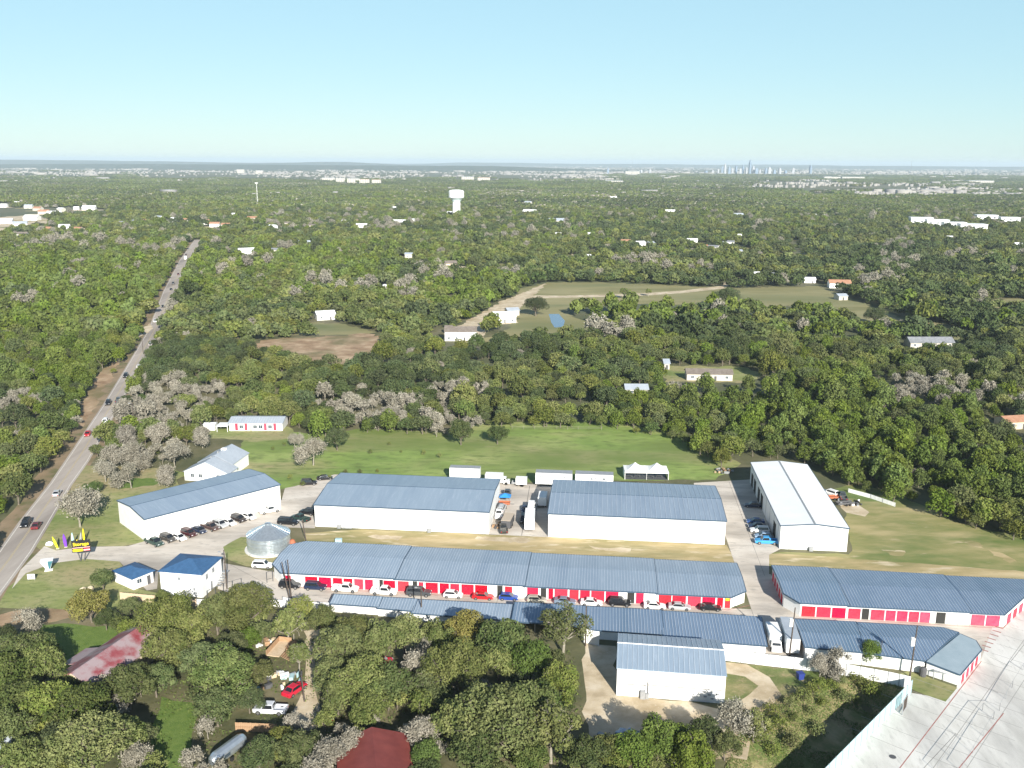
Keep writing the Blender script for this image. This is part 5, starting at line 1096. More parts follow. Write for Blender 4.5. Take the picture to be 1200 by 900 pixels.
# ------------------------------------------------------------------ trees
def cards(C, Nrm, sx, sy, rng, wob=0.9, along=False):
    n = len(C); N_ = Nrm+rng.normal(0, wob, (n, 3)); N_ /= np.linalg.norm(N_, axis=1)[:, None]+1e-9
    A = np.cross(N_, rng.normal(0, 1, (n, 3))); 
    if along:                                            # long thin twig cards point outward
        A = Nrm+rng.normal(0, .45, (n, 3))
    A /= np.linalg.norm(A, axis=1)[:, None]+1e-9
    B = np.cross(A, N_); B /= np.linalg.norm(B, axis=1)[:, None]+1e-9
    s = rng.uniform(.65, 1.35, (n, 1)); A = A*sx*s/2; B = B*sy*s/2
    V = np.stack([C-A-B*.7, C+A*.75-B, C+A+B*.8, C-A*.8+B], 1).reshape(-1, 3)
    return V
def crown_pts(rng, R, z0, H, nl, nleaf, lobe=0.34, shell=0.68, irr=0.25):
    """leaf positions on lumps set round an uneven dome"""
    L = []; k = 0
    while len(L) < nl:
        th = k*2.39996+rng.uniform(-.5, .5); t = (k+.5)/nl; cz = 1-1.28*t; r = math.sqrt(max(0, 1-cz*cz)); k += 1
        q = shell*rng.uniform(1-irr, 1+irr*.6); lr = lobe*rng.uniform(.75, 1.25)
        L.append((math.cos(th)*r*R*q*(1+.22*math.cos(th*2+nl)), math.sin(th)*r*R*q*(1+.22*math.sin(th*3+nl*.7)), z0+H*(0.42+0.46*cz*q/shell), lr*R, lr*H*rng.uniform(.55, .8)))
        if k > 500: break
    L.append((0, 0, z0+H*.55, R*.5, H*.35)); L = np.array(L)
    wgt = L[:, 3]**2; wgt /= wgt.sum(); idx = rng.choice(len(L), nleaf, p=wgt); Q = L[idx]
    d = rng.normal(0, 1, (nleaf, 3)); d[:, 2] = d[:, 2]*.9+.35; d /= np.linalg.norm(d, axis=1)[:, None]
    rr = rng.uniform(.72, 1.08, (nleaf, 1)); C = np.stack([Q[:, 0]+d[:, 0]*Q[:, 3]*rr[:, 0], Q[:, 1]+d[:, 1]*Q[:, 3]*rr[:, 0], Q[:, 2]+d[:, 2]*Q[:, 4]*rr[:, 0]], 1)
    keep = C[:, 2] > z0*.75
    return C[keep], d[keep], L
def mesh_np(name, V, F, mats, mi=None):
    me = bpy.data.meshes.new(name); nv, nf = len(V), len(F)
    me.vertices.add(nv); me.vertices.foreach_set('co', np.asarray(V, np.float32).ravel())
    k = F.shape[1]; me.loops.add(nf*k); me.loops.foreach_set('vertex_index', F.astype(np.int32).ravel())
    me.polygons.add(nf); me.polygons.foreach_set('loop_start', np.arange(0, nf*k, k, dtype=np.int32)); me.polygons.foreach_set('loop_total', np.full(nf, k, np.int32))
    for m in mats: me.materials.append(m)
    if mi is not None: me.polygons.foreach_set('material_index', np.asarray(mi, np.int32))
    me.update(calc_edges=True); return me
def tubes_np(segs, n=5):
    V = []; F = []
    mb = MB()
    for p, q, a, b in segs: mb.tube(p, q, a, b, n, cap=False)
    return np.array(mb.v).reshape(-1, 3), np.array(mb.f, int).reshape(-1, 4)
def limbs(rng, L, z0, H, R, tr, n=6):
    s = [((0, 0, -.3), (rng.uniform(-.2, .2), rng.uniform(-.2, .2), z0), tr, tr*.72)]; top = s[0][1]
    ids = rng.choice(len(L), min(n, len(L)), replace=False)
    for i in ids:
        e = L[i][:3]; m = (top[0]*.45+e[0]*.55+rng.uniform(-.3, .3), top[1]*.45+e[1]*.55+rng.uniform(-.3, .3), z0*.5+e[2]*.5+.3)
        s.append((top, m, tr*.5, tr*.3)); s.append((m, tuple(e), tr*.3, tr*.1))
        for _ in range(2):
            f = (e[0]+rng.uniform(-1, 1)*R*.2, e[1]+rng.uniform(-1, 1)*R*.2, e[2]+rng.uniform(0, .8)*H*.15); s.append((m, f, tr*.16, tr*.05))
    return s
def branchy(rng, H, R, depth=5, spread=.62, seg=None, tr=.26):
    out = []; tips = []
    def go(p, d, l, r, k):
        e = p+d*l; out.append((tuple(p), tuple(e), r, r*.68))
        if k == 0: tips.append((e, d)); return
        for _ in range(3 if k > 1 else 2+int(rng.random() < .5)):
            nd = d+Vector(rng.normal(0, spread, 3)); nd.z += .12; nd.normalize(); go(e, nd, l*rng.uniform(.62, .88), r*.6, k-1)
    go(Vector((0, 0, -.2)), Vector((rng.uniform(-.1, .1), rng.uniform(-.1, .1), 1)).normalized(), H*.26, tr, depth)
    return out, tips
QF = lambda n, o=0: (np.arange(n*4).reshape(n, 4)+o)
MESHES = {}
def tree_parts(kind, var, tier):
    """(trunk mesh, crown mesh) ; tier 0 = near, 1 = middle"""
    key = (kind, var, tier)
    if key in MESHES: return MESHES[key]
    rng = np.random.default_rng(abs(hash((['oak', 'olive', 'dark', 'cedar', 'bare', 'yellow', 'bright', 'sparse', 'shrub'].index(kind), var, tier))) % 100000)
    cm = dict(oak=L_oak, olive=L_olive, dark=L_dark, cedar=L_cedar, bare=L_grey, yellow=L_yel, bright=L_bright, sparse=L_olive, shrub=L_olive)[kind]
    if kind == 'bare':
        seg, tips = branchy(rng, 7.0, 4, 5 if tier != 1 else 4, .60, tr=.2)
        V, F = tubes_np(seg, 4 if tier != 1 else 3); tm = mesh_np('trunk', V, F, [M_greybark])
        T = np.array([t[0][:] for t in tips]); D = np.array([t[1][:] for t in tips]); m = 6 if tier != 1 else 6
        C = np.repeat(T, m, 0)+rng.normal(0, .38, (len(T)*m, 3)); Dn = np.repeat(D, m, 0)
        Va = cards(C, Dn, .62 if tier != 1 else .8, .05 if tier != 1 else .11, rng, along=True)
        m2 = 30 if tier != 1 else 14; C2 = np.repeat(T, m2, 0)+rng.normal(0, .42, (len(T)*m2, 3)); Vb = cards(C2, np.repeat(D, m2, 0), .24 if tier != 1 else .42, .16 if tier != 1 else .26, rng, 1.2)
        Vc = np.concatenate([Va, Vb]); C = np.concatenate([C, C2])
        cmesh = mesh_np('crown', Vc, QF(len(C)), [cm])
    else:
        p = dict(oak=(4.6, 2.0, 5.4, 34, .26), olive=(4.3, 1.8, 5.6, 30, .28), dark=(4.8, 1.8, 5.6, 34, .27), cedar=(3.2, 0.8, 5.8, 18, .38), yellow=(4.0, 1.6, 5.0, 20, .36), bright=(3.8, 1.4, 5.0, 16, .42), sparse=(3.8, 2.5, 5.5, 20, .26), shrub=(1.8, .2, 2.0, 9, .45))[kind]
        R, z0, H, nl, lo = p; nleaf = {0: 6200, 1: 1700, 2: 9500}[tier]
        if kind == 'shrub': nleaf = 500
        if kind == 'sparse': nleaf = int(nleaf*.5)
        sz = {0: .31, 1: .50, 2: .22}[tier]*(1 if kind not in ('shrub',) else .8)
        C, d, L = crown_pts(rng, R, z0, H, nl, nleaf, lo)
        Vc = cards(C, d, sz, sz*.62, rng, .75 if tier == 1 else .52); cmesh = mesh_np('crown', Vc, QF(len(C)), [cm])
        lm = limbs(rng, L, z0, H, R, .28 if kind != 'shrub' else .08, 14 if tier != 1 else 4); V, F = tubes_np(lm, 5 if tier != 1 else 4)
        if tier != 1 and kind != 'shrub':
            sg = []
            ends = [sgm[1] for sgm in lm[2::4]]; LL = [l_ for l_ in L if any(abs(l_[0]-e_[0])+abs(l_[1]-e_[1]) < 1e-6 for e_ in ends)]
            for _ in range(50 if kind != 'sparse' else 80):
                q = LL[rng.integers(len(LL))]; d_ = rng.normal(0, 1, 3); d_[2] = abs(d_[2])*.8; d_ /= np.linalg.norm(d_); a0 = q[:3]; b0 = a0+d_*np.array([q[3], q[3], q[4]])*rng.uniform(.95, 1.12); mid = (a0+b0)/2+rng.normal(0, .15, 3)
                sg += [(tuple(a0), tuple(mid), .07, .05), (tuple(mid), tuple(b0), .05, .02)]
            V2, F2 = tubes_np(sg, 3); F2_ = F2+len(V)
            if F.shape[1] == F2_.shape[1]: V = np.concatenate([V, V2]); F = np.concatenate([F, F2_])
        tm = mesh_np('trunk', V, F, [M_greybark if kind == 'sparse' else M_bark])
    MESHES[key] = (tm, cmesh); return MESHES[key]
NAMES = dict(oak='oak_tree', olive='oak_tree', dark='oak_tree', cedar='cedar_tree', bare='bare_tree', yellow='elm_tree', bright='leafy_tree', sparse='sparse_tree', shrub='shrub')
KW = dict(oak='grey-green oak', olive='olive-green oak', dark='dark green oak', cedar='light green cedar', bare='leafless grey tree', yellow='yellowing tree', bright='bright green tree', sparse='thin-leaved tree', shrub='low shrub')
RAD = dict(oak=4.9, olive=4.7, dark=5.0, cedar=3.5, bare=4.2, yellow=4.3, bright=4.2, sparse=4.0, shrub=2.1)
HGT = dict(oak=7.2, olive=7.2, dark=7.2, cedar=6.6, bare=8.0, yellow=6.6, bright=6.4, sparse=7.6, shrub=2.2)
ntree = {}
def plant(kind, x, y, r, label, group=None, tier=0, zs=1.0, z=0.0, cat='tree'):
    var = random.randrange({0: 4, 1: 3, 2: 3}[tier]); tm, cm = tree_parts(kind, var, tier)
    k = r/RAD[kind]; root = empty(NAMES[kind], (x, y, z), random.uniform(0, 6.28), label, 'shrub' if kind == 'shrub' else 'tree', group)
    hz = k*zs*random.uniform(.92, 1.08) if k < 1.3 else k*zs*.88
    root.scale = (k, k, hz); link('trunk', tm, root); link('crown', cm, root)
    return root
TREES = []
def T(kind, px, py, wpx, label, zs=1.0, tier=0):
    dep = F_.dot(Vector((*G(px, py), -CAM_H))); r = wpx/2*dep/FOC*.96; k = r/RAD[kind]; zc = HGT[kind]*k*.5*zs
    if kind == 'bare': zc = HGT[kind]*k*.6*zs
    x, y = G(px, py, zc); z = float(dip(x, y))
    TREES.append((x, y, r)); tier = 2 if (k > 1.3 and kind not in ('bare', 'shrub') and tier == 0) else tier
    return plant(kind, x, y, r, label, tier=tier, zs=zs, z=z)
FG = 'woods across the bottom of the view'
for t in [
 ('bare', 21, 722, 46, 'drooping grey-green bare tree at the left edge just below the roadside lawn'), ('dark', 4, 748, 40, 'dark oak cut by the left edge below the roadside lawn'),
 ('oak', 28, 768, 84, 'broad oak left of the red-roofed house garden'), ('oak', 6, 800, 76, 'oak at the left edge level with the red roof'), ('olive', 50, 786, 62, 'olive oak left of the lower end of the red roof'),
 ('oak', 22, 826, 82, 'oak at the left edge, below the broad ones'), ('olive', 58, 830, 74, 'olive oak below the red-roofed house, left side'), ('oak', 10, 862, 70, 'oak near the bottom-left corner, above the pale cottage'),
 ('dark', 60, 872, 60, 'dark oak right of the pale cottage in the bottom-left corner'), ('oak', 92, 832, 84, 'big oak overhanging the lower end of the red roof'), ('oak', 150, 806, 78, 'big round oak covering the right side of the red-roofed house'),
 ('oak', 182, 800, 52, 'oak between the red-roofed house and the bright garden lawn'), ('olive', 106, 874, 108, 'very large olive oak at the bottom, left of the bright lawn'), ('oak', 146, 866, 66, 'oak beside the bright garden lawn, bottom left'),
 ('bare', 162, 880, 52, 'pale bare tree at the left side of the bright garden lawn'), ('oak', 22, 892, 70, 'oak cut by the bottom edge at the far left'),
 ('yellow', 106, 712, 50, 'yellow-green tree below the roadside lawn boulders'), ('oak', 120, 681, 34, 'grey-green oak beside the tan boulder on the lawn'), ('dark', 124, 728, 32, 'dark green tree just above the red roof'), ('oak', 152, 712, 32, 'small oak in front of the pale wooden fence'),
 ('olive', 196, 727, 82, 'large olive oak right of the top of the red roof'), ('olive', 222, 742, 60, 'olive oak below the two-storey blue-roofed office'), ('olive', 196, 764, 66, 'olive oak right of the red roof end'), ('olive', 190, 700, 22, 'small oak against the two-storey office wall'),
 ('olive', 288, 712, 82, 'wide olive oak in front of the gate and railing'), ('olive', 254, 724, 56, 'olive oak left of the wide one by the railing'), ('oak', 262, 790, 96, 'huge round grey-green oak left of the garden junk'), ('oak', 236, 776, 60, 'oak tucked left of the huge round oak'),
 ('oak', 254, 832, 60, 'oak below the huge round oak, above the wooden fence'), ('bright', 291, 752, 34, 'bright green tree left of the wooden deck'), ('sparse', 338, 738, 44, 'thin pale-stemmed tree above the garden track'), ('sparse', 352, 722, 40, 'thin tree in front of the white fence by the poles'),
 ('olive', 305, 792, 40, 'olive oak leaning over the garden junk from the left'), ('dark', 292, 822, 44, 'dark oak left of the old silver-white pickup'), ('olive', 330, 868, 44, 'olive oak right of the wooden fence by the caravan'), ('oak', 160, 748, 40, 'oak covering the upper right corner of the red roof'), ('sparse', 350, 772, 34, 'thin tree between the deck and the garden track'), ('oak', 76, 806, 44, 'oak hiding the lower left end of the red roof'),
 ('oak', 272, 758, 46, 'oak left of the bright green tree by the deck'), ('olive', 378, 730, 44, 'olive oak at the left end of the narrow storage row'), ('olive', 413, 744, 58, 'olive oak second along the narrow storage row'), ('olive', 398, 762, 68, 'olive oak right of the garden track'),
 ('oak', 388, 790, 58, 'oak at the bend of the garden track'), ('olive', 446, 757, 62, 'olive oak above the glimpsed crimson car'), ('olive', 474, 748, 56, 'olive oak below the third unit of the narrow row'), ('bare', 500, 752, 40, 'grey bare tree in front of the narrow row, centre'),
 ('olive', 424, 800, 84, 'big olive oak below the glimpsed crimson car'), ('oak', 455, 806, 76, 'oak right of the big one below the crimson car'), ('olive', 396, 820, 54, 'olive oak beside the half-hidden dark car'), ('oak', 432, 834, 60, 'oak above the dark red roof, left'),
 ('bare', 490, 776, 56, 'pale bare tree in the middle of the lower woods'), ('oak', 500, 806, 56, 'oak right of the pale bare tree in the lower woods'), ('bare', 384, 876, 70, 'wide grey bare tree left of the dark red roof'), ('bare', 412, 868, 52, 'pale branching bare tree touching the dark red roof'),
 ('oak', 350, 882, 60, 'oak at the bottom below the garden track'), ('dark', 304, 890, 54, 'dark oak beside the silver caravan'), ('bare', 490, 852, 60, 'pale bare tree right of the dark red roof'), ('bright', 497, 888, 44, 'bright green tree right of the dark red roof at the bottom edge'),
 ('yellow', 546, 740, 54, 'yellowish round oak covering the narrow row wall'), ('olive', 515, 754, 46, 'olive oak left of the yellowish round one'), ('olive', 531, 784, 88, 'big olive oak in the middle of the lower woods'), ('oak', 590, 756, 76, 'oak below the dark carport roof'),
 ('bright', 622, 778, 58, 'bright green tree amid the woods below the carport'), ('olive', 584, 778, 52, 'olive oak left of the bright green tree below the carport'), ('sparse', 660, 738, 66, 'tall thin-leaved tree at the corner of the shed yard'), ('olive', 655, 808, 62, 'olive oak at the left edge of the shed yard'),
 ('olive', 585, 846, 122, 'largest olive oak at bottom centre'), ('olive', 545, 852, 84, 'olive oak left of the largest one at bottom centre'), ('oak', 628, 832, 84, 'grey-green oak right of the largest one at bottom centre'), ('sparse', 646, 862, 76, 'thin-leaved tree at the lower left of the shed yard'),
 ('oak', 560, 888, 76, 'oak on the bottom edge, centre'), ('oak', 622, 892, 60, 'oak on the bottom edge right of centre'), ('oak', 512, 820, 54, 'oak between the bare trees and the largest olive oak'), ('dark', 688, 890, 60, 'dark oak at the bottom, right of centre'),
 ('olive', 712, 884, 50, 'olive tree at the bottom below the clutter'), ('cedar', 742, 884, 54, 'bushy green cedar at the bottom below the shed'), ('cedar', 770, 872, 54, 'bushy green cedar second from the left below the shed'), ('bright', 796, 872, 48, 'bright green tree below the shed yard'),
 ('dark', 826, 862, 50, 'dark green tree below the right corner of the big shed'), ('cedar', 812, 888, 52, 'green cedar on the bottom edge below the big shed'), ('bare', 862, 832, 58, 'grey bare tree right of the big shed'), ('olive', 850, 876, 44, 'olive bush-like tree at the bottom, right of the cedars'), ('sparse', 884, 852, 40, 'thin tree on the slope right of the grey bare tree'),
 ('bright', 1021, 767, 30, 'small bright green tree in front of the glossy-roofed row'), ('bare', 992, 768, 46, 'small bare tree left of the bright green one by the white fence'), ('bare', 962, 776, 34, 'thin bare sapling by the white fence'),
 ('bare', 90, 580, 66, 'large pale bare tree beside the road on the entrance lawn'), ('bare', 152, 551, 38, 'pale bare tree in the middle of the verge lawn behind the angled warehouse'), ('bare', 194, 551, 36, 'pale bare tree near the corner of the angled warehouse'), ('bare', 122, 546, 34, 'pale bare tree left of the others on the verge lawn'), ('dark', 109, 572, 24, 'dark oak beside the large pale tree by the road'),
 ('bare', 132, 527, 40, 'grey bare tree near the road above the verge lawn'), ('bare', 166, 522, 42, 'grey bare tree in the cluster left of the pale-roofed house'), ('bare', 203, 524, 42, 'grey bare tree just left of the pale-roofed house'), ('bare', 236, 506, 34, 'grey bare tree below the garden shed of the red-panelled house'), ('bare', 148, 506, 38, 'grey bare tree high in the cluster by the road'), ('bare', 186, 504, 38, 'grey bare tree behind the cluster left of the pale-roofed house'), ('olive', 218, 512, 30, 'olive oak among the grey bare trees left of the pale-roofed house'),
 ('bare', 366, 518, 48, 'leaning pale bare tree at the left of the meadow'), ('dark', 395, 516, 34, 'dark oak at the left rim of the meadow'), ('bare', 345, 512, 24, 'small bare tree left of the leaning one at the meadow'), ('dark', 540, 509, 36, 'dark round oak on the meadow rim, centre'), ('dark', 583, 511, 28, 'smaller dark oak on the meadow rim, right of the other'),
 ('dark', 852, 348, 36, 'lone dark oak on the far pasture'), ('sparse', 731, 344, 13, 'lone small tree on the far pasture track'), ('sparse', 760, 343, 9, 'tiny tree beside the far pasture track'), ('dark', 628, 358, 34, 'dark oak beside the far farm track'), ('dark', 1026, 370, 30, 'dark oak on the dry slope right of the far pasture'), ('bare', 1019, 336, 22, 'tall pale tree beside the far pink-roofed farmhouse')]:
    T(*t)
T('bare', 292, 556, 26, 'small bare tree beside the pale-roofed house', tier=1)
# shrubs of the slope and small saplings
sp = [(905, 836), (915, 850), (925, 828), (940, 820), (952, 812), (962, 806), (975, 804), (985, 798), (1000, 795), (1010, 800), (1025, 796), (900, 860), (930, 842), (948, 832), (965, 822), (985, 812), (1004, 812), (1020, 808), (888, 868), (905, 878), (960, 850), (930, 866)]
for i, (a, b) in enumerate(sp):
    x, y = G(a+random.uniform(-3, 3), b); plant(random.choice(['shrub', 'shrub', 'shrub']), x, y, random.uniform(1.2, 2.4), 'green shrub on the overgrown slope above the dark ditch', 'shrubs on the overgrown slope', z=float(dip(x, y)))
for i, (a, b) in enumerate([(333, 523), (355, 570), (386, 562), (405, 556), (422, 556), (442, 554), (497, 533), (515, 537), (313, 567), (340, 562), (434, 532), (470, 531), (320, 528), (456, 522)]):
    x, y = G(a, b); plant('shrub', x, y, random.uniform(.6, 1.0), 'small sapling planted on the meadow', 'saplings on the meadow', zs=1.6)
x, y = G(876, 772); plant('shrub', x, y, .8, 'single small bush against the white fence right of the big shed')

# ---- wild woodland
def pixnp(x, y, z=0.0):
    vx, vy, vz = x, y, z-CAM_H; k = F_.x*vx+F_.y*vy+F_.z*vz
    return 600+FOC*(R2.x*vx+R2.y*vy+R2.z*vz)/k, 450-FOC*(U2.x*vx+U2.y*vy+U2.z*vz)/k
SITE = PG([(36, 638), (64, 596), (92, 560), (118, 538), (150, 548), (200, 548), (222, 545), (226, 512), (262, 497), (340, 497), (372, 517), (430, 510), (520, 514), (560, 503), (700, 503), (747, 509), (800, 524), (846, 549), (880, 540), (950, 545), (1000, 572), (1075, 598), (1110, 618), (1150, 630), (1205, 638), (1330, 655)])+[(330, 150), (300, 60), (-300, 60)]+PG([(-120, 735)])
BOTTOM = PG([(-80, 752), (60, 748), (110, 790), (140, 745), (200, 724), (310, 724), (350, 745), (395, 740), (485, 752), (600, 762), (672, 764), (682, 820), (688, 872), (900, 905), (900, 1050), (-120, 1050)])
ROADP = offset_side(RL, -3.6)+offset_side(RR, 2.2)[::-1]
KEEP_OFF = [(-71.5, 153.5, 8.5), (-20.3, 121.5, 7), (-82, 126, 5), (*G(345, 815), 3.4), (*G(317, 838), 3.4), (*G(268, 888), 5), (*G(300, 860), 3), (*G(325, 778), 4), (*G(330, 803), 3.4)]
HOUSES = []   # filled below, used here: (x, y, half width, clearing depth)
def scatter(y0, y1, sp, seed):
    rng = np.random.default_rng(seed); ys = np.arange(y0, y1, sp*.87); P = []
    for i, yy in enumerate(ys):
        w_ = yy*.60+28; xs = np.arange(-w_, w_, sp)+(i % 2)*sp/2; P.append(np.stack([xs, np.full(len(xs), yy)], 1))
    P = np.concatenate(P); P += rng.uniform(-.42*sp, .42*sp, P.shape); return P, rng
def in_clear(P, grow=0):
    x, y = P[:, 0], P[:, 1]; c = np.zeros(len(P), bool)
    for poly in CLEAR+[ROADP]: c |= inpoly(x, y, poly)
    for hx_, hy_, hw_, dp in HOUSES: c |= (np.abs(x-hx_) < hw_) & (y > hy_-dp) & (y < hy_+hw_*.8)
    return c
KINDS = ['oak', 'olive', 'dark', 'cedar', 'bare']
def species(P, rng):
    x, y = P[:, 0], P[:, 1]; px, py = pixnp(x, y); n1 = noise2(x, y, 38, 1)*.6+noise2(x, y, 15, 2)*.4; n2 = noise2(x, y, 55, 3); n3 = noise2(x, y, 24, 4)
    g = lambda cx, cy, sx_, sy_: np.exp(-((px-cx)/sx_)**2-((py-cy)/sy_)**2)
    lime = .30+.9*g(60, 350, 120, 45)+.7*g(70, 450, 80, 45)+.35*g(90, 520, 90, 60)+.9*g(790, 372, 170, 14)+.75*g(980, 520, 190, 60)+.8*g(1100, 570, 160, 50)+.45*g(330, 330, 170, 30)+.5*g(900, 440, 190, 25)+.3*g(550, 360, 80, 25)+.3*g(350, 300, 200, 14)+.4*g(960, 395, 120, 10)
    lime = lime-.5*g(1000, 320, 260, 35)-.35*g(560, 420, 140, 30)-.5*g(220, 420, 60, 20)
    grey = .03+1.0*g(180, 500, 95, 50)+0.8*g(520, 470, 70, 28)+0.7*g(400, 480, 70, 28)+0.7*g(1070, 470, 90, 20)+.5*g(770, 312, 50, 10)+.4*g(110, 288, 90, 14)+.35*g(780, 470, 30, 12)+.3*g(260, 460, 80, 20)+.25*g(480, 265, 140, 16)+.3*g(760, 385, 140, 10)+.3*g(60, 420, 60, 16)
    dark = .25+.45*g(1000, 330, 260, 50)+.35*g(650, 300, 200, 40)+.4*g(560, 430, 130, 30)+.35*g(1150, 400, 70, 30)
    u = rng.random(len(P)); k = np.where(u < .5, 0, 1)
    k = np.where(n2*1.1+rng.uniform(-.25, .25, len(P)) < dark, 2, k)
    k = np.where(n1*1.0+rng.uniform(-.24, .24, len(P)) < lime*.78, 3, k)
    k = np.where(n3*.95+rng.uniform(-.24, .24, len(P)) < grey*.62, 4, k)
    return k
# distant and middle-distance houses come first so that the woods leave room for them
WALLS_ = {'w': M_palehouse, 'W': M_white, 't': M_tan}; ROOFS_ = {'g': M_greysh, 'b': M_shing, 't': M_terra, 'w': M_roofwhite, 'p': M_roofpale}
def far_house(px, py, wpx, wl, rf, label, depth_r=.55, h=None, yaw=None, name='house', cat='house', clear=None, gable=True):
    x, y = G(px, py); dist = math.hypot(x, y); W_ = wpx*dist/FOC; D_ = W_*depth_r; h = h or 2.9
    if dist > 900: h = max(h, 3.8)
    yaw = random.uniform(-.5, .5) if yaw is None else yaw
    HOUSES.append((x, y, W_/2+3, (clear if clear is not None else min(7*dist/CAM_H*.5, 80)) + D_/2))
    o = gable_house(label, x, y, yaw, W_*.88, max(D_*.9, 7), h, max(1.3, min(D_*.24, 3.4)), WALLS_[wl], ROOFS_[rf], wins=(W_ < 70), name=name, cat=cat)
    CLEARG.append((x, y, W_))
    if dist > 800: yard_ground(x, y, W_*.75+9)
    return o
CLEARG = []
def yard_ground(x, y, r):                                # the worn pale ground round a far house
    n = 12; pts = [(x+math.cos(2*math.pi*k/n)*r*random.uniform(.8, 1.25), y-r*.25+math.sin(2*math.pi*k/n)*r*random.uniform(.7, 1.1)) for k in range(n)]
    patch('house_yard', pts, random.choice([M_dirt, M_pasture, M_dry]), random.uniform(.05, .09), world=True)
far_house(540, 398, 42, 'W', 'b', 'white barn with brown roof at the end of the farm track', .45, 5.2, .02, 'barn', 'barn', clear=14)
far_house(591, 377, 30, 'W', 'w', 'white metal-roofed shed beside the farm track', .6, 4, .1, 'barn', 'barn', clear=14)
far_house(600, 369, 16, 'w', 'p', 'small pale shed just behind the white metal-roofed one', .6, 3.4, .3, 'shed', 'shed', clear=8)
far_house(526, 390, 9, 't', 'b', 'little brown outbuilding left of the white barn', .8, 3, 0, 'shed', 'shed', clear=6)
far_house(830, 444, 60, 'w', 'b', 'long pale ranch house with brown roof in the right-hand woods', .28, 3.2, -.05, clear=16)
far_house(780, 431, 7, 'w', 'p', 'tiny pale shed left of the long ranch house', .8, 3, 0, 'shed', 'shed', clear=8)
far_house(745, 461, 30, 'w', 'p', 'low pale-roofed house hidden in woods left of the ranch house', .4, 2.8, 0, clear=8)
far_house(1088, 406, 54, 'w', 'g', 'dark grey roofed house at the right edge of the woods', .35, 3.0, .03, clear=12)
far_house(1185, 500, 30, 't', 't', 'brown-roofed house at the right edge behind the east woods', .5, 3, .2, clear=12)
far_house(983, 337, 26, 'W', 't', 'farmhouse with reddish brown roof right of the far pasture', .5, 4, -.1, clear=20)
far_house(985, 351, 12, 'w', 'p', 'small pale shed in front of the reddish farmhouse', .6, 3, .2, 'shed', 'shed', clear=12)
far_house(381, 374, 24, 'W', 'w', 'white-roofed house in the clearing left of centre', .5, 3.8, .4, clear=18)
far_house(290, 299, 22, 'W', 'w', 'white gabled house in the green woods left of centre', .6, 4.5, .5)
far_house(277, 332, 10, 'W', 'w', 'small white roof in the green woods below the gabled house', .6, 3.5, .1)
far_house(322, 297, 16, 'w', 'g', 'grey-roofed house right of the white gabled house', .5, 4, 0)
far_house(357, 288, 14, 'w', 'p', 'pale roof in the woods below the town houses', .6, 4, .3)
far_house(427, 302, 7, 'W', 'w', 'tiny white roof in woods, centre left', .6, 4, 0)
far_house(482, 302, 16, 'w', 'p', 'low pale roof in the woods left of the brown-roofed house', .4, 3.5, 0)
far_house(528, 313, 15, 't', 'b', 'brown-roofed house in the woods at the centre', .7, 4, .3)
far_house(454, 340, 10, 'w', 'w', 'small white shed in the middle woods', .6, 3, -.6, 'shed', 'shed')
far_house(380, 340, 8, 'w', 'p', 'tiny pale roof in the woods above the cleared ground', .6, 3, 0, 'shed', 'shed')
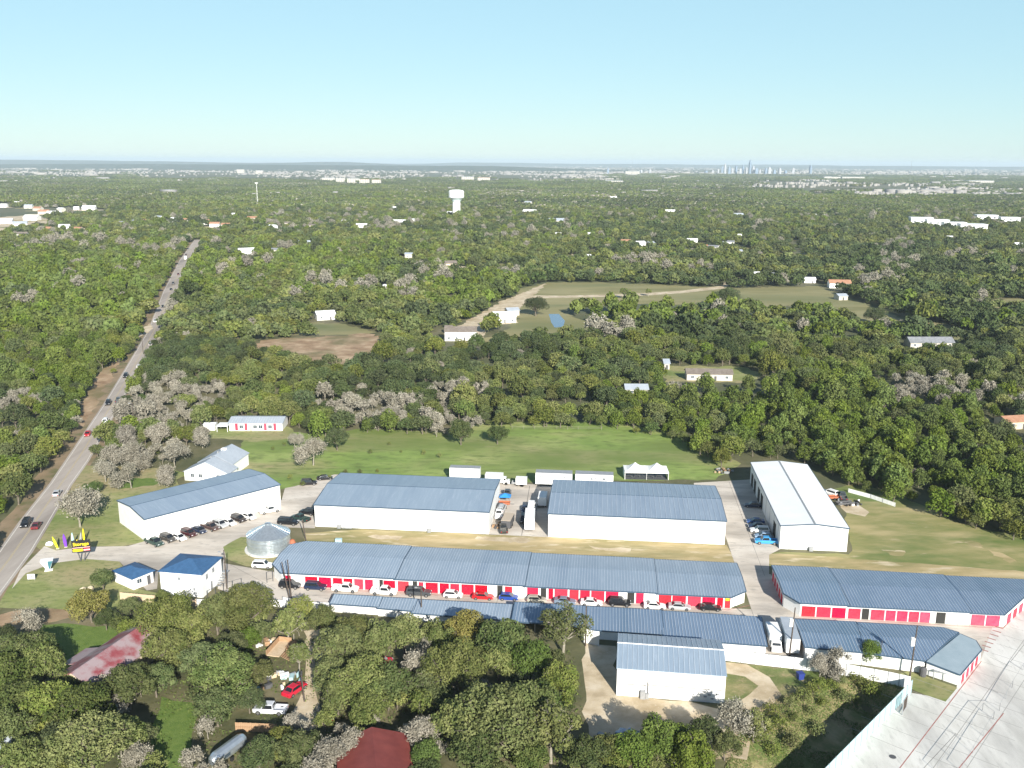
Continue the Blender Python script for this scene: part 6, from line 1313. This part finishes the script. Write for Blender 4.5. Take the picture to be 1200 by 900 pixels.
for i, (a, b, c, wl, rf, lab) in enumerate([
 (621, 250, 17, 'W', 'w', 'flat white building right of the water tower'), (652, 261, 20, 'w', 'p', 'pale roofed building further right of the water tower'), (637, 259, 8, 'w', 'w', 'small pale building between two larger ones right of the tower'), (654, 277, 7, 'W', 'w', 'small white house below the pale roofed building'), (690, 277, 7, 'W', 'w', 'small white house in the dark woods above the far lane'),
 (733, 286, 12, 'w', 't', 'leftmost house on the far lane'), (750, 288, 12, 'W', 'w', 'white house second on the far lane'), (762, 288, 9, 'w', 'p', 'pale house third on the far lane'), (811, 285, 13, 'W', 'w', 'white two-storey house in the far lane hamlet'), (824, 292, 10, 'w', 't', 'brown-roofed house in the far lane hamlet'), (836, 293, 12, 'W', 'g', 'grey-roofed white house in the far lane hamlet'), (847, 288, 9, 'w', 'p', 'pale house at the back of the far lane hamlet'), (856, 287, 9, 'W', 'g', 'tall white house at the right of the far lane hamlet'), (864, 279, 9, 'W', 'w', 'white roof behind the far lane hamlet'), (865, 298, 9, 'w', 'p', 'small pale house at the lower right of the hamlet'),
 (690, 304, 5, 'W', 'w', 'tiny white hut in woods right of the far clearing'), (785, 250, 13, 'W', 'w', 'flat white roof in the dark woods above the hamlet'), (865, 254, 12, 'W', 'p', 'white building with angled roof in the dark woods at right of centre'), (890, 325, 18, 'w', 'w', 'long white shed at the far pasture edge'), (906, 325, 7, 'w', 'g', 'small shed right of the long white one at the pasture edge'), (925, 329, 8, 'w', 'p', 'pale shed further right at the pasture edge'), (948, 331, 14, 'W', 'w', 'white trailer-like house left of the reddish farmhouse'),
 (960, 255, 11, 'w', 'w', 'lone pale roof in the right-hand far woods'), (1112, 281, 7, 'W', 'w', 'small white roof below the long white complex'), (1193, 290, 12, 'w', 'w', 'pale roof at the right edge of the far woods'), (663, 232, 6, 'w', 'w', 'tiny white roof right of the tower, far'), (719, 233, 8, 'w', 'w', 'tiny white roof far beyond the hamlet'), (619, 239, 9, 'w', 'p', 'pale far roof above the flat white building'),
 (494, 269, 12, 'w', 'g', 'grey gabled house below the water tower, left'), (420, 262, 10, 'w', 't', 'reddish roofed house left of the grey gabled one'), (405, 262, 9, 'W', 'w', 'white house in the row left of centre, far woods'), (424, 267, 14, 'W', 'w', 'white low house in the far woods centre left'), (468, 263, 18, 'w', 'w', 'long pale house below and left of the water tower'), (464, 246, 12, 'W', 'w', 'pale roof in the far woods above the long pale house'), (484, 260, 6, 'W', 'w', 'tiny white house just left of the water tower'), (527, 251, 6, 'W', 'w', 'small white hut at the foot of the water tower')]):
    far_house(a, b, c, wl, rf, lab, .6)
# town blocks at the left: individual houses
tw = [(8, 262, 18, 'W', 'w'), (24, 266, 20, 'W', 'p'), (38, 258, 22, 'W', 'w'), (52, 251, 16, 'w', 't'), (64, 253, 20, 'W', 'w'), (72, 248, 12, 'w', 'w'), (45, 247, 14, 'w', 't'), (25, 279, 20, 'W', 'b'), (76, 269, 16, 'W', 'w'), (56, 272, 16, 'w', 't'), (92, 272, 14, 'w', 't'), (108, 268, 16, 'w', 'b'), (118, 271, 12, 'w', 't'), (90, 246, 8, 'W', 'w'), (105, 246, 20, 'W', 'w'), (146, 265, 16, 'W', 'g'), (160, 263, 14, 'w', 'g'), (172, 262, 10, 'w', 't'), (186, 258, 14, 'W', 'p'), (5, 243, 10, 'W', 'w'), (20, 240, 10, 'w', 'w'), (34, 244, 12, 'W', 'p'),
 (205, 260, 12, 'W', 'w'), (218, 261, 12, 'w', 't'), (240, 263, 16, 'W', 't'), (252, 266, 16, 'W', 't'), (265, 267, 14, 'w', 't'), (275, 254, 9, 'W', 'w'), (296, 259, 16, 'w', 't'), (312, 262, 18, 'w', 'b'), (320, 269, 14, 'W', 'w'), (334, 272, 14, 'w', 'g'), (338, 265, 12, 'w', 'b'), (366, 268, 12, 'w', 'b'), (308, 250, 10, 'w', 't'), (292, 248, 8, 'w', 'w')]
for i, (a, b, c, wl, rf) in enumerate(tw):
    left = a < 200
    rn = {'w': 'white-roofed', 'p': 'pale grey roofed', 't': 'tan to reddish roofed', 'b': 'brown-roofed', 'g': 'dark grey roofed'}[rf]
    far_house(a, b, c*.74, wl, rf, f'{rn} house in the small town {"left of the road end" if left else "between road end and mast"}', .6, 5.0, clear=75)
for o in COL.objects:
    if o.get('label', '').endswith('left of the road end'): o['group'] = 'houses of the small town at the left'
    elif o.get('label', '').endswith('road end and mast'): o['group'] = 'houses right of the road end'
# the long white complex and other large far buildings
for i, (a, b, c, h_, lab) in enumerate([(1080, 264, 22, 11, 'left block of the long white stepped complex'), (1099, 266, 22, 10, 'second block of the long white stepped complex'), (1119, 268.5, 22, 9, 'third block of the long white stepped complex'), (1141, 271, 26, 9, 'right block of the long white stepped complex'), (1157, 259, 20, 9, 'white building group above the right end of the stepped complex'), (1184, 262, 18, 9, 'cream building at the right edge beyond the stepped complex'),
  (385, 212, 14, 14, 'leftmost pale apartment block on the far ridge'), (399, 213, 10, 15, 'second pale apartment block on the far ridge'), (414, 214, 14, 17, 'third pale apartment block on the far ridge'), (427, 215, 11, 17, 'fourth pale apartment block on the far ridge'), (441, 215, 10, 15, 'fifth pale apartment block on the far ridge'),
  (548, 211, 14, 16, 'far pale apartment block above the water tower'), (567, 212, 14, 16, 'second far tan apartment block right of the water tower'), (741, 205, 16, 26, 'broad cream building on the far ridge with a tall mast behind'), (720, 214, 20, 8, 'long white far building below the cream one'), (1000, 210, 24, 13, 'long cream terrace on the ridge right of the skyline'), (975, 210, 18, 13, 'cream terrace nearest the skyline'), (1150, 214, 26, 9, 'long white far warehouse near the right edge'), (282, 203, 8, 26, 'left of two tall white blocks on the left horizon'), (304, 204, 8, 24, 'right of two tall white blocks on the left horizon')]):
    x, y = G(a, b); d = math.hypot(x, y); W_ = c*d/FOC; D_ = min(W_*.6, 60)
    r_ = empty('large_building', (x, y, 0), 0.0 if i > 5 else -.2, lab, 'building'); mb = MB(); mb.box(-W_/2, W_/2, 0, D_, -1, h_); mb.build('wall', M_white if i < 6 else M_palehouse, r_)
    mb = MB(); mb.box(-W_/2-.5, W_/2+.5, -.5, D_+.5, h_, h_+.8); mb.build('roof', M_roofwhite if i < 6 else (M_terra if i in (9, 10, 12) else M_roofpale), r_)
    n = max(2, int(W_/9)); mb = MB()
    for fl in range(max(1, int(h_/4))):
        for k in range(n): u = -W_/2+W_*(k+.5)/n; mb.box(u-1.6, u+1.6, -.25, 0.0, fl*4+1.2, fl*4+2.9)
    tag(mb.build('window', M_winglass, r_), kind='stuff')
    HOUSES.append((x, y, W_/2+5, min(9*d/CAM_H*.7, 200)))
# water tower
x, y = G(535, 255.5); wt = empty('water_tower', (x, y, 0), 0, 'tall white water tower with wide cylindrical tank rising from the far woods', 'water tower')
mb = MB(); mb.lathe([(7.4, -1), (6.6, 6), (6.4, 26.5)], 28); mb.build('stem', M_white, wt, smooth=False)
mb = MB(); mb.lathe([(6.4, 26.5), (8.2, 30), (12.3, 33.4)], 28); mb.build('flare', mat('pale_teal_paint', (0.62, 0.74, 0.74)), wt)
mb = MB(); mb.lathe([(12.5, 33.4), (12.8, 34), (12.8, 43.8), (11.4, 45.3), (6, 46.4), (.6, 46.8)], 28); mb.build('tank', M_white, wt)
mb = MB(); mb.box(-1.4, 1.4, -7.6, -7.0, 0, 4); mb.build('door', M_grey, wt)
HOUSES.append((x, y, 10, 20)); yard_ground(x-8, y, 26)
def mast(label, px, py, h, r=.7, m=M_white, cross=False):
    x, y = G(px, py); o = empty('radio_mast', (x, y, 0), 0, label, 'mast')
    mb = MB()
    for k in range(3):
        t = k*2.094; mb.tube((r*math.cos(t), r*math.sin(t), 0), (r*.5*math.cos(t), r*.5*math.sin(t), h), .16*max(1, r), .12*max(1, r), 5)
    n = int(h/6)
    for k in range(n):
        z = k*h/n; s = 1-.5*k/n
        for j in range(3): t, t2 = j*2.094, (j+1)*2.094; mb.tube((r*s*math.cos(t), r*s*math.sin(t), z), (r*s*math.cos(t2), r*s*math.sin(t2), z+h/n), .07*max(1, r), .07*max(1, r), 3, cap=False)
    mb.build('frame', m, o)
    if cross: mb = MB(); mb.box(-3, 3, -.8, .8, h-1.6, h); mb.build('antenna', m, o)
    return o
mast('white lattice mast with antennas rising from the woods left of centre', 302, 241, 47, 1.1, M_white, True)
mast('tall thin mast behind the cream building on the far ridge', 740.5, 205, 150, 1.2, M_grey)
mast('tall thin mast beyond the terraces at the right', 1066, 214, 120, 0.8, M_grey)
# downtown skyline
sk = [(840, 3.0, 60), (845, 3.5, 120), (848, 3, 160), (853, 4, 110), (857, 3.5, 90), (861, 3, 130), (866, 4, 80), (869, 3, 140), (873, 3, 100), (877, 3.2, 235), (881, 4, 120), (885, 5, 90), (889, 3, 60), (896, 4, 85), (900, 5, 105), (906, 4, 60), (912, 4, 95), (919, 4, 50), (928, 4, 95), (948, 3.5, 150), (834, 4, 40), (826, 5, 30), (760, 3, 60), (711, 3, 80), (750, 3, 45)]
M_t1, M_t2 = mat('tower_blue_glass', (0.18, 0.24, 0.32), rough=.4), mat('tower_pale_stone', (0.36, 0.37, 0.39))
for i, (a, wpx, h_) in enumerate(sk):
    yy = 8000+random.uniform(-250, 250); h_ = h_*.46+8; wpx = wpx*.9; xx = (a-600)/FOC*yy*1.0/1.0*(1/math.cos(PITCH))*(math.cos(PITCH)); k = F_.dot(Vector((0, yy, -CAM_H))); xx = (a-600)/FOC*k
    W_ = wpx*8000/FOC*.75; pos = 'tallest spired tower' if h_ > 200 else ('lone tower with flared top' if a == 948 else 'office tower')
    r_ = empty('skyscraper', (xx, yy, 0), random.uniform(-.4, .4), {877: 'tallest pointed tower of the distant downtown skyline', 948: 'lone tower standing right of the distant downtown skyline', 848: 'tallest tower at the left end of the distant downtown skyline', 711: 'lone far tower well left of the distant downtown skyline'}.get(a, 'hazy high-rise in the distant downtown skyline'), 'skyscraper', None if a in (877, 948, 848, 711) else 'high-rises of the distant downtown skyline')
    m_ = M_t1 if i % 2 else M_t2
    mb = MB(); mb.box(-W_/2, W_/2, -W_/2, W_/2, -1, h_*.82); mb.build('shaft', m_, r_)
    mb = MB(); mb.box(-W_*.33, W_*.33, -W_*.33, W_*.33, h_*.82, h_*.94+5); mb.build('crown', m_, r_)
    if h_ > 62: mb = MB(); mb.tube((0, 0, h_*.94+5), (0, 0, h_+12), 2, .4, 6); mb.build('spire', m_, r_)
# distant sprawl: countless roofs, one object
def sprawl():
    rng = np.random.default_rng(5); N = 90000
    d = 2300*(20000/2300)**rng.random(N); ang = rng.uniform(-.54, .54, N); x = np.sin(ang)*d; y = np.cos(ang)*d; px, py = pixnp(x, y)
    g = lambda cx, cy, sx_, sy_: np.exp(-(np.abs((px-cx)/sx_))**4-(np.abs((py-cy)/sy_))**4)
    dens = .42*g(150, 203, 300, 10)+0.36*g(450, 203, 220, 9)+.35*g(30, 207, 120, 8)+.9*g(660, 208, 60, 6)+.8*g(740, 206, 70, 8)+.7*g(800, 222, 70, 3.5)+.6*g(900, 207, 70, 5)+1.7*g(1080, 223, 130, 8)+.75*g(930, 216, 60, 6)+.8*g(1040, 208, 150, 6)+.6*g(1150, 205, 90, 8)+.35*g(900, 199, 500, 5)+.05+.3*g(720, 222, 60, 3)
    nz = noise2(x, y, 420, 8); nz2 = noise2(x, y, 130, 9); dens = dens*np.clip((nz-.35)*2.6, 0, 1)*np.clip((nz2-.25)*2, 0, 1)
    dens = np.where(py > 231, 0, dens)
    keep = rng.random(N) < dens*.72*np.clip(d/9000, np.where(px > 880, .75, .35), 1); x, y, d = x[keep], y[keep], d[keep]; n = len(x); big = rng.random(n) < .06
    w_ = np.where(big, rng.uniform(30, 90, n), rng.uniform(9, 22, n))*np.clip(d/9000, .6, 1.3); l_ = w_*rng.uniform(.4, .9, n); h = np.where(big, rng.uniform(7, 14, n), rng.uniform(4.5, 8, n))+np.where(d < 4600, 2.5, 0); a = np.where(rng.random(n) < .6, rng.uniform(-.2, .2, n), rng.uniform(0, 3.1, n))
    ca, sa = np.cos(a), np.sin(a); V = np.zeros((n, 8, 3))
    for i, (sx_, sy_, sz_) in enumerate([(-1, -1, 0), (1, -1, 0), (1, 1, 0), (-1, 1, 0), (-1, -1, 1), (1, -1, 1), (1, 1, 1), (-1, 1, 1)]):
        ux, uy = sx_*w_/2, sy_*l_/2; V[:, i, 0] = x+ux*ca-uy*sa; V[:, i, 1] = y+ux*sa+uy*ca; V[:, i, 2] = sz_*h
    base = (np.arange(n)*8)[:, None]; F = np.concatenate([base+np.array([q]) for q in ([4, 5, 6, 7], [0, 1, 5, 4], [1, 2, 6, 5], [2, 3, 7, 6], [3, 0, 4, 7])])
    rm_ = rng.choice(5, n, p=[.14, .24, .26, .18, .18]); mi = np.concatenate([rm_]+[np.where(rng.random(n) < .6, 5, 7)]*4)
    me = mesh_np('distant_town', V.reshape(-1, 3), F, [mat('far_white_roof', (0.50, 0.50, 0.50)), M_roofpale, M_greysh, M_terra, M_shing, mat('far_pale_wall', (0.30, 0.285, 0.26)), M_white, mat('far_dull_wall', (0.25, 0.24, 0.23))], mi); print('sprawl', n)
    return tag(link('distant_town', me), kind='stuff')
sprawl()

# low wooded ridges near the horizon
M_ridge = mat('distant_wooded_ridge', [(0.035, 0.052, 0.028), (0.065, 0.085, 0.045)], 0.01, coord='World', extra=[(0.004, (0.16, 0.16, 0.14), 0.60, 0.68)])
def ridge(x0, x1, y0, hmax, width, seed):
    nx, ny = 90, 9; X = np.linspace(x0, x1, nx); V = []
    for j in range(ny):
        t = j/(ny-1); prof = math.sin(math.pi*t)**1.2; yy = y0+width*t+noise2(X, X*0, 2500, seed+1)*900
        env = np.clip(np.minimum(X-x0, x1-X)/1800, 0, 1); Z = hmax*prof*env*(.45+.55*noise2(X, X*0+j*300, 1500, seed))+noise2(X, X*0+j*777, 120, seed+2)*5*prof-1
        V += [(float(a), float(b), float(c)) for a, b, c in zip(X, yy, Z)]
    i = np.arange(nx*ny).reshape(ny, nx); f = np.stack([i[:-1, :-1].ravel(), i[:-1, 1:].ravel(), i[1:, 1:].ravel(), i[1:, :-1].ravel()], 1)
    me = bpy.data.meshes.new('hills'); me.from_pydata(V, [], f.tolist()); me.materials.append(M_ridge); me.update(); tag(link('hills', me), kind='structure')
ridge(-9500, 1500, 8800, 52, 2600, 61); ridge(-16000, -1000, 13500, 84, 4000, 62); ridge(3500, 16000, 15500, 62, 4000, 63); ridge(-3000, 9000, 19000, 70, 5000, 64); ridge(600, 3600, 5600, 26, 900, 65)
# ---- planting the woodland
P1, rg1 = scatter(176, 470, 5.3, 21); x, y = P1[:, 0], P1[:, 1]
ok = ~in_clear(P1) & ~inpoly(x, y, SITE); gap = noise2(x, y, 26, 12); px_, py_ = pixnp(x, y)
ok &= ~((gap > .76) & (rg1.random(len(P1)) < .75)); ok &= (px_ > -60) & (px_ < 1260) & (py_ < 760)
P1 = P1[ok]; K1 = species(P1, rg1); S1 = np.clip(rg1.normal(.88, .30, len(P1)), .42, 1.8); S1 = np.where(K1 == 3, S1*.95, S1)
order = np.argsort(P1[:, 1]); P1, K1, S1 = P1[order], K1[order], S1[order]
LBL = {0: 'grey-green oak in the dense woodland beyond the yard', 1: 'olive oak in the dense woodland beyond the yard', 2: 'dark green oak in the dense woodland beyond the yard', 3: 'light green cedar in the dense woodland beyond the yard', 4: 'leafless grey tree in the woodland beyond the yard'}
NEAR = 330
for i in range(min(NEAR, len(P1))):
    k = int(K1[i]); q_ = pix(P1[i, 0], P1[i, 1])[0]; rg_ = next(t for lim, t in ((40, 'left of the main road at the left edge'), (150, 'left of the main road'), (260, 'between the main road and the pale-roofed house'), (370, 'behind the house with red panels'), (480, 'behind the left part of the meadow'), (600, 'behind the meadow beyond the two round oaks'), (720, 'behind the wire fence of the meadow'), (800, 'behind the meadow left of the marquee corner'), (880, 'beyond the marquee and the rubble pile'), (960, 'behind the far end of the white-roofed warehouse'), (1040, 'above the pale screen wall'), (1120, 'above the slope of the east meadow'), (9999, 'above the east meadow at the right edge')) if q_ < lim)
    sz_ = 'larger ' if S1[i] > 1.0 else ('smaller ' if S1[i] < .78 else ''); lb_ = f'{sz_}{KW[KINDS[k]]} {rg_}'; plant(KINDS[k], P1[i, 0], P1[i, 1], S1[i]*[3.7, 3.6, 3.9, 3.2, 3.6][k], lb_, lb_, tier=1)
P1, K1, S1 = P1[NEAR:], K1[NEAR:], S1[NEAR:]
# filler trees among the foreground woods
P0, rg0 = scatter(104, 185, 6.2, 33); x, y = P0[:, 0], P0[:, 1]; ok = inpoly(x, y, BOTTOM) & ~in_clear(P0)
for a, b, c in KEEP_OFF: ok &= (x-a)**2+(y-b)**2 > c*c
P0 = P0[ok]
for q in P0: kk = random.choice(['oak', 'olive', 'oak', 'olive', 'dark', 'sparse', 'bare', 'bare']); plant(kk, q[0], q[1], random.uniform(2.0, 3.1), (lb_ := f'small {KW[kk]} '+next(t for lim, t in ((90, 'among large oaks at the lower left'), (190, 'around the red-roofed house'), (300, 'between the garden lawn and the deck'), (400, 'beside the garden track'), (500, 'above the dark red roof'), (600, 'among large oaks at bottom centre'), (700, 'left of the shed yard'), (9999, 'below the shed yard')) if pix(q[0], q[1])[0] < lim)), lb_, tier=1)

def lowpoly(kind, var, tier):
    """one mesh, two materials, for the mass planting"""
    if tier == 1:
        tm, cm = tree_parts(kind, var, 1); n1, n2 = len(tm.vertices), len(cm.vertices)
        V = np.zeros((n1+n2, 3)); a = np.zeros(n1*3); tm.vertices.foreach_get('co', a); V[:n1] = a.reshape(-1, 3); a = np.zeros(n2*3); cm.vertices.foreach_get('co', a); V[n1:] = a.reshape(-1, 3)
        f1 = np.zeros(len(tm.loops), int); tm.loops.foreach_get('vertex_index', f1); f2 = np.arange(n2).reshape(-1, 4)+n1; F = np.concatenate([f1.reshape(-1, 4), f2])
        return mesh_np('tree', V, F, [tm.materials[0], cm.materials[0]], [0]*(len(f1)//4)+[1]*len(f2))
    rng = np.random.default_rng(900+KINDS.index(kind)*10+var)
    cm = dict(oak=L_oak, olive=L_olive, dark=L_dark, cedar=L_cedar, bare=L_grey)[kind]; R = RAD[kind]; H = HGT[kind]
    C, d, L = crown_pts(rng, R*.95, H*.2, H*.8, 14, 430, .36)
    V = cards(C, d, 1.15, .85, rng, .7) if kind != 'bare' else cards(C, d, 1.1, .35, rng, .9)
    return mesh_np('tree', V, QF(len(C)), [cm])
def patch_mesh(var):
    rng = np.random.default_rng(500+var); Vs = []; mi = []; n = 240; mats = [L_oak, L_olive, L_dark, L_cedar, L_grey]
    for k in range(n):
        a, b = rng.uniform(-52, 52, 2); R = rng.uniform(2.4, 6.2); h = rng.uniform(4.0, 9); q = 32; d = rng.normal(0, 1, (q, 3)); d[:, 2] = np.abs(d[:, 2])*.9; d /= np.linalg.norm(d, axis=1)[:, None]
        C = np.stack([a+d[:, 0]*R, b+d[:, 1]*R, h*.35+d[:, 2]*h*.6], 1); Vs.append(cards(C, d, 2.8, 2.1, rng, .5)); kk = rng.choice(5, p=[[.34, .22, .24, .12, .08], [.22, .2, .14, .34, .10], [.3, .16, .4, .08, .06], [.3, .25, .15, .12, .18]][var]); mi += [kk]*q
    return mesh_np('tree_patch', np.concatenate(Vs), QF(n*32), mats, mi)
def instancer(name, P, kinds, scl, rot, meshes, zs=None):
    col = bpy.data.collections.new(name+'_sources')
    for i, me in enumerate(meshes): o = bpy.data.objects.new(f'{name}_source_{i:02d}', me); col.objects.link(o)
    n = len(P); me = bpy.data.meshes.new(name); me.vertices.add(n); co = np.zeros((n, 3), np.float32); co[:, :2] = P; me.vertices.foreach_set('co', co.ravel())
    for nm, ty, arr in (('kind', 'INT', kinds), ('scl', 'FLOAT', scl), ('rot', 'FLOAT', rot), ('tall', 'FLOAT', scl*(zs if zs is not None else 1))):
        at = me.attributes.new(nm, ty, 'POINT'); at.data.foreach_set('value', np.asarray(arr, np.int32 if ty == 'INT' else np.float32))
    me.update(); o = link(name, me); tag(o, kind='stuff')
    g = bpy.data.node_groups.new(name, 'GeometryNodeTree'); g.interface.new_socket('Geometry', in_out='INPUT', socket_type='NodeSocketGeometry'); g.interface.new_socket('Geometry', in_out='OUTPUT', socket_type='NodeSocketGeometry')
    N = g.nodes; L_ = g.links; gi = N.new('NodeGroupInput'); go = N.new('NodeGroupOutput'); ip = N.new('GeometryNodeInstanceOnPoints'); ci = N.new('GeometryNodeCollectionInfo')
    ci.inputs['Collection'].default_value = col; ci.inputs['Separate Children'].default_value = True; ci.inputs['Reset Children'].default_value = True; ip.inputs['Pick Instance'].default_value = True
    def na(nm, ty): q = N.new('GeometryNodeInputNamedAttribute'); q.data_type = ty; q.inputs[0].default_value = nm; return q.outputs[0]
    m2p = N.new('GeometryNodeMeshToPoints'); L_.new(gi.outputs[0], m2p.inputs[0]); L_.new(m2p.outputs[0], ip.inputs['Points']); L_.new(ci.outputs[0], ip.inputs['Instance']); L_.new(na('kind', 'INT'), ip.inputs['Instance Index'])
    cx = N.new('ShaderNodeCombineXYZ'); L_.new(na('rot', 'FLOAT'), cx.inputs[2]); L_.new(cx.outputs[0], ip.inputs['Rotation']); sx3 = N.new('ShaderNodeCombineXYZ'); a_ = na('scl', 'FLOAT'); L_.new(a_, sx3.inputs[0]); L_.new(a_, sx3.inputs[1]); L_.new(na('tall', 'FLOAT'), sx3.inputs[2]); L_.new(sx3.outputs[0], ip.inputs['Scale']); L_.new(ip.outputs[0], go.inputs[0])
    md = o.modifiers.new('planting', 'NODES'); md.node_group = g; return o
t1 = [lowpoly(k, v, 1) for k in KINDS for v in range(3)]
sc = lambda K, S: S*np.array([3.7/4.9, 3.6/4.7, 3.9/5.0, 3.2/3.5, 3.6/4.2])[K]
instancer('woodland_trees', P1, K1*3+rg1.integers(0, 3, len(P1)), sc(K1, S1), rg1.uniform(0, 6.28, len(P1)), t1, rg1.uniform(.75, 1.25, len(P1)))
P2, rg2 = scatter(470, 1800, 6.8, 22); x, y = P2[:, 0], P2[:, 1]; ok = ~in_clear(P2); gap = noise2(x, y, 45, 13); ok &= ~((gap > .79) & (rg2.random(len(P2)) < .8)); P2 = P2[ok]
K2 = species(P2, rg2); S2 = np.clip(rg2.normal(1.02, .36, len(P2)), .45, 2.1); t2 = [lowpoly(k, v, 2) for k in KINDS for v in range(3)]
instancer('middle_woodland_trees', P2, K2*3+rg2.integers(0, 3, len(P2)), sc(K2, S2), rg2.uniform(0, 6.28, len(P2)), t2, rg2.uniform(.65, 1.25, len(P2)))
P3, rg3 = scatter(1850, 7500, 92, 23); x, y = P3[:, 0], P3[:, 1]; px_, py_ = pixnp(x, y)
gg = lambda cx, cy, sx_, sy_: np.exp(-(np.abs((px_-cx)/sx_))**4-(np.abs((py_-cy)/sy_))**4)
town = .95*gg(150, 203, 330, 9)+.95*gg(450, 202, 220, 9)+.95*gg(1060, 222, 150, 9)+.9*gg(930, 216, 50, 6)+.9*gg(670, 208, 80, 6)+.8*gg(800, 222, 80, 4)
hs = np.zeros(len(P3), bool)
for hx_, hy_, hw_, dp in HOUSES:
    if hy_ > 1800: hs |= (np.abs(x-hx_) < hw_+40) & (y > hy_-dp-45) & (y < hy_+70)
ok = (rg3.random(len(P3)) > town) & ~hs; P3 = P3[ok]; px_ = px_[ok]; py_ = py_[ok]
v3 = (noise2(P3[:, 0], P3[:, 1], 420, 14)*4*.999).astype(int) % 4
instancer('far_woodland', P3, v3, rg3.uniform(.9, 1.15, len(P3)), rg3.integers(0, 4, len(P3))*1.5708, [patch_mesh(v) for v in range(4)])
print('trees', len(P1), len(P2), len(P3), 'filler', len(P0))

# weeds on the slope and rough ground (nobody could count them)
def weeds(name, region, n, m, hmax, seed, wid=.5):
    rng = np.random.default_rng(seed); p = np.array(region); lo, hi = p.min(0), p.max(0); Q = rng.uniform(lo, hi, (n, 2)); Q = Q[inpoly(Q[:, 0], Q[:, 1], region)]
    k = noise2(Q[:, 0], Q[:, 1], 4, seed) > .38; Q = Q[k]; z = dip(Q[:, 0], Q[:, 1]); h = rng.uniform(.15, hmax, len(Q)); C = np.stack([Q[:, 0], Q[:, 1], z+h*.4], 1)
    d = rng.normal(0, .5, (len(Q), 3)); d[:, 2] += 1; V = cards(C, d/np.linalg.norm(d, axis=1)[:, None], wid, wid*.5, rng, .5)
    return tag(link(name, mesh_np(name, V, QF(len(C)), [m])), kind='stuff')
weeds('slope_weeds', PG([(870, 850), (905, 830), (940, 808), (985, 795), (1050, 800), (1066, 814), (975, 905), (930, 940), (850, 900)]), 42000, L_bright, .7, 3, .24)
weeds('slope_grass', PG([(850, 850), (905, 820), (985, 790), (1050, 800), (1066, 814), (975, 905), (930, 940), (850, 900)]), 26000, mat('dry_stalks', [(0.20, 0.17, 0.08), (0.28, 0.23, 0.12)], 1), .5, 4, .22)
weeds('undergrowth', BOTTOM, 34000, L_oak, .7, 5, .36)

# ------------------------------------------------------------------ air
hm = bpy.data.materials.new('haze_air'); hm.use_nodes = True; t = hm.node_tree; t.nodes.clear(); o = t.nodes.new('ShaderNodeOutputMaterial'); v = t.nodes.new('ShaderNodeVolumePrincipled')
v.inputs['Color'].default_value = (0.70, 0.83, 0.95, 1); v.inputs['Density'].default_value = 6.2e-5; v.inputs['Anisotropy'].default_value = 0.0; t.links.new(v.outputs[0], o.inputs['Volume'])
mb = MB(); mb.box(-46000, 46000, -4000, 46500, -4.5, 158); tag(mb.build('haze', hm), kind='stuff')
S.cycles.volume_bounces = 1
